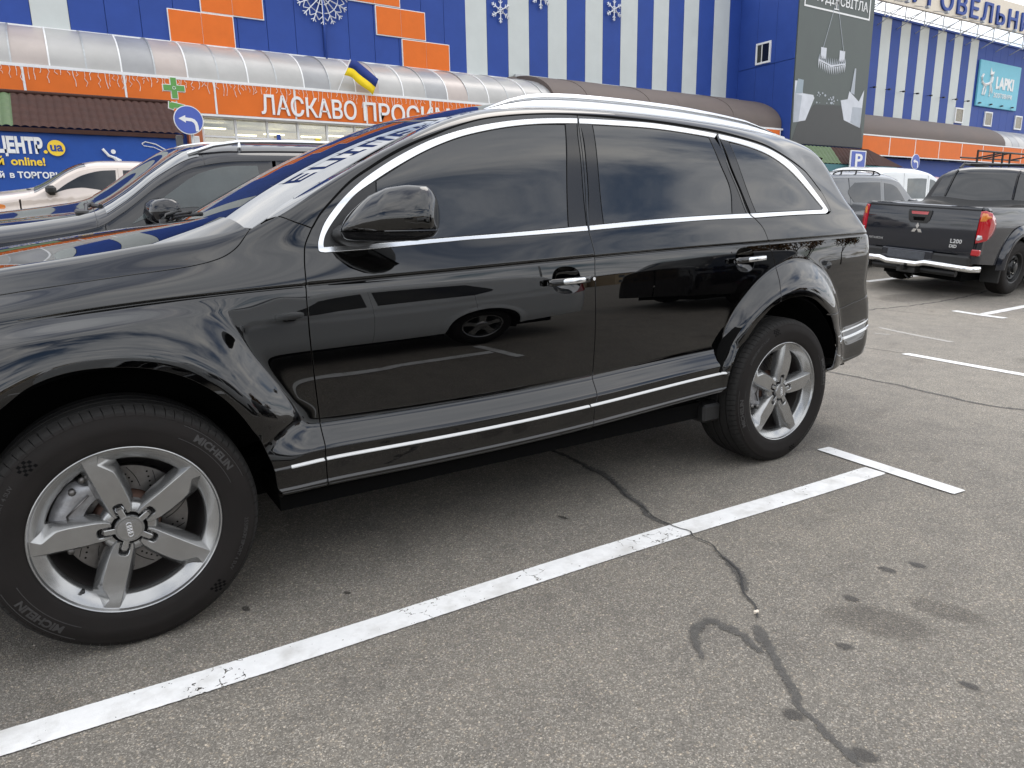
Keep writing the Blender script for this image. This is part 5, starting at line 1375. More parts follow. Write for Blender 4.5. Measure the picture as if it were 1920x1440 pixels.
near.append(rail())

# door mirror
def door_mirror():
    A = np.array([.735, .885]); B = np.array([.992, 1.092]); e = (B - A)/np.linalg.norm(B - A); nrm = np.array([-e[1], e[0]])
    if nrm[1] < 0: nrm = -nrm
    L_ = np.linalg.norm(B - A); K = 26; n = 36
    def pts(k):
        zt = np.interp(k, [0, .12, .3, .5, .7, .9, 1], [1.262, 1.300, 1.345, 1.371, 1.378, 1.372, 1.345])
        zb = np.interp(k, [0, .15, .4, .8, 1], [1.206, 1.200, 1.196, 1.198, 1.215])
        d = np.interp(k, [0, .2, .5, .8, 1], [.030, .055, .075, .078, .060])
        if k > .93:
            s = math.sqrt(max(1 - ((k - .93)/.07)**2, .0)); zm = (zt + zb)/2; zt = zm + (zt - zm)*(.55 + .45*s); zb = zm + (zb - zm)*(.55 + .45*s); d *= .35 + .65*s
        if k < .08:
            s = math.sqrt(max(1 - ((.08 - k)/.08)**2, 0)); zm = (zt + zb)/2; zt = zm + (zt - zm)*(.5 + .5*s); zb = zm + (zb - zm)*(.5 + .5*s); d *= .4 + .6*s
        zs = 1.228
        out = []
        for j in range(n):
            a = 2*math.pi*j/n; c, s = math.cos(a), math.sin(a)
            c2 = abs(c)**.75*(1 if c > 0 else -1); s2 = abs(s)**.8*(1 if s > 0 else -1)
            q = d if c > 0 else .045
            z = (zt + zb)/2 + (zt - zb)/2*s2
            xy = A + e*L_*k + nrm*(q*c2*(1 - .50*max(s2, 0)**1.3) - .012*max(s2, 0))
            out.append((xy[0], -xy[1], z))
        return out
    ks = np.r_[0, .02, .05, .08, np.linspace(.14, .9, 14), .93, .95, .97, .985, .995, 1.0]
    V = [pts(k) for k in ks]
    zs = 1.232
    for nm, up, mm in (('mirror_cap', True, PB), ('mirror_base', False, MT['gloss'])):
        v, f = [], []
        for ring in V:
            for q in ring:
                z = max(q[2], zs + .0015) if up else min(q[2], zs - .0015)
                sh = 0 if up else .004
                v.append((q[0] + sh, q[1] + sh, z))
        for i in range(len(V) - 1):
            for j in range(n): f.append((i*n + j, i*n + (j+1) % n, (i+1)*n + (j+1) % n, (i+1)*n + j))
        f += [tuple(range(n))[::-1], tuple(range((len(V)-1)*n, len(V)*n))]
        o = mesh_obj(nm, v, f, mm, suv); shade_auto(o, 50); near.append(o)
    # foot on the door
    k = MB(); v = []; f = []
    for t_, (c0, c1, dz) in enumerate((((.715, .845), (.90, .845), .055), ((.715, .87), (.88, .87), .048), ((.735, .90), (.86, .905), .036), ((.77, .94), (.87, .945), .028))):
        for j in range(16):
            a = 2*math.pi*j/16
            cx, cw = (c0[0]+c1[0])/2, (c0[1]+c1[1])/2
            v.append((cx + (c1[0]-c0[0])/2*math.cos(a), -(cw + (c1[1]-c0[1])/2*math.cos(a)), 1.222 + dz*math.sin(a)*.8))
    for i in range(3):
        for j in range(16): f.append((i*16 + j, (i+1)*16 + j, (i+1)*16 + (j+1) % 16, i*16 + (j+1) % 16))
    near.append(mesh_obj('mirror_foot', v, f, MT['black'], suv, True))
door_mirror()

# ---- wheels -----------------------------------------------------------------
def wheel_meshes():
    W = {}
    prof = [(-.012, .247), (-.004, .2565), (.0035, .2605), (.0075, .266), (.0115, .280), (.0135, .297), (.0142, .300), (.0142, .303), (.0150, .305), (.0145, .322), (.0115, .338), (.0075, .349), (.0075, .3515), (.0055, .3525), (.0015, .360),
            (-.006, .3675), (-.014, .3718), (-.0225, .3745), (-.034, .3765), (-.0345, .3770), (-.0405, .3775), (-.041, .3705), (-.047, .3705), (-.0475, .3778), (-.085, .3802), (-.0855, .3725), (-.097, .3725), (-.0975, .3806), (-.135, .381),
            (-.1355, .3730), (-.147, .3730), (-.1475, .3806), (-.190, .3790), (-.1905, .3720), (-.200, .3720), (-.2005, .3785), (-.228, .3750), (-.245, .368), (-.258, .345), (-.262, .31), (-.255, .27), (-.243, .247)]
    shoulder = set(range(14, 20))
    # angles: blocks with narrow slots in the shoulder
    pitches = []; a = 0; i = 0
    while a < 2*math.pi - .02:
        w_ = (.082, .074, .066, .078, .070)[i % 5]; pitches.append((a, w_)); a += w_; i += 1
    k = 2*math.pi/a; ang = []; deep = []
    for s, w_ in pitches:
        for fr, d in ((0, 0), (.30, 0), (.60, 0), (.80, 0), (.815, 1), (.885, 1), (.90, 0)): ang.append((s + w_*fr)*k); deep.append(d)
    m_ = len(prof); v, f, fm = [], [], []
    for th, d in zip(ang, deep):
        for j, (o, r) in enumerate(prof):
            th2 = th
            if j in shoulder or j in (13, 20): th2 = th + (j - 14)*.003
            if d and j in shoulder: r = r - (.0055 if j > 14 else .003)
            v.append([r*math.cos(th2), -o, r*math.sin(th2)])
    n = len(ang)
    for i in range(n):
        for j in range(m_ - 1):
            f.append((i*m_ + j, ((i+1) % n)*m_ + j, ((i+1) % n)*m_ + j + 1, i*m_ + j + 1)); fm.append(1 if j >= 14 else 0)
    W['tyre'] = (v, f, fm)
    return W
WM = wheel_meshes()
def tyre_mesh(turn):
    v, f, fm = WM['tyre']; c, s = math.cos(turn), math.sin(turn); vv = []
    for x, y, z in v:
        X, Z = x*c - z*s, x*s + z*c
        b = max(0, -Z - .345)
        if Z < -.3745: Z = -.3745
        vv.append((X, y - b*.12*(1 if y > -.0 else 0), Z))
    return vv, f, fm
def spoke_mesh():
    top = [(.2525, -.0215), (.241, -.0185), (.223, -.0100), (.2195, -.0100), (.186, -.0345), (.178, -.0372), (.153, -.0395), (.118, -.0385), (.085, -.0365), (.060, -.0320), (.046, -.0255),
           (.046, -.0138), (.0760, -.0138), (.0815, -.0120), (.0845, -.0060), (.0845, .0060), (.0815, .0120), (.0760, .0138), (.046, .0138), (.046, .0215), (.062, .0255), (.12, .0262), (.20, .0262), (.245, .0262), (.2525, .0262)]
    base = [(.2500, -.0480), (.238, -.0520), (.224, -.0535), (.2170, -.0540), (.190, -.0540), (.178, -.0540), (.153, -.0545), (.118, -.0530), (.085, -.0490), (.060, -.0400), (.044, -.0310),
            (.044, -.0128), (.0750, -.0128), (.0800, -.0110), (.0825, -.0055), (.0825, .0055), (.0800, .0110), (.0750, .0128), (.044, .0128), (.044, .0270), (.062, .0350), (.12, .0405), (.20, .0410), (.240, .0420), (.2500, .0420)]
    def oo(r): return float(np.interp(r, [.06, .085, .12, .17, .22, .255], [-.016, -.011, -.007, -.005, -.0055, -.007]))
    n = len(top)
    # bevel ring slightly inside the top outline
    P = np.array(top); T = np.roll(P, -1, 0) - np.roll(P, 1, 0); T /= np.linalg.norm(T, axis=1)[:, None]; nn = np.c_[T[:, 1], -T[:, 0]]
    if area2(P) < 0: nn = -nn
    inn = P - nn*.0022
    xs = np.arange(.05, .26, .012); ys = np.arange(-.05, .05, .012); g = np.array([(x, y) for x in xs for y in ys])
    g = g[inside(inn, g)]; g = g[seg_dist(inn, g) > .004]
    pts = [Vector(q) for q in inn] + [Vector(q) for q in g]
    r = geometry.delaunay_2d_cdt(pts, [(i, (i+1) % n) for i in range(n)], [], 1, 1e-6)
    v = [(q[0], q[1], oo(q[0])) for q in r[0]]; f = [tuple(t) for t in r[2]]
    omap = {}
    for vi, src in enumerate(r[3]):
        for s in src: omap[s] = vi
    k = len(v)
    v += [(q[0], q[1], oo(q[0]) - .0022) for q in top]
    v += [(q[0], q[1], oo(q[0]) - (.030 if q[0] > .1 else .026)) for q in base]
    v += [(q[0], q[1], -.062) for q in base]
    ccw = area2(P) > 0
    for i in range(n):
        j = (i+1) % n
        for a, b, c, d in ((omap[i], omap[j], k + j, k + i), (k + i, k + j, k + n + j, k + n + i), (k + n + i, k + n + j, k + 2*n + j, k + 2*n + i)):
            f.append((a, d, c, b) if ccw else (a, b, c, d))
    return v, f
SPK = spoke_mesh()
def make_wheel(cx, w0, turn):
    wh = bpy.data.objects.new('wheel', None); wh.empty_display_size = .1; link(wh, suv); wh.location = (cx, -w0, .375)
    near.append(wh)
    v, f, fm = tyre_mesh(turn - .3)
    t = mesh_obj('tyre', v, f, None, wh, mats=[MT['rubber'], MT['rubber2']], fmat=fm); shade_auto(t, 32)
    k = MB(); k.lathe_y([(-.014, .2545), (-.002, .2590), (.0035, .2588), (.0050, .2565), (.0030, .2535), (-.0055, .2500), (-.0075, .2465), (-.027, .2195), (-.032, .2155), (-.040, .214), (-.060, .214), (-.10, .222), (-.20, .226)], 120)
    rim = k.build('rim', MT['alloy'], wh); shade_auto(rim, 30)
    k = MB(); k.lathe_y([(-.060, .2135), (-.062, .2135), (-.10, .2165), (-.21, .2165), (-.215, .17), (-.215, .05), (-.217, .0)], 64); k.build('rim_barrel', mat('dusty wheel barrel', (.035, .030, .028), .7) if 'barrel' not in MT else MT['barrel'], wh, True)
    for i in range(5):
        th = turn + 2*math.pi*i/5; c, s = math.cos(th), math.sin(th)
        vv = [(r_*c - l*s, -o, r_*s + l*c) for r_, l, o in SPK[0]]
        sp = mesh_obj('spoke', vv, SPK[1], MT['alloy'], wh); shade_auto(sp, 38)
    # hub: centre boss, bolts in their slots, cap with a finger towards each bolt
    k = MB(); k.lathe_y([(-.024, .050), (-.026, .070), (-.034, .079), (-.062, .083)], 60); k.build('hub', MT['alloy'], wh, True)
    k = MB(); k.lathe_y([(-.0245, .0), (-.0245, .050)], 40); k.build('hub_face', MT['matte'], wh)
    for i in range(5):
        th = turn + 2*math.pi*i/5; c, s = math.cos(th), math.sin(th)
        k = MB(); px, pz = .0640*c, .0640*s
        k.lathe_y([(-.030, .0172), (-.0235, .0168), (-.0235, .0128), (-.030, .0122)], 20, px, pz); k.build('bolt_recess', MT['gloss'], wh, True)
        k = MB(); k.lathe_y([(-.03, .0105), (-.016, .0105), (-.014, .0085), (-.014, .0065), (-.019, .0062), (-.019, 0)], 6, px, pz); k.build('wheel_bolt', MT['steel'], wh)
    k = MB(); k.lathe_y([(-.024, .041), (-.0115, .0405), (-.0085, .0385), (-.0085, .0365), (-.0098, .0358), (-.0098, .0345), (-.0080, .0335), (-.0060, .020), (-.0056, 0)], 56)
    for i in range(5):
        th = turn + 2*math.pi*i/5; c, s = math.cos(th), math.sin(th)
        pl = [(.036, -.0082), (.060, -.0082), (.067, -.0070), (.069, 0), (.067, .0070), (.060, .0082), (.036, .0082)]
        n0 = len(k.v); m_ = len(pl)
        for o, g in ((-.0100, .8), (-.0115, 1), (-.017, 1)):
            k.v += [((.036 + (r_ - .036)*(1 if g == 1 else .98))*c - l*g*s, -o, (.036 + (r_ - .036)*(1 if g == 1 else .98))*s + l*g*c) for r_, l in pl]
        k.f += [tuple(range(n0, n0 + m_))[::-1]]
        for h in (0, 1):
            for j in range(m_): k.f.append((n0 + h*m_ + j, n0 + h*m_ + (j+1) % m_, n0 + (h+1)*m_ + (j+1) % m_, n0 + (h+1)*m_ + j))
    cap = k.build('hub_cap', MT['alloy'], wh); shade_auto(cap, 35)
    k = MB()                                       # four linked rings
    for i in range(4):
        d = (-1.5 + i)*.0098; th = turn - R(17); ex, ez = math.cos(th + math.pi/2), math.sin(th + math.pi/2)
        q = []
        for j in range(25):
            a = 2*math.pi*j/24; q.append((ez*0 + d*math.cos(R(94)) + .0072*math.cos(a), .0045, d*math.sin(R(94)) + .0072*math.sin(a)))
        k.tube(q, .0011, 6, False)
    k.build('ring_emblem', MT['chrome2'], cap, True)
    # valve
    k = MB(); a = turn + R(122.5) ; px, pz = .222*math.cos(a), .222*math.sin(a); k.tube([(px, .045, pz), (px*.985, .012, pz*.985)], [.0065, .0050], 10); k.build('tyre_valve', MT['black'], wh, True)
    # brake disc with slots and holes, caliper
    k = MB(); k.lathe_y([(-.108, .095), (-.100, .098), (-.100, .172), (-.103, .174), (-.130, .174)], 90); d = k.build('brake_disc', MT['steel'], wh); shade_auto(d, 30)
    k = MB()
    for i in range(14):
        for r_, o in ((.120, 0), (.132, .07), (.144, .14), (.158, .21)):
            a = 2*math.pi*i/14 + o; k.tube([(r_*math.cos(a), .0998, r_*math.sin(a)), (r_*math.cos(a), .1012, r_*math.sin(a))], .0032, 8)
        a0 = 2*math.pi*(i + .5)/14
        k.tube([((.108 + .058*t_)*math.cos(a0 + .35*t_), .1004, (.108 + .058*t_)*math.sin(a0 + .35*t_)) for t_ in np.linspace(0, 1, 6)], .0013, 5)
    k.build('disc_holes', MT['matte'], d)
    k = MB(); k.lathe_y([(-.085, .0), (-.070, .02), (-.070, .088), (-.098, .094), (-.11, .098)], 48); k.build('disc_hat', mat('rusty disc hat', (.10, .055, .04), .7, .3, var=.3, vscale=60) if 'hat' not in MT else MT['hat'], wh, True)
    ca0, ca1 = (R(116), R(196)) if cx < 1 else (R(150), R(205))
    v, f = [], []; na = 16
    for i in range(na + 1):
        t_ = i/na; a = ca0 + (ca1 - ca0)*t_; e = min(1, .55 + 3*min(t_, 1 - t_))
        wv = 1 + .05*math.sin(t_*21)
        for r_, o in ((.118, -.070), (.124, -.050), (.150, -.041), (.170, -.040*wv), (.186, -.044), (.196, -.052), (.207*min(1, .93 + e*.07), -.062), (.209, -.10)):
            r2 = .118 + (r_ - .118)*e
            v.append((r2*math.cos(a), -o, r2*math.sin(a)))
    for i in range(na):
        for j in range(7): f.append((i*8 + j, (i+1)*8 + j, (i+1)*8 + j + 1, i*8 + j + 1))
    f += [tuple(range(8))[::-1], tuple(range(na*8, na*8 + 8))]
    cal_ = mesh_obj('brake_caliper', v, f, MT['caliper'], wh); shade_auto(cal_, 28)
    k = MB()
    for da, r_ in ((.06, .196), (.22, .188), (.86, .197), (.98, .160)):
        a = ca0 + (ca1 - ca0)*da; k.tube([(r_*math.cos(a), .05, r_*math.sin(a)), (r_*math.cos(a), .030, r_*math.sin(a))], .0095, 10)
    a = ca0 + (ca1 - ca0)*.5
    k.tube([(.150*math.cos(ca0 + .2), .036, .150*math.sin(ca0 + .2)), (.165*math.cos(a), .034, .165*math.sin(a)), (.150*math.cos(ca1 - .2), .036, .150*math.sin(ca1 - .2))], .0035, 6)
    k.build('caliper_bolts', MT['steel'], cal_, True)
    # raised lettering on the sidewall
    def ring_text(body, size, rr, a_mid, parent, inward=False, bold=.0, sx=1.0, o=.0146, m_=MT['letter'], ex=.0006):
        tx = text_obj('lettering', body, size, m_, None, extrude=ex, bold=bold, align='CENTER')
        me = tx.data; n_ = len(me.vertices); cc = np.empty(n_*3, dtype=np.float32); me.vertices.foreach_get('co', cc); cc = cc.reshape(-1, 3)
        x, y, z = cc[:, 0]*sx, cc[:, 1], cc[:, 2]
        y = y - size*.35
        r_ = rr + y if not inward else rr - y
        a_ = a_mid - x/rr if not inward else a_mid + x/rr
        tilt = np.interp(r_, [.27, .297, .322, .338, .352], [.0095, .0136, .0146, .0116, .0062])
        new = np.c_[r_*np.cos(a_), -(tilt + .0006 + z), r_*np.sin(a_)]
        me.vertices.foreach_set('co', new.astype(np.float32).ravel()); me.update()
        tx.parent = parent
        return tx
    b0 = R(38) if cx < 1 else R(12)
    for da in (0, math.pi):
        ring_text('MICHELIN', .030, .3275, b0 + da, t, bold=.0012, sx=1.12)
        k = MB()
        for r_ in (.3065, .3465):
            q = [(r_*math.cos(b0 + da + a), -float(np.interp(r_, [.3, .322, .338, .352], [.0142, .0146, .0116, .0062])) - .0002, r_*math.sin(b0 + da + a)) for a in np.linspace(-.36, .36, 30)]
            k.tube(q, .0011, 5)
        k.build('letter_border', MT['letter'], t, True)
        ring_text('255/55 R 19', .017, .3300, b0 + da - R(52), t, sx=1.1)
        ring_text('PILOT SPORT 4 SUV', .015, .3300, b0 + da + R(118), t, sx=1.15)
        k = MB()                                   # chequered flag moulded in the rubber
        for i in range(5):
            for j in range(4):
                if (i + j) % 2: continue
                a = b0 + da + R(90) + (i*.0085)/.33 + j*.004; r0_, r1_ = .315 + j*.0085, .3235 + j*.0085
                o0, o1 = [float(np.interp(q_, [.3, .322, .338, .352], [.0142, .0146, .0116, .0062])) + .0005 for q_ in (r0_, r1_)]
                a1 = a + .0085/.33
                k.sheet([(r0_*math.cos(a), -o0, r0_*math.sin(a)), (r0_*math.cos(a1), -o0, r0_*math.sin(a1)), (r1_*math.cos(a1 + .004), -o1, r1_*math.sin(a1 + .004)), (r1_*math.cos(a + .004), -o1, r1_*math.sin(a + .004))])
        k.build('flag_emblem', MT['matte'], t)
    return wh
MT['barrel'] = mat('dusty wheel barrel', (.035, .030, .028), .7)
MT['hat'] = mat('rusty disc hat', (.10, .055, .04), .7, .3, var=.3, vscale=60)
make_wheel(0.0, .955, R(107)); make_wheel(3.002, .967, R(82))

# the far side is the mirror image of the near one
for o in near:
    c = copy_tree(o, suv); c.scale = (1, -1, 1); c.location.y = -o.location.y

# ---- the other cars -----------------------------------------------------------
class Shape:
    """a simpler car body: side sheet (rows 0..20) and top sheet (rows 20..30)"""
    def __init__(s, zb, zt, ztop, W, belt, tumble, xf, xr, plan=.10, ang=((-1, 58), (.5, 50), (1.2, 42), (4, 42)), r=.28, cab=None):
        s.zb = cspline(*zip(*zb)); s.zt = pchip(*zip(*zt)); s.zc = pchip(*zip(*ztop)); s.W = W; s.belt = cspline(*zip(*belt)); s.tum = math.tan(R(tumble))
        s.xf, s.xr, s.plan, s.r = xf, xr, plan, r; s.ang = pchip(*zip(*ang)); s.arch = []
    def wside(s, x, z):
        m = (s.xf + s.xr)/2; h = (s.xr - s.xf)/2
        w = s.W*(1 - s.plan*np.abs((x - m)/h)**3)
        bz = s.belt(x)
        w = w - np.maximum(z - bz, 0)*s.tum - .05*np.maximum((.46 - z)/.26, 0)**2
        w = w - .035*((np.minimum(z, bz) - .62)/.5)**2 - .018*sstep(-.02, .10, z - (bz - .17))
        for cx, cz, r in s.arch:
            d = np.hypot(x - cx, z - cz); w = w + .030*(1 - sstep(r, r + .10, d))
        return w
    def S(s, u, t):
        u, t = np.broadcast_arrays(np.asarray(u, float), np.asarray(t, float))
        x = np.clip(u, s.xf + s.r*.4, s.xr - s.r*.4)
        zb, zt, zc = s.zb(x), s.zt(x), s.zc(x)
        k = np.minimum(t, 20)/20; z = zb + (zt - zb)*k; w = s.wside(x, z)
        if np.any(t > 20):
            v = np.clip((t - 20)/10, 0, 1); wt = s.wside(x, zt); L_ = np.hypot(wt, zc - zt); a = np.radians(s.ang(x))
            w = np.where(t > 20, hermite(wt, -np.sin(a)*L_*.9, 0*wt, -L_, v), w); z = np.where(t > 20, hermite(zt, np.cos(a)*L_*.9, zc, 0*L_, v), z)
        r = s.r; b = np.maximum(u - (s.xr - r), 0); f = np.maximum((s.xf + r) - u, 0)
        X = np.where(b > 0, s.xr - r + r*np.sin(np.minimum(b/r, np.pi/2)), np.where(f > 0, s.xf + r - r*np.sin(np.minimum(f/r, np.pi/2)), u))
        W = w - np.where(b > 0, .6*r*(1 - np.cos(np.minimum(b/r, np.pi/2))) + np.maximum(b - r*np.pi/2, 0), 0) - np.where(f > 0, .6*r*(1 - np.cos(np.minimum(f/r, np.pi/2))) + np.maximum(f - r*np.pi/2, 0), 0)
        return X, np.maximum(W, 0), z
    def St(s, u, q):
        X, W, Z = s.S(u, 30 - np.abs(q)); return X, np.where(np.asarray(q) <= 0, W, -W), Z
    def tau(s, x, z):
        x = np.asarray(x, float); return (np.asarray(z, float) - s.zb(x))/(s.zt(x) - s.zb(x))*20
    def poly(s, pts): return [(x, float(s.tau(x, z))) for x, z in pts]
def both(o, parent):
    c = copy_tree(o, parent); c.scale = (1, -1, 1); c.location.y = -o.location.y; return c
def simple_wheel(parent, x, y, r, wd, rim_m, spokes=5, rr=None, far=True, zc=None, steel=False):
    rr = rr or r*.66
    wh = bpy.data.objects.new('wheel', None); link(wh, parent); wh.location = (x, -y, zc if zc else r)
    k = MB(); k.lathe_y([(-.01, rr - .02), (.0, rr + .005), (.012, rr + .03), (.012, r - .05), (-.004, r - .02), (-.03, r - .004), (-.06, r), (-.062, r - .008), (-.07, r - .008), (-.072, r), (-wd + .07, r), (-wd + .02, r - .02), (-wd, r - .06), (-wd, rr)], 56)
    shade_auto(k.build('tyre', MT['rubber'], wh), 35)
    k = MB(); k.lathe_y([(-.012, rr - .012), (.002, rr + .002), (-.004, rr - .012), (-.03, rr - .022), (-.06, rr - .03), (-.16, rr - .03), (-.16, .03)], 48); shade_auto(k.build('rim', rim_m if not steel else MT['black'], wh), 30)
    k = MB(); k.lathe_y([(-.145, .0), (-.145, rr - .03)], 40); k.build('rim_barrel', MT['matte'], wh)
    if steel:
        k = MB(); k.lathe_y([(-.05, rr - .03), (-.030, rr*.72), (-.055, rr*.5), (-.03, rr*.42), (-.02, rr*.30), (.01, rr*.28), (.016, rr*.22), (.016, 0)], 40); shade_auto(k.build('steel_disc', MT['black'], wh), 30)
        k = MB()
        for i in range(8):
            a = 2*math.pi*i/8; k.tube([(rr*.60*math.cos(a), .048, rr*.60*math.sin(a)), (rr*.60*math.cos(a), .036, rr*.60*math.sin(a))], rr*.11, 10)
        k.build('disc_holes', MT['matte'], wh)
        for i in range(6):
            a = 2*math.pi*i/6 + .3; k = MB(); k.tube([(rr*.36*math.cos(a), .04, rr*.36*math.sin(a)), (rr*.36*math.cos(a), .012, rr*.36*math.sin(a))], .014, 8); k.build('wheel_nut', MT['chrome'], wh)
    else:
        for i in range(spokes):
            a = 2*math.pi*i/spokes + math.pi/2; c, s_ = math.cos(a), math.sin(a); k = MB(); v = []
            for o in (-.012, -.055):
                for rad, l in ((.03, -.045), (rr*.55, -.032), (rr - .02, -.042), (rr - .02, .042), (rr*.55, .032), (.03, .045)): v.append((rad*c - l*s_, -o, rad*s_ + l*c))
            k.add(v, [(0, 1, 2, 3, 4, 5)[::-1], (6, 7, 8, 9, 10, 11)] + [(j, (j+1) % 6, 6 + (j+1) % 6, 6 + j) for j in range(6)]); k.build('spoke', rim_m, wh)
        k = MB(); k.lathe_y([(-.03, .075), (-.008, .07), (-.004, .03), (-.004, 0)], 24); k.build('hub_cap', rim_m, wh, True)
    return wh
def gen_car(name, label, cat, loc, rot, sh, paint, wheels, seams, windows, ws=None, rear_ws=None, glass=None, mirror=None, rails=None, rail_m=None, group=None, rim=None, lamps=(), du=.035, spokes=5, extra_top=True):
    glass = glass or MT['glass']; car = thing(name, label, cat, loc, rot, group)
    r = wheels[0][1]
    sh.arch = [(cx, r_ + .0, r_ + .05) for cx, r_, y in wheels]
    def bottom(x):
        z = float(sh.zb(x))
        for cx, r_, y in wheels:
            d = abs(x - cx)
            if d < r_ + .055: z = max(z, r_ + math.sqrt((r_ + .055)**2 - d*d))
        return z
    names = seams[1]; xs = seams[0]; end = sh.xr + sh.r*.57 - .02; st = sh.xf - sh.r*.57 + .02
    xs = [sh.xf - .25] + xs + [sh.xr + .25]
    for i, nm in enumerate(names):
        a, b_ = xs[i], xs[i+1]
        xx = np.linspace(a, b_, max(4, int((b_ - a)/.02)))
        zz = [bottom(x) for x in xx]
        lp = [(x, float(sh.tau(x, z))) for x, z in zip(xx, zz)]
        lp += [(x, 20.0) for x in xx[::-1][::2]]
        lp = [q for j, q in enumerate(lp) if j == 0 or abs(q[0] - lp[j-1][0]) + abs(q[1] - lp[j-1][1]) > 1e-4]
        both(panel(nm, sh.S, np.array(lp), paint, car, du=du, dt=1.0, gap=.003, step=.02, depth=.015), car)
    # ends
    for nm, a, sgn in (('front_bumper', sh.xf - .25, -1), ('rear_bumper', sh.xr + .25, 1)):
        t_ = np.linspace(0, 29.4, 13); e = [(a + sgn*1.3, float(q)) for q in t_]; n_ = [(a, float(q)) for q in t_]
        ends = []
        for q in t_:
            lo, hi = 0, 1.6
            for _ in range(30):
                mid = (lo + hi)/2
                if float(sh.S(a + sgn*mid, q)[1]) > .01: lo = mid
                else: hi = mid
            ends.append((a + sgn*lo, float(q)))
        lp = ends + n_[::-1]
        panel(nm, sh.S, np.array(lp), paint, car, du=.06, gap=.001, step=.03, mirror=True, flange=False)
    x0, x1 = sh.xf - .25, sh.xr + .25
    edge = np.linspace(x0, x1, 60)
    cuts = [x0, ws[0] - .04, ws[1] + .02, (rear_ws[0] if rear_ws else x1 - .3), x1] if ws else [x0, x1]
    for nm, a, b_ in zip(('bonnet', 'windscreen_frame', 'roof', 'tailgate'), cuts[:-1], cuts[1:]):
        panel(nm, sh.St, np.array([(a, -10), (b_, -10), (b_, 0), (b_, 10), (a, 10), (a, 0)]), paint, car, du=.04, dt=.7, gap=.002, step=.03, depth=.015)
    if ws: panel('windscreen', sh.St, loop([(ws[0] + .02, -8.9), (ws[1], -8.6)], [(ws[1], -8.6), (ws[1] - .02, 0), (ws[1], 8.6)], [(ws[1], 8.6), (ws[0] + .02, 8.9)], [(ws[0] + .02, 8.9), (ws[0], 0), (ws[0] + .02, -8.9)]), MT['wglass'], car, du=.04, dt=.6, gap=0, off=.004, depth=.006, step=.02)
    if rear_ws: panel('rear_window', sh.St, loop([(rear_ws[0], -8.4), (rear_ws[1], -8.8)], [(rear_ws[1], -8.8), (rear_ws[1], 8.8)], [(rear_ws[1], 8.8), (rear_ws[0], 8.4)], [(rear_ws[0], 8.4), (rear_ws[0], -8.4)]), MT['glass'], car, du=.02, dt=.6, gap=0, off=.004, depth=.006, step=.02)
    for w_ in windows:
        nm, m_, pts = w_ if isinstance(w_[0], str) else ('side_window', glass, w_)
        both(panel(nm, sh.S, loop(*[sh.poly(q) for q in pts]), m_, car, du=.03, dt=.7, gap=0, off=.004, depth=.006, step=.015), car)
    for cx, r_, y in wheels:
        wh = simple_wheel(car, cx, y, r_, .22, rim or MT['alloy'], spokes); both(wh, car)
        k = MB(); n = 20; v, f = [], []
        for i in range(n + 1):
            th = math.pi*(-.1 + 1.2*i/n)
            for ww in (y - .03, y - .4): v.append((cx + (r_ + .07)*math.cos(th), -ww, r_ + (r_ + .07)*math.sin(th)))
        for i in range(n): f.append((2*i, 2*i + 1, 2*i + 3, 2*i + 2))
        v.append((cx, -(y - .38), r_)); f += [(2*i + 1, len(v) - 1, 2*i + 3) for i in range(n)]
        both(mesh_obj('wheel_housing', v, f, MT['matte'], car), car)
    k = MB(); k.box((sh.xf + .3, -sh.W + .32, .2), (sh.xr - .3, sh.W - .32, .5)); k.box((wheels[0][0] + .5, -sh.W + .12, .2), (wheels[1][0] - .5, sh.W - .12, .45)); k.build('underbody', MT['matte'], car)
    if mirror:
        mx, mz, s_ = mirror; w0 = float(sh.wside(np.array(mx), np.array(mz))); v, f = [], []
        ks = np.linspace(0, 1, 9); n = 14
        for kx in ks:
            e = math.sqrt(max(1 - abs(2*kx - 1)**5, .05))
            for j in range(n):
                a = 2*math.pi*j/n; v.append((mx + .05*kx + .085*math.cos(a)*e*(1.25 if math.cos(a) < 0 else .75), -(w0 + .015 + s_*.22*kx), mz + .082*e*s_*abs(math.sin(a))**.7*(1 if math.sin(a) > 0 else -1) + .03))
        for i in range(8):
            for j in range(n): f.append((i*n + j, (i+1)*n + j, (i+1)*n + (j+1) % n, i*n + (j+1) % n))
        f += [tuple(range(n)), tuple(range(8*n, 9*n))[::-1]]
        both(shade_auto(mesh_obj('door_mirror', v, f, paint, car), 50), car)
        k = MB(); k.box((mx - .02, -(w0 + .06), mz - .075), (mx + .07, -(w0 - .03), mz - .03), .01); both(k.build('mirror_foot', MT['black'], car), car)
    if rails:
        a, b_, off_, h = rails; k = MB(); pts = []
        for i, x in enumerate(np.linspace(a, b_, 14)):
            X, W, Z = sh.S(x, 22.0); e = min(1, i/1.6, (13 - i)/1.6)
            pts.append((float(X), -float(W), float(Z) + .01 + h*e))
        k.tube(pts, .013, 8)
        for i in (2, 7, 11): k.tube([(pts[i][0], pts[i][1], pts[i][2]), (pts[i][0], pts[i][1] , pts[i][2] - h - .03)], .014, 6)
        both(k.build('roof_rail', rail_m or MT['rail'], car, True), car)
    for nm, m_, pts in lamps:
        both(panel(nm, sh.S, loop(*[sh.poly(q) for q in pts]), m_, car, du=.03, dt=.7, gap=0, off=.005, depth=.008, step=.015), car)
    return car
def seat(y, x, dz=0.0):   # where a car stands on the sloping lot
    return (x, y, float(ground_z(x, y)) + dz), (slope_x(y), 0, 0)
P_cream = mat('cream metallic paint', (.60, .52, .46), .28, .25, coat=.8)
P_grey = mat('grey metallic paint', (.085, .09, .097), .3, .35, coat=.8)
P_white = mat('white van paint', (.72, .74, .74), .25, coat=.5)
P_red = mat('red paint', (.30, .02, .02), .25, coat=.6)
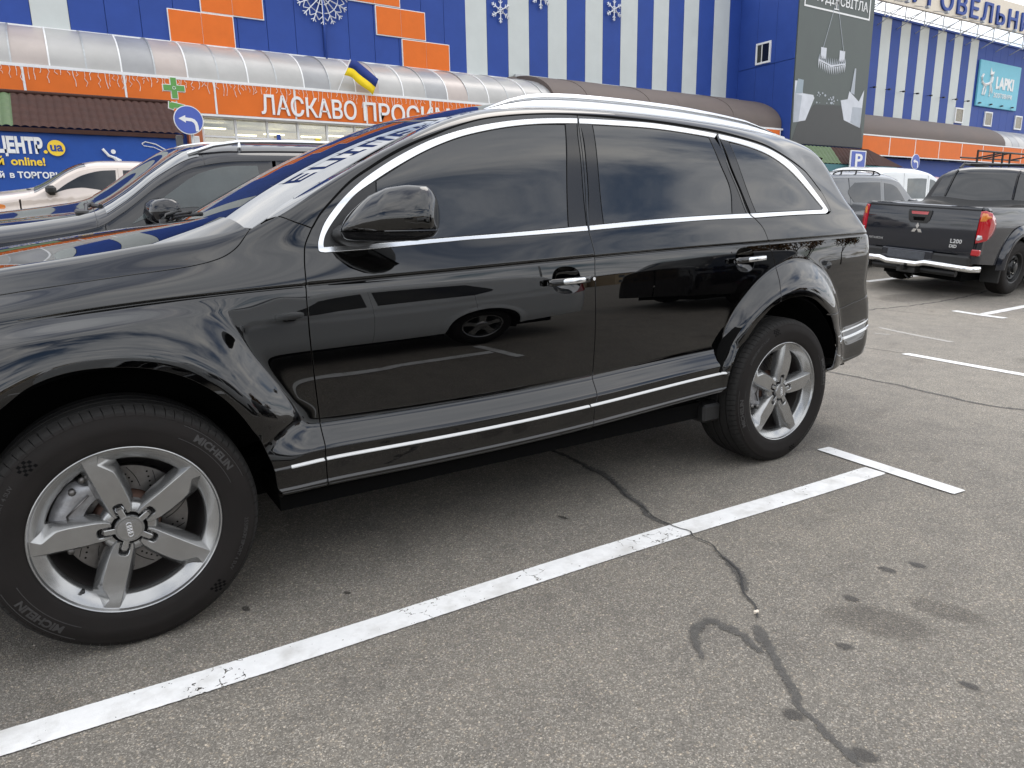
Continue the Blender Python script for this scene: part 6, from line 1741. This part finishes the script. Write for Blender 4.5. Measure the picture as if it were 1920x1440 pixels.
P_blk = mat('black car paint', (.008, .008, .010), .04, ior=1.6)
G_clear = mat('greenish door glass', (.055, .068, .068), .02, ior=1.6, var=.25, vscale=3)
G_dark = mat('dark car glass', (.012, .013, .014), .02, ior=1.55)
M_lampr = mat('red lamp lens', (.42, .012, .018), .08, coat=1); M_lampo2 = mat('orange lamp lens', (.65, .20, .03), .1, coat=1); M_head = mat('clear lamp lens', (.55, .56, .57), .05, .4, coat=1)
def suv_shape(h=1.66, belt=1.06):
    return Shape([(-.9, .30), (0, .27), (2.7, .27), (3.7, .34)],
        [(-.95, .80), (-.7, .93), (-.3, 1.04), (.2, 1.11), (.46, 1.16), (.60, 1.24), (.85, 1.42), (1.05, h - .155), (1.3, h - .115), (2.0, h - .095), (2.9, h - .115), (3.3, h - .17), (3.55, h - .40), (3.7, belt + .12), (3.85, belt)],
        [(-.95, .84), (-.7, .99), (-.3, 1.10), (.2, 1.165), (.40, 1.19), (.52, 1.24), (.8, 1.43), (1.06, h - .055), (1.3, h - .01), (2.0, h), (2.9, h - .02), (3.35, h - .06), (3.5, h - .16), (3.7, belt + .2), (3.85, belt + .1)],
        .92, [(-1, .95), (0, 1.03), (1, belt), (3, belt + .06), (3.8, belt + .1)], 16, -.95, 3.80)
loc, rot = seat(2.62, -.33, .055)
bs_ = suv_shape(1.67, 1.10)
car2 = gen_car('parked_suv', 'second black SUV with silver roof rails, parked just beyond the large one', 'car', loc, rot, bs_, P_blk,
    [(0, .365, .86), (2.72, .365, .86)], ([.50, 1.52, 2.45], ['front_wing', 'front_door', 'rear_door', 'rear_wing']),
    [([(.64, 1.175), (1.45, 1.18)], [(1.45, 1.18), (1.42, 1.53)], [(1.42, 1.53), (1.20, 1.515), (1.06, 1.475)], [(1.06, 1.475), (.86, 1.345), (.64, 1.175)]),
     ([(1.58, 1.18), (2.40, 1.19)], [(2.40, 1.19), (2.42, 1.53)], [(2.42, 1.53), (1.55, 1.535)], [(1.55, 1.535), (1.58, 1.18)]),
     ([(2.52, 1.20), (3.15, 1.22)], [(3.15, 1.22), (3.05, 1.42), (2.95, 1.48)], [(2.95, 1.48), (2.53, 1.52)], [(2.53, 1.52), (2.52, 1.20)])],
    ws=(.50, 1.08), rear_ws=(3.45, 3.66), glass=G_clear, mirror=(.80, 1.225, 1.0), rails=(1.02, 3.1, .08, .035),
    lamps=[('headlamp', M_head, ([(-.78, .78), (-.45, .86), (-.42, .95), (-.72, .90), (-.78, .78)],))])
k = MB()
for j in range(5): k.box((.10 + .045*j, -.45 - .012*j, 1.168 + .006*j), (.125 + .045*j, -.25 - .012*j, 1.176 + .006*j))
k.build('bonnet_vent', MT['black'], car2)
k = MB(); k.tube([(.44, .1, 1.235), (.46, -.25, 1.25), (.50, -.60, 1.265)], .014, 6); k.tube([(.42, -.55, 1.23), (.43, -.38, 1.255), (.47, -.2, 1.262)], .012, 6); k.box((.36, -.62, 1.19), (.44, -.40, 1.24), .01); k.build('wiper_arm', MT['black'], car2)
# cream saloon in front of the banner
sd_ = Shape([(-.8, .26), (0, .24), (2.5, .24), (3.4, .30)],
    [(-.82, .60), (-.6, .70), (-.2, .78), (.4, .86), (.62, .90), (.80, .99), (1.12, 1.20), (1.32, 1.285), (1.6, 1.325), (2.1, 1.335), (2.5, 1.30), (2.8, 1.18), (3.05, 1.02), (3.25, .95), (3.45, .86)],
    [(-.82, .64), (-.6, .76), (-.2, .85), (.4, .93), (.60, .955), (.72, .99), (1.15, 1.26), (1.40, 1.375), (1.7, 1.42), (2.1, 1.425), (2.45, 1.39), (2.85, 1.19), (3.05, 1.05), (3.25, 1.0), (3.45, .92)],
    .85, [(-1, .70), (0, .80), (1, .905), (3.4, .93)], 20, -.82, 3.42)
loc, rot = seat(10.35, -.98, .07)
car3 = gen_car('parked_saloon', 'cream saloon with dark windows parked in front of the blue banner', 'car', loc, rot, sd_, P_cream,
    [(0, .30, .78), (2.52, .30, .78)], ([.46, 1.78, 2.6], ['front_wing', 'front_door', 'rear_door', 'rear_wing']),
    [([(.88, .945), (1.72, .955)], [(1.72, .955), (1.75, 1.30)], [(1.75, 1.30), (1.55, 1.285), (1.38, 1.245)], [(1.38, 1.245), (.88, .945)]),
     ([(1.84, .955), (2.55, .965)], [(2.55, .965), (2.62, 1.08), (2.40, 1.255)], [(2.40, 1.255), (2.2, 1.30), (1.85, 1.30)], [(1.85, 1.30), (1.84, .955)])],
    ws=(.64, 1.36), rear_ws=(2.5, 2.95), glass=G_dark, mirror=None, lamps=[('turn_lamp', M_lampo2, ([(.14, .74), (.28, .745), (.28, .785), (.14, .78), (.14, .74)],))])
k = MB(); k.box((.80, -.98, .95), (.94, -.80, 1.07), .035); k.box((.84, -.82, .93), (.92, -.72, .97), .01); k.build('door_mirror', MT['black'], car3)
k = MB(); k.tube([(.56, -.1, .985), (.60, -.35, .985), (.66, -.62, .975)], .014, 6); k.build('wiper_arm', MT['black'], car3)
# grey SUV, white van and red car on the right, noses away from us
gs_ = suv_shape(1.70, 1.10)
loc, rot = seat(5.35, 14.45, .02)
gen_car('parked_suv', 'grey SUV with black roof rails half hidden behind the black pickup', 'car', loc, (-rot[0], 0, R(180)), gs_, P_grey,
    [(0, .36, .86), (2.7, .36, .86)], ([.50, 1.62, 2.6], ['front_wing', 'front_door', 'rear_door', 'rear_wing']),
    [([(.84, 1.165), (1.56, 1.175)], [(1.56, 1.175), (1.53, 1.53)], [(1.53, 1.53), (1.28, 1.505), (1.12, 1.45)], [(1.12, 1.45), (.84, 1.165)]),
     ([(1.69, 1.18), (2.52, 1.19)], [(2.52, 1.19), (2.66, 1.36), (2.45, 1.52)], [(2.45, 1.52), (1.66, 1.54)], [(1.66, 1.54), (1.69, 1.18)])],
    ws=(.50, 1.08), rear_ws=(3.45, 3.66), glass=mat('blue grey glass', (.022, .027, .032), .02, ior=1.5), mirror=(.84, 1.15, 1.0), rails=(1.5, 2.9, .08, .05), rail_m=MT['black'])
vn = Shape([(-.9, .28), (0, .26), (2.7, .26), (3.6, .32)],
    [(-.85, .85), (-.5, 1.0), (0, 1.10), (.30, 1.18), (.6, 1.38), (.95, 1.60), (1.3, 1.70), (1.8, 1.74), (2.8, 1.75), (3.3, 1.72), (3.6, 1.60), (3.7, 1.5)],
    [(-.85, .9), (-.5, 1.06), (0, 1.16), (.25, 1.22), (.6, 1.44), (1.0, 1.69), (1.35, 1.80), (1.8, 1.86), (2.8, 1.86), (3.3, 1.83), (3.6, 1.72), (3.7, 1.6)],
    .90, [(-1, .95), (0, 1.05), (1, 1.12), (3.6, 1.15)], 8, -.88, 3.65)
loc, rot = seat(7.75, 20.3, .02)
gen_car('parked_van', 'white van rising behind the grey SUV on the right', 'van', loc, (-rot[0], 0, R(180)), vn, P_white,
    [(0, .32, .84), (2.7, .32, .84)], ([.35, 1.42, 2.5], ['front_wing', 'front_door', 'sliding_door', 'rear_wing']),
    [([(.62, 1.12), (1.36, 1.13)], [(1.36, 1.13), (1.34, 1.62)], [(1.34, 1.62), (1.12, 1.58), (.95, 1.50)], [(.95, 1.50), (.62, 1.12)]),
     ([(1.52, 1.14), (2.36, 1.14)], [(2.36, 1.14), (2.36, 1.62)], [(2.36, 1.62), (1.50, 1.63)], [(1.50, 1.63), (1.52, 1.14)])],
    ws=(.32, 1.02), rear_ws=(3.5, 3.62), glass=mat('pale van glass', (.07, .085, .085), .03, ior=1.5, var=.3, vscale=4), mirror=(.66, 1.10, 1.1))
loc, rot = seat(10.6, 27.0, .12)
gen_car('parked_hatchback', 'red car glimpsed between the white van and the pickup cab', 'car', loc, (-rot[0], 0, R(180)), suv_shape(1.60, 1.02), P_red,
    [(0, .32, .86), (2.7, .32, .86)], ([.50, 1.62, 2.6], ['front_wing', 'front_door', 'rear_door', 'rear_wing']),
    [([(.84, 1.10), (1.56, 1.11)], [(1.56, 1.11), (1.53, 1.44)], [(1.53, 1.44), (1.12, 1.36)], [(1.12, 1.36), (.84, 1.10)])],
    ws=(.50, 1.08), rear_ws=(3.42, 3.66), glass=mat('pale glass', (.3, .32, .32), .03), mirror=(.84, 1.05, 1.0))

# ---- the pickup ----------------------------------------------------------------
pk = Shape([(-.8, .42), (0, .40), (3, .43), (4.15, .50)],
    [(-.8, .90), (-.5, 1.00), (0, 1.08), (.45, 1.14), (.62, 1.22), (.95, 1.50), (1.15, 1.62), (1.4, 1.70), (2.0, 1.73), (2.38, 1.71), (2.50, 1.66), (2.58, 1.50), (2.66, 1.30), (2.72, 1.265), (3.2, 1.262), (4.3, 1.268)],
    [(-.8, .95), (-.5, 1.07), (0, 1.15), (.42, 1.21), (.55, 1.26), (.95, 1.58), (1.2, 1.73), (1.45, 1.80), (2.0, 1.83), (2.42, 1.82), (2.52, 1.75), (2.64, 1.33), (2.72, 1.20), (2.9, 1.10), (3.2, 1.08), (4.3, 1.08)],
    .90, [(-1, 1.0), (0, 1.08), (1, 1.13), (2.4, 1.18), (2.7, 1.30), (4.3, 1.30)], 15, -.82, 4.16, plan=.05, ang=((-1, 60), (.5, 55), (1.2, 50), (2.3, 50), (2.45, 55), (2.75, 80), (4.3, 80)), r=.14)
PX = 14.80; loc, rot = seat(2.60, PX, .03)
pick = gen_car('pickup_truck', 'black double cab pickup seen from behind, with tubular chrome bumper and dusty rear wing', 'pickup truck', loc, (-rot[0], 0, R(180)), pk, MT['paint2'],
    [(0, .40, .86), (3.0, .40, .86)], ([.50, 1.55, 2.58], ['front_wing', 'front_door', 'rear_door', 'bed_side']),
    [([(.86, 1.20), (1.48, 1.22)], [(1.48, 1.22), (1.46, 1.62)], [(1.46, 1.62), (1.22, 1.57)], [(1.22, 1.57), (.86, 1.20)]),
     ([(1.60, 1.22), (2.36, 1.24)], [(2.36, 1.24), (2.30, 1.60)], [(2.30, 1.60), (1.58, 1.63)], [(1.58, 1.63), (1.60, 1.22)])],
    ws=(.52, 1.14), rear_ws=(2.475, 2.645), glass=G_dark, mirror=(.86, 1.18, 1.1), rim=MT['black'])
for o in list(pick.children):
    if o.name.split('.')[0] in ('wheel', 'rear_bumper'):
        for c in list(o.children): bpy.data.objects.remove(c)
        bpy.data.objects.remove(o)
for cx in (0, 3.0): both(simple_wheel(pick, cx, .89, .40, .25, MT['black'], rr=.225, steel=True), pick)
XR = 4.16
def pb(name, m_, lo, hi, bev=.01, parent=pick):
    k = MB(); k.box(lo, hi, bev); o = k.build(name, m_, parent); shade_auto(o, 25) if bev > .012 else None; return o
# tailgate: one curved sheet with a rolled top edge, handle, lamp, emblem, badge
v, f = [], []; prof = [(-.05, 1.262), (-.015, 1.272), (.012, 1.262), (.020, 1.235), (.016, 1.222), (.016, 1.205), (.024, 1.19), (.034, 1.05), (.038, .92), (.034, .78), (.020, .66), (.006, .615), (-.04, .61)]
ys = np.r_[-.80, -.798, np.linspace(-.78, .78, 27), .798, .80]
for y in ys:
    c = .018*(1 - (y/.8)**2)
    for dx, z in prof: v.append((XR + dx*.9 + c - .010, y, z))
n = len(prof)
for i in range(len(ys) - 1):
    for j in range(n - 1): f.append((i*n + j, (i+1)*n + j, (i+1)*n + j + 1, i*n + j + 1))
f += [tuple(range(n)), tuple(range((len(ys)-1)*n, len(ys)*n))[::-1]]
tgt = shade_auto(mesh_obj('tailgate', v, f, MT['paint2'], pick), 40)
def tplate(name, poly, m_, x0, x1, parent):   # poly in (y, z) as seen from behind: y grows to the left of the picture in this frame's mirror
    k = MB(); k.prism(poly, 0, x0, x1); return k.build(name, m_, parent)
xo = XR + .034
hb = tplate('handle_bezel', [(-.165, 1.185), (.165, 1.185), (.17, 1.15), (.15, 1.04), (.11, 1.0), (-.11, 1.0), (-.15, 1.04), (-.17, 1.15)], MT['gloss'], xo - .02, xo + .014, tgt)
tplate('brake_lamp', [(-.125, 1.165), (.125, 1.165), (.115, 1.125), (-.115, 1.125)], M_lampr, xo + .012, xo + .018, tgt)
tplate('handle_grip', [(-.09, 1.085), (.09, 1.085), (.075, 1.035), (-.075, 1.035)], MT['matte'], xo + .010, xo + .016, tgt)
k = MB()
for a in (90, 210, 330):
    c, s_ = math.cos(R(a)), math.sin(R(a)); px, pz = -s_, c
    k.prism([(0 + .0*c, .915), (.045*c + .026*px, .915 + .045*s_ + .026*pz), (.092*c, .915 + .092*s_), (.045*c - .026*px, .915 + .045*s_ - .026*pz)], 0, xo + .008, xo + .020)
k.build('three_diamond_emblem', MT['chrome2'], tgt)
def back_text(body, size, y, z, m_, parent, **kw):
    t = text_obj('lettering', body, size, m_, parent, **kw); t.matrix_local = Matrix.Translation((xo + .004, y, z)) @ Matrix.Rotation(R(90), 4, 'Z') @ Matrix.Rotation(R(90), 4, 'X'); return t
back_text('L200', .078, .49, .765, MT['chrome'], tgt, extrude=.004, bold=.002, spacing=1.05); back_text('DID', .06, .49, .70, MT['chrome'], tgt, extrude=.004, bold=.002)
back_text('MITSUBISHI', .045, -.72, .72, MT['chrome'], tgt, extrude=.003)
for sg in (-1, 1):     # tail lamps wrapping round the corner, reflectors below
    v, f = [], []; outl = [(.0, 1.215), (.055, 1.225), (.11, 1.20), (.165, 1.14), (.20, 1.06), (.205, .98), (.18, .90), (.14, .845), (.07, .80), (.01, .785), (.0, .9)]
    def lam(name, ol, m_, d):
        v, f = [], []
        def P(q, z, dd):
            if q < .10: return (XR + .012 + dd - .10*(q/.10)**2.2*.6, sg*(.805 + q*.92), z)
            a = (q - .10); return (XR + .012 - .06 - a*1.9 + dd*.4, sg*(.897 + .006 + dd), z)
        cx_, cz_ = np.mean([q[0] for q in ol]), np.mean([q[1] for q in ol])
        ol2 = []
        for i in range(len(ol)):
            a_, b_ = ol[i], ol[(i+1) % len(ol)]
            for t_ in np.linspace(0, 1, 4, endpoint=False): ol2.append((a_[0] + (b_[0] - a_[0])*t_, a_[1] + (b_[1] - a_[1])*t_))
        m2 = len(ol2); rings = (1, .97, .7, .35)
        for q_, s_ in ((1, -.02), (1, d*.5), (.94, d), (.6, d*1.25), (.25, d*1.35)): v += [P(cx_ + (a_ - cx_)*q_, cz_ + (b_ - cz_)*q_, s_) for a_, b_ in ol2]
        v.append(P(cx_, cz_, d*1.35))
        for r_ in range(4):
            for i in range(m2): f.append((r_*m2 + i, r_*m2 + (i+1) % m2, (r_+1)*m2 + (i+1) % m2, (r_+1)*m2 + i))
        for i in range(m2): f.append((4*m2 + i, 4*m2 + (i+1) % m2, 5*m2))
        return shade_auto(mesh_obj(name, v, f, m_, pick), 50)
    tl = lam('tail_lamp', outl, M_lampr, .018)
    lam('turn_lamp', [(.03, 1.20), (.085, 1.19), (.105, 1.14), (.085, 1.085), (.02, 1.08)], M_lampo2, .026); lam('reversing_lamp', [(.025, .90), (.075, .895), (.085, .85), (.05, .825), (.018, .83)], M_head, .028)
    pb('reflector', M_lampr, (XR - .03, sg*.84 - .055, .615), (XR + .03, sg*.84 + .055, .70), .012)
    pb('bed_corner', MT['paint2'], (XR - .14, sg*.845 - .045, .60), (XR - .01, sg*.845 + .04, 1.26), .03)
    k = MB(); k.box((3.47, sg*.80 - .14, .20), (3.50, sg*.80 + .12, .62), .01); k.build('mud_flap', MT['black'], pick)
    # rear wing flare
    v, f = [], []; n = 22
    for i in range(n + 1):
        a = math.pi*(-.02 + 1.04*i/n)
        for rr_, ww in ((.455, .86), (.455, .955), (.49, .960), (.545, .925), (.585, .885)): v.append((3.0 + rr_*math.cos(a), sg*ww, .43 + rr_*math.sin(a)))
    for i in range(n):
        for j in range(4): f.append((i*5 + j, (i+1)*5 + j, (i+1)*5 + j + 1, i*5 + j + 1))
    shade_auto(mesh_obj('wing_flare', v, f, MT['paint2'] if sg < 2 else None, pick), 50)
# bumper, number plate holder, step tube, tow bar and axle
pb('bumper', MT['black'], (XR - .12, -.80, .46), (XR + .06, .80, .60), .025)
pb('plate_recess', MT['paint2'], (XR + .02, -.46, .455), (XR + .075, .30, .615), .012)
pp = pb('number_plate_holder', mat('grey plate holder', (.06, .065, .075), .5, var=.3, vscale=20), (XR + .07, -.36, .475), (XR + .085, .20, .595), .006)
k = MB(); k.tube([(XR - .05, -.93, .44), (XR + .10, -.86, .435), (XR + .14, -.76, .44), (XR + .15, -.42, .46), (XR + .15, -.30, .425), (XR + .15, .14, .425), (XR + .15, .26, .46), (XR + .14, .76, .44), (XR + .10, .86, .435), (XR + .02, .95, .44)], .044, 12); k.build('step_tube', MT['chrome2'], pick, True)
k = MB(); k.tube([(XR - .05, -.62, .33), (XR - .05, .62, .33)], .045, 10); k.box((XR - .06, -.16, .28), (XR + .12, .12, .37), .01); k.tube([(XR + .12, -.02, .34), (XR + .22, -.02, .34), (XR + .24, -.02, .40)], .025, 8); k.tube([(XR + .05, .05, .30), (XR + .08, .09, .22), (XR + .06, .02, .19), (XR + .05, -.05, .24)], .010, 6)
k.build('tow_bar', MT['black'], pick)
k = MB(); k.tube([(3.0, -.75, .40), (3.0, .75, .40)], .06, 10); k.tube([(3.0, -.13, .40), (3.0, .13, .40)], .15, 12); k.tube([(3.9, .5, .33), (3.4, .45, .36), (2.4, .45, .42)], .05, 8); k.box((2.4, -.55, .42), (4.05, -.45, .55)); k.box((2.4, .45, .42), (4.05, .55, .55)); k.box((3.55, .25, .28), (3.9, .6, .42), .03); k.build('rear_axle', MT['matte'], pick)
for o in pick.children:
    if o.name.split('.')[0] == 'tailgate' and o != tgt: o.name = 'bed_floor'; o.data.materials[0] = MT['black']
k = MB(); k.box((2.78, -.72, 1.12), (XR - .10, .72, 1.13)); k.build('bed_liner', MT['black'], pick)
k = MB()
for sg in (-1, 1): k.tube([(1.35, sg*.52, 1.80), (1.42, sg*.52, 1.855), (2.2, sg*.52, 1.872), (2.3, sg*.52, 1.80)], .022, 8)
k.tube([(2.0, -.52, 1.873), (2.0, .52, 1.873)], .02, 8); k.build('roof_rack', MT['black'], pick)
# window bars at the back of the cab
for o in pick.children:
    if o.name.startswith('rear_window'): rwin = o
for yy in (-.42, .42):
    pts = []
    for x in np.linspace(2.48, 2.64, 7):
        X, W, Z = pk.St(x, 0.0); q = -yy/.62*10
        X, W, Z = pk.St(x, np.clip(yy/.7*10, -9, 9)); pts.append((float(X) + .012, -float(W), float(Z) + .008))
    k = MB(); k.tube(pts, .014, 6); k.build('window_bar', MT['gloss'], rwin).matrix_parent_inverse = Matrix()
# dark frame structure behind the pickup
fr_ = thing('cart_shelter', 'thin dark metal frame rising behind the pickup roof', 'shelter', (27, 9.5, .8))
k = MB()
for x in (-.12, 1.0, 1.65, 2.2, 4.2): k.tube([(x, 0, 0), (x, 0, 2.62)], .035, 6)
k.tube([(-.12, 0, 2.62), (4.2, 0, 2.62)], .035, 6); k.tube([(.6, .9, 2.50), (5.0, .9, 2.52)], .03, 6); k.tube([(-.12, 0, 2.2), (4.2, 0, 2.2)], .02, 6)
for x in (1.65, 2.2, 4.2): k.tube([(x, 0, 2.62), (x, .9, 2.5)], .03, 6)
k.build('frame_bars', MT['black'], fr_)

# ---- what stands behind the photographer and shows in the paint -----------------
hb_ = suv_shape(1.50, .98)
wh_ = gen_car('parked_hatchback', 'white hatchback parked two bays behind the camera', 'car', (.32, -5.25, 0), (0, 0, 0), hb_, P_white,
    [(0, .32, .86), (2.6, .32, .86)], ([.50, 1.55, 2.5], ['front_wing', 'front_door', 'rear_door', 'rear_wing']),
    [([(.84, 1.03), (1.50, 1.04)], [(1.50, 1.04), (1.48, 1.36)], [(1.48, 1.36), (1.12, 1.28)], [(1.12, 1.28), (.84, 1.03)]),
     ([(1.60, 1.05), (2.5, 1.07)], [(2.5, 1.07), (2.7, 1.16), (2.45, 1.34)], [(2.45, 1.34), (1.58, 1.37)], [(1.58, 1.37), (1.60, 1.05)])],
    ws=(.50, 1.08), rear_ws=(3.42, 3.66), glass=G_dark, mirror=(.84, .99, 1.0), lamps=[('tail_lamp', M_lampr, ([(3.45, .86), (3.85, .84), (3.85, .99), (3.5, .97), (3.45, .86)],))])
wh_.scale = (1.12, 1, 1)
gen_car('parked_suv', 'dark SUV parked behind the camera beyond the aisle', 'car', (10.2, -5.4, 0), (0, 0, R(180)), suv_shape(1.68, 1.08), P_blk,
    [(0, .35, .86), (2.7, .35, .86)], ([.50, 1.62, 2.6], ['front_wing', 'front_door', 'rear_door', 'rear_wing']),
    [([(.84, 1.145), (1.56, 1.155)], [(1.56, 1.155), (1.53, 1.51)], [(1.53, 1.51), (1.12, 1.43)], [(1.12, 1.43), (.84, 1.145)]),
     ([(1.69, 1.16), (2.52, 1.17)], [(2.52, 1.17), (2.45, 1.5)], [(2.45, 1.5), (1.66, 1.52)], [(1.66, 1.52), (1.69, 1.16)])],
    ws=(.50, 1.08), rear_ws=(3.45, 3.66), mirror=(.84, 1.13, 1.0), lamps=[('headlamp', M_head, ([(-.85, .78), (-.45, .86), (-.42, .95), (-.8, .90), (-.85, .78)],))])
gen_car('parked_saloon', 'silver grey car parked behind the camera to the left', 'car', (-7.4, -7.6, 0), (0, 0, 0), Shape([(-.8, .26), (0, .24), (2.5, .24), (3.4, .30)],
    [(-.82, .60), (-.6, .70), (-.2, .78), (.4, .86), (.62, .90), (.80, .99), (1.12, 1.20), (1.32, 1.285), (1.6, 1.325), (2.1, 1.335), (2.5, 1.30), (2.8, 1.18), (3.05, 1.02), (3.25, .95), (3.45, .86)],
    [(-.82, .64), (-.6, .76), (-.2, .85), (.4, .93), (.60, .955), (.72, .99), (1.15, 1.26), (1.40, 1.375), (1.7, 1.42), (2.1, 1.425), (2.45, 1.39), (2.85, 1.19), (3.05, 1.05), (3.25, 1.0), (3.45, .92)],
    .85, [(-1, .70), (0, .80), (1, .905), (3.4, .93)], 20, -.82, 3.42), P_grey, [(0, .30, .78), (2.52, .30, .78)], ([.46, 1.78, 2.6], ['front_wing', 'front_door', 'rear_door', 'rear_wing']),
    [([(.88, .945), (1.72, .955)], [(1.72, .955), (1.75, 1.30)], [(1.75, 1.30), (1.38, 1.245)], [(1.38, 1.245), (.88, .945)])], ws=(.64, 1.36), rear_ws=(2.5, 2.95), glass=G_dark)
# distant blocks of flats and trees along the far side of the lot
M_flat = [mat('beige facade', (.46, .36, .24), .8, var=.12, vscale=.15), mat('sand facade', (.52, .43, .31), .8, var=.12, vscale=.15), mat('brown facade', (.20, .15, .12), .8, var=.12, vscale=.15)]
M_fwin = mat('flat window', (.05, .06, .07), .1)
fb = 0
for x0, w_, y0, h, c in ((-70, 26, -80, 5.5, 0), (-40, 22, -84, 6, 1), (-14, 18, -88, 5, 0), (8, 20, -90, 5.5, 1), (34, 10, -92, 9.8, 2), (45, 12, -94, 11, 0), (59, 12, -90, 6, 1), (72, 24, -84, 6, 0), (104, 24, -86, 7, 1)):
    t = thing('apartment_block', '%s %s building with %d window columns far across the lot, %s' % (('low', 'tall')[h > 9], ['beige', 'sand coloured', 'brown'][c], int(w_/2.2), ('at the far left', 'left of the middle', 'near the middle', 'right of the middle', 'at the far right')[min(4, int((x0 + 70)/36))]), 'building', (x0, y0, 0), group='distant buildings behind the camera')
    k = MB(); k.box((0, -10, 0), (w_, 0, h)); k.build('wall', M_flat[c], t)
    k = MB(); k.box((-.2, -10.2, h), (w_ + .2, .2, h + .3)); k.build('roof', M_flat[2], t)
    wm = None
    for i in range(int(w_/2.2)):
        for j in range(int(h/2.9)):
            if wm is None:
                k = MB(); k.box((-.6, .0, 0), (.6, .04, 1.4)); o = k.build('window', M_fwin, t); wm = o
            else: o = wm.copy(); COL.objects.link(o); o.parent = t
            o.location = (1.3 + 2.2*i, .0, 1.0 + 2.9*j)
M_bark = mat('bark', (.06, .045, .035), .9); M_leaf = mat('autumn leaves', (.16, .085, .03), .8, var=.4, vscale=2)
def tree(x, y, h, seed, leaves):
    rs_ = np.random.RandomState(seed); t = thing('autumn_tree', 'half bare autumn tree across the lot, %s' % ('closest on the right', 'second from the right group', 'in the middle of the right group', 'tallest, at the far right', 'alone near the middle', 'alone at the far left')[seed - 40], 'tree', (x, y, 0), group='autumn trees behind the camera')
    k = MB(); tips = []
    def grow(p, d, l, r, n):
        q = p + d*l; k.tube([p, p + d*l*.5 + Vector(rs_.randn(3))*l*.04, q], [r, r*.8, r*.6], 6 if n > 2 else 4)
        if n == 0: tips.append(q); return
        for _ in range(3 if n > 1 else 4):
            nd = (d + Vector(rs_.randn(3))*.45 + Vector((0, 0, .12))).normalized(); grow(q, nd, l*rs_.uniform(.62, .82), r*.55, n - 1)
    grow(Vector((0, 0, 0)), Vector((0, 0, 1)), h*.28, h*.018, 4)
    k.build('trunk', M_bark, t, True)
    v, f = [], []
    for q in tips:
        for _ in range(leaves):
            c = q + Vector(rs_.randn(3))*.35; a, b_ = Vector(rs_.randn(3)).normalized()*.13, Vector(rs_.randn(3)).normalized()*.10
            i = len(v); v += [c - a - b_, c + a - b_, c + a + b_, c - a + b_]; f.append((i, i+1, i+2, i+3))
    o = mesh_obj('crown', v, f, M_leaf, t); o['kind'] = 'stuff'
for i, (x, y, h, lv) in enumerate(((26, -16, 7, 6), (31, -19, 8, 9), (37, -16, 7, 7), (42, -24, 9, 9), (4, -62, 6, 4), (-22, -60, 6, 6))): tree(x, y, h, 40 + i, lv)
# lamp posts
for x, y in ((3.9, -38), (24, -34)):
    t = thing('street_lamp', 'tall grey street lamp across the lot, %s' % ('the left one' if x < 10 else 'the right one'), 'street lamp', (x, y, 0), group='street lamps behind the camera')
    k = MB(); k.tube([(0, 0, 0), (0, 0, 8), (.3, 0, 8.6), (1.2, 0, 8.8)], [.09, .06, .05, .045], 8); k.build('post', M_steel, t, True)
    k = MB(); k.box((1.1, -.12, 8.72), (1.8, .12, 8.86), .03); k.build('lamp_head', M_steel, t)
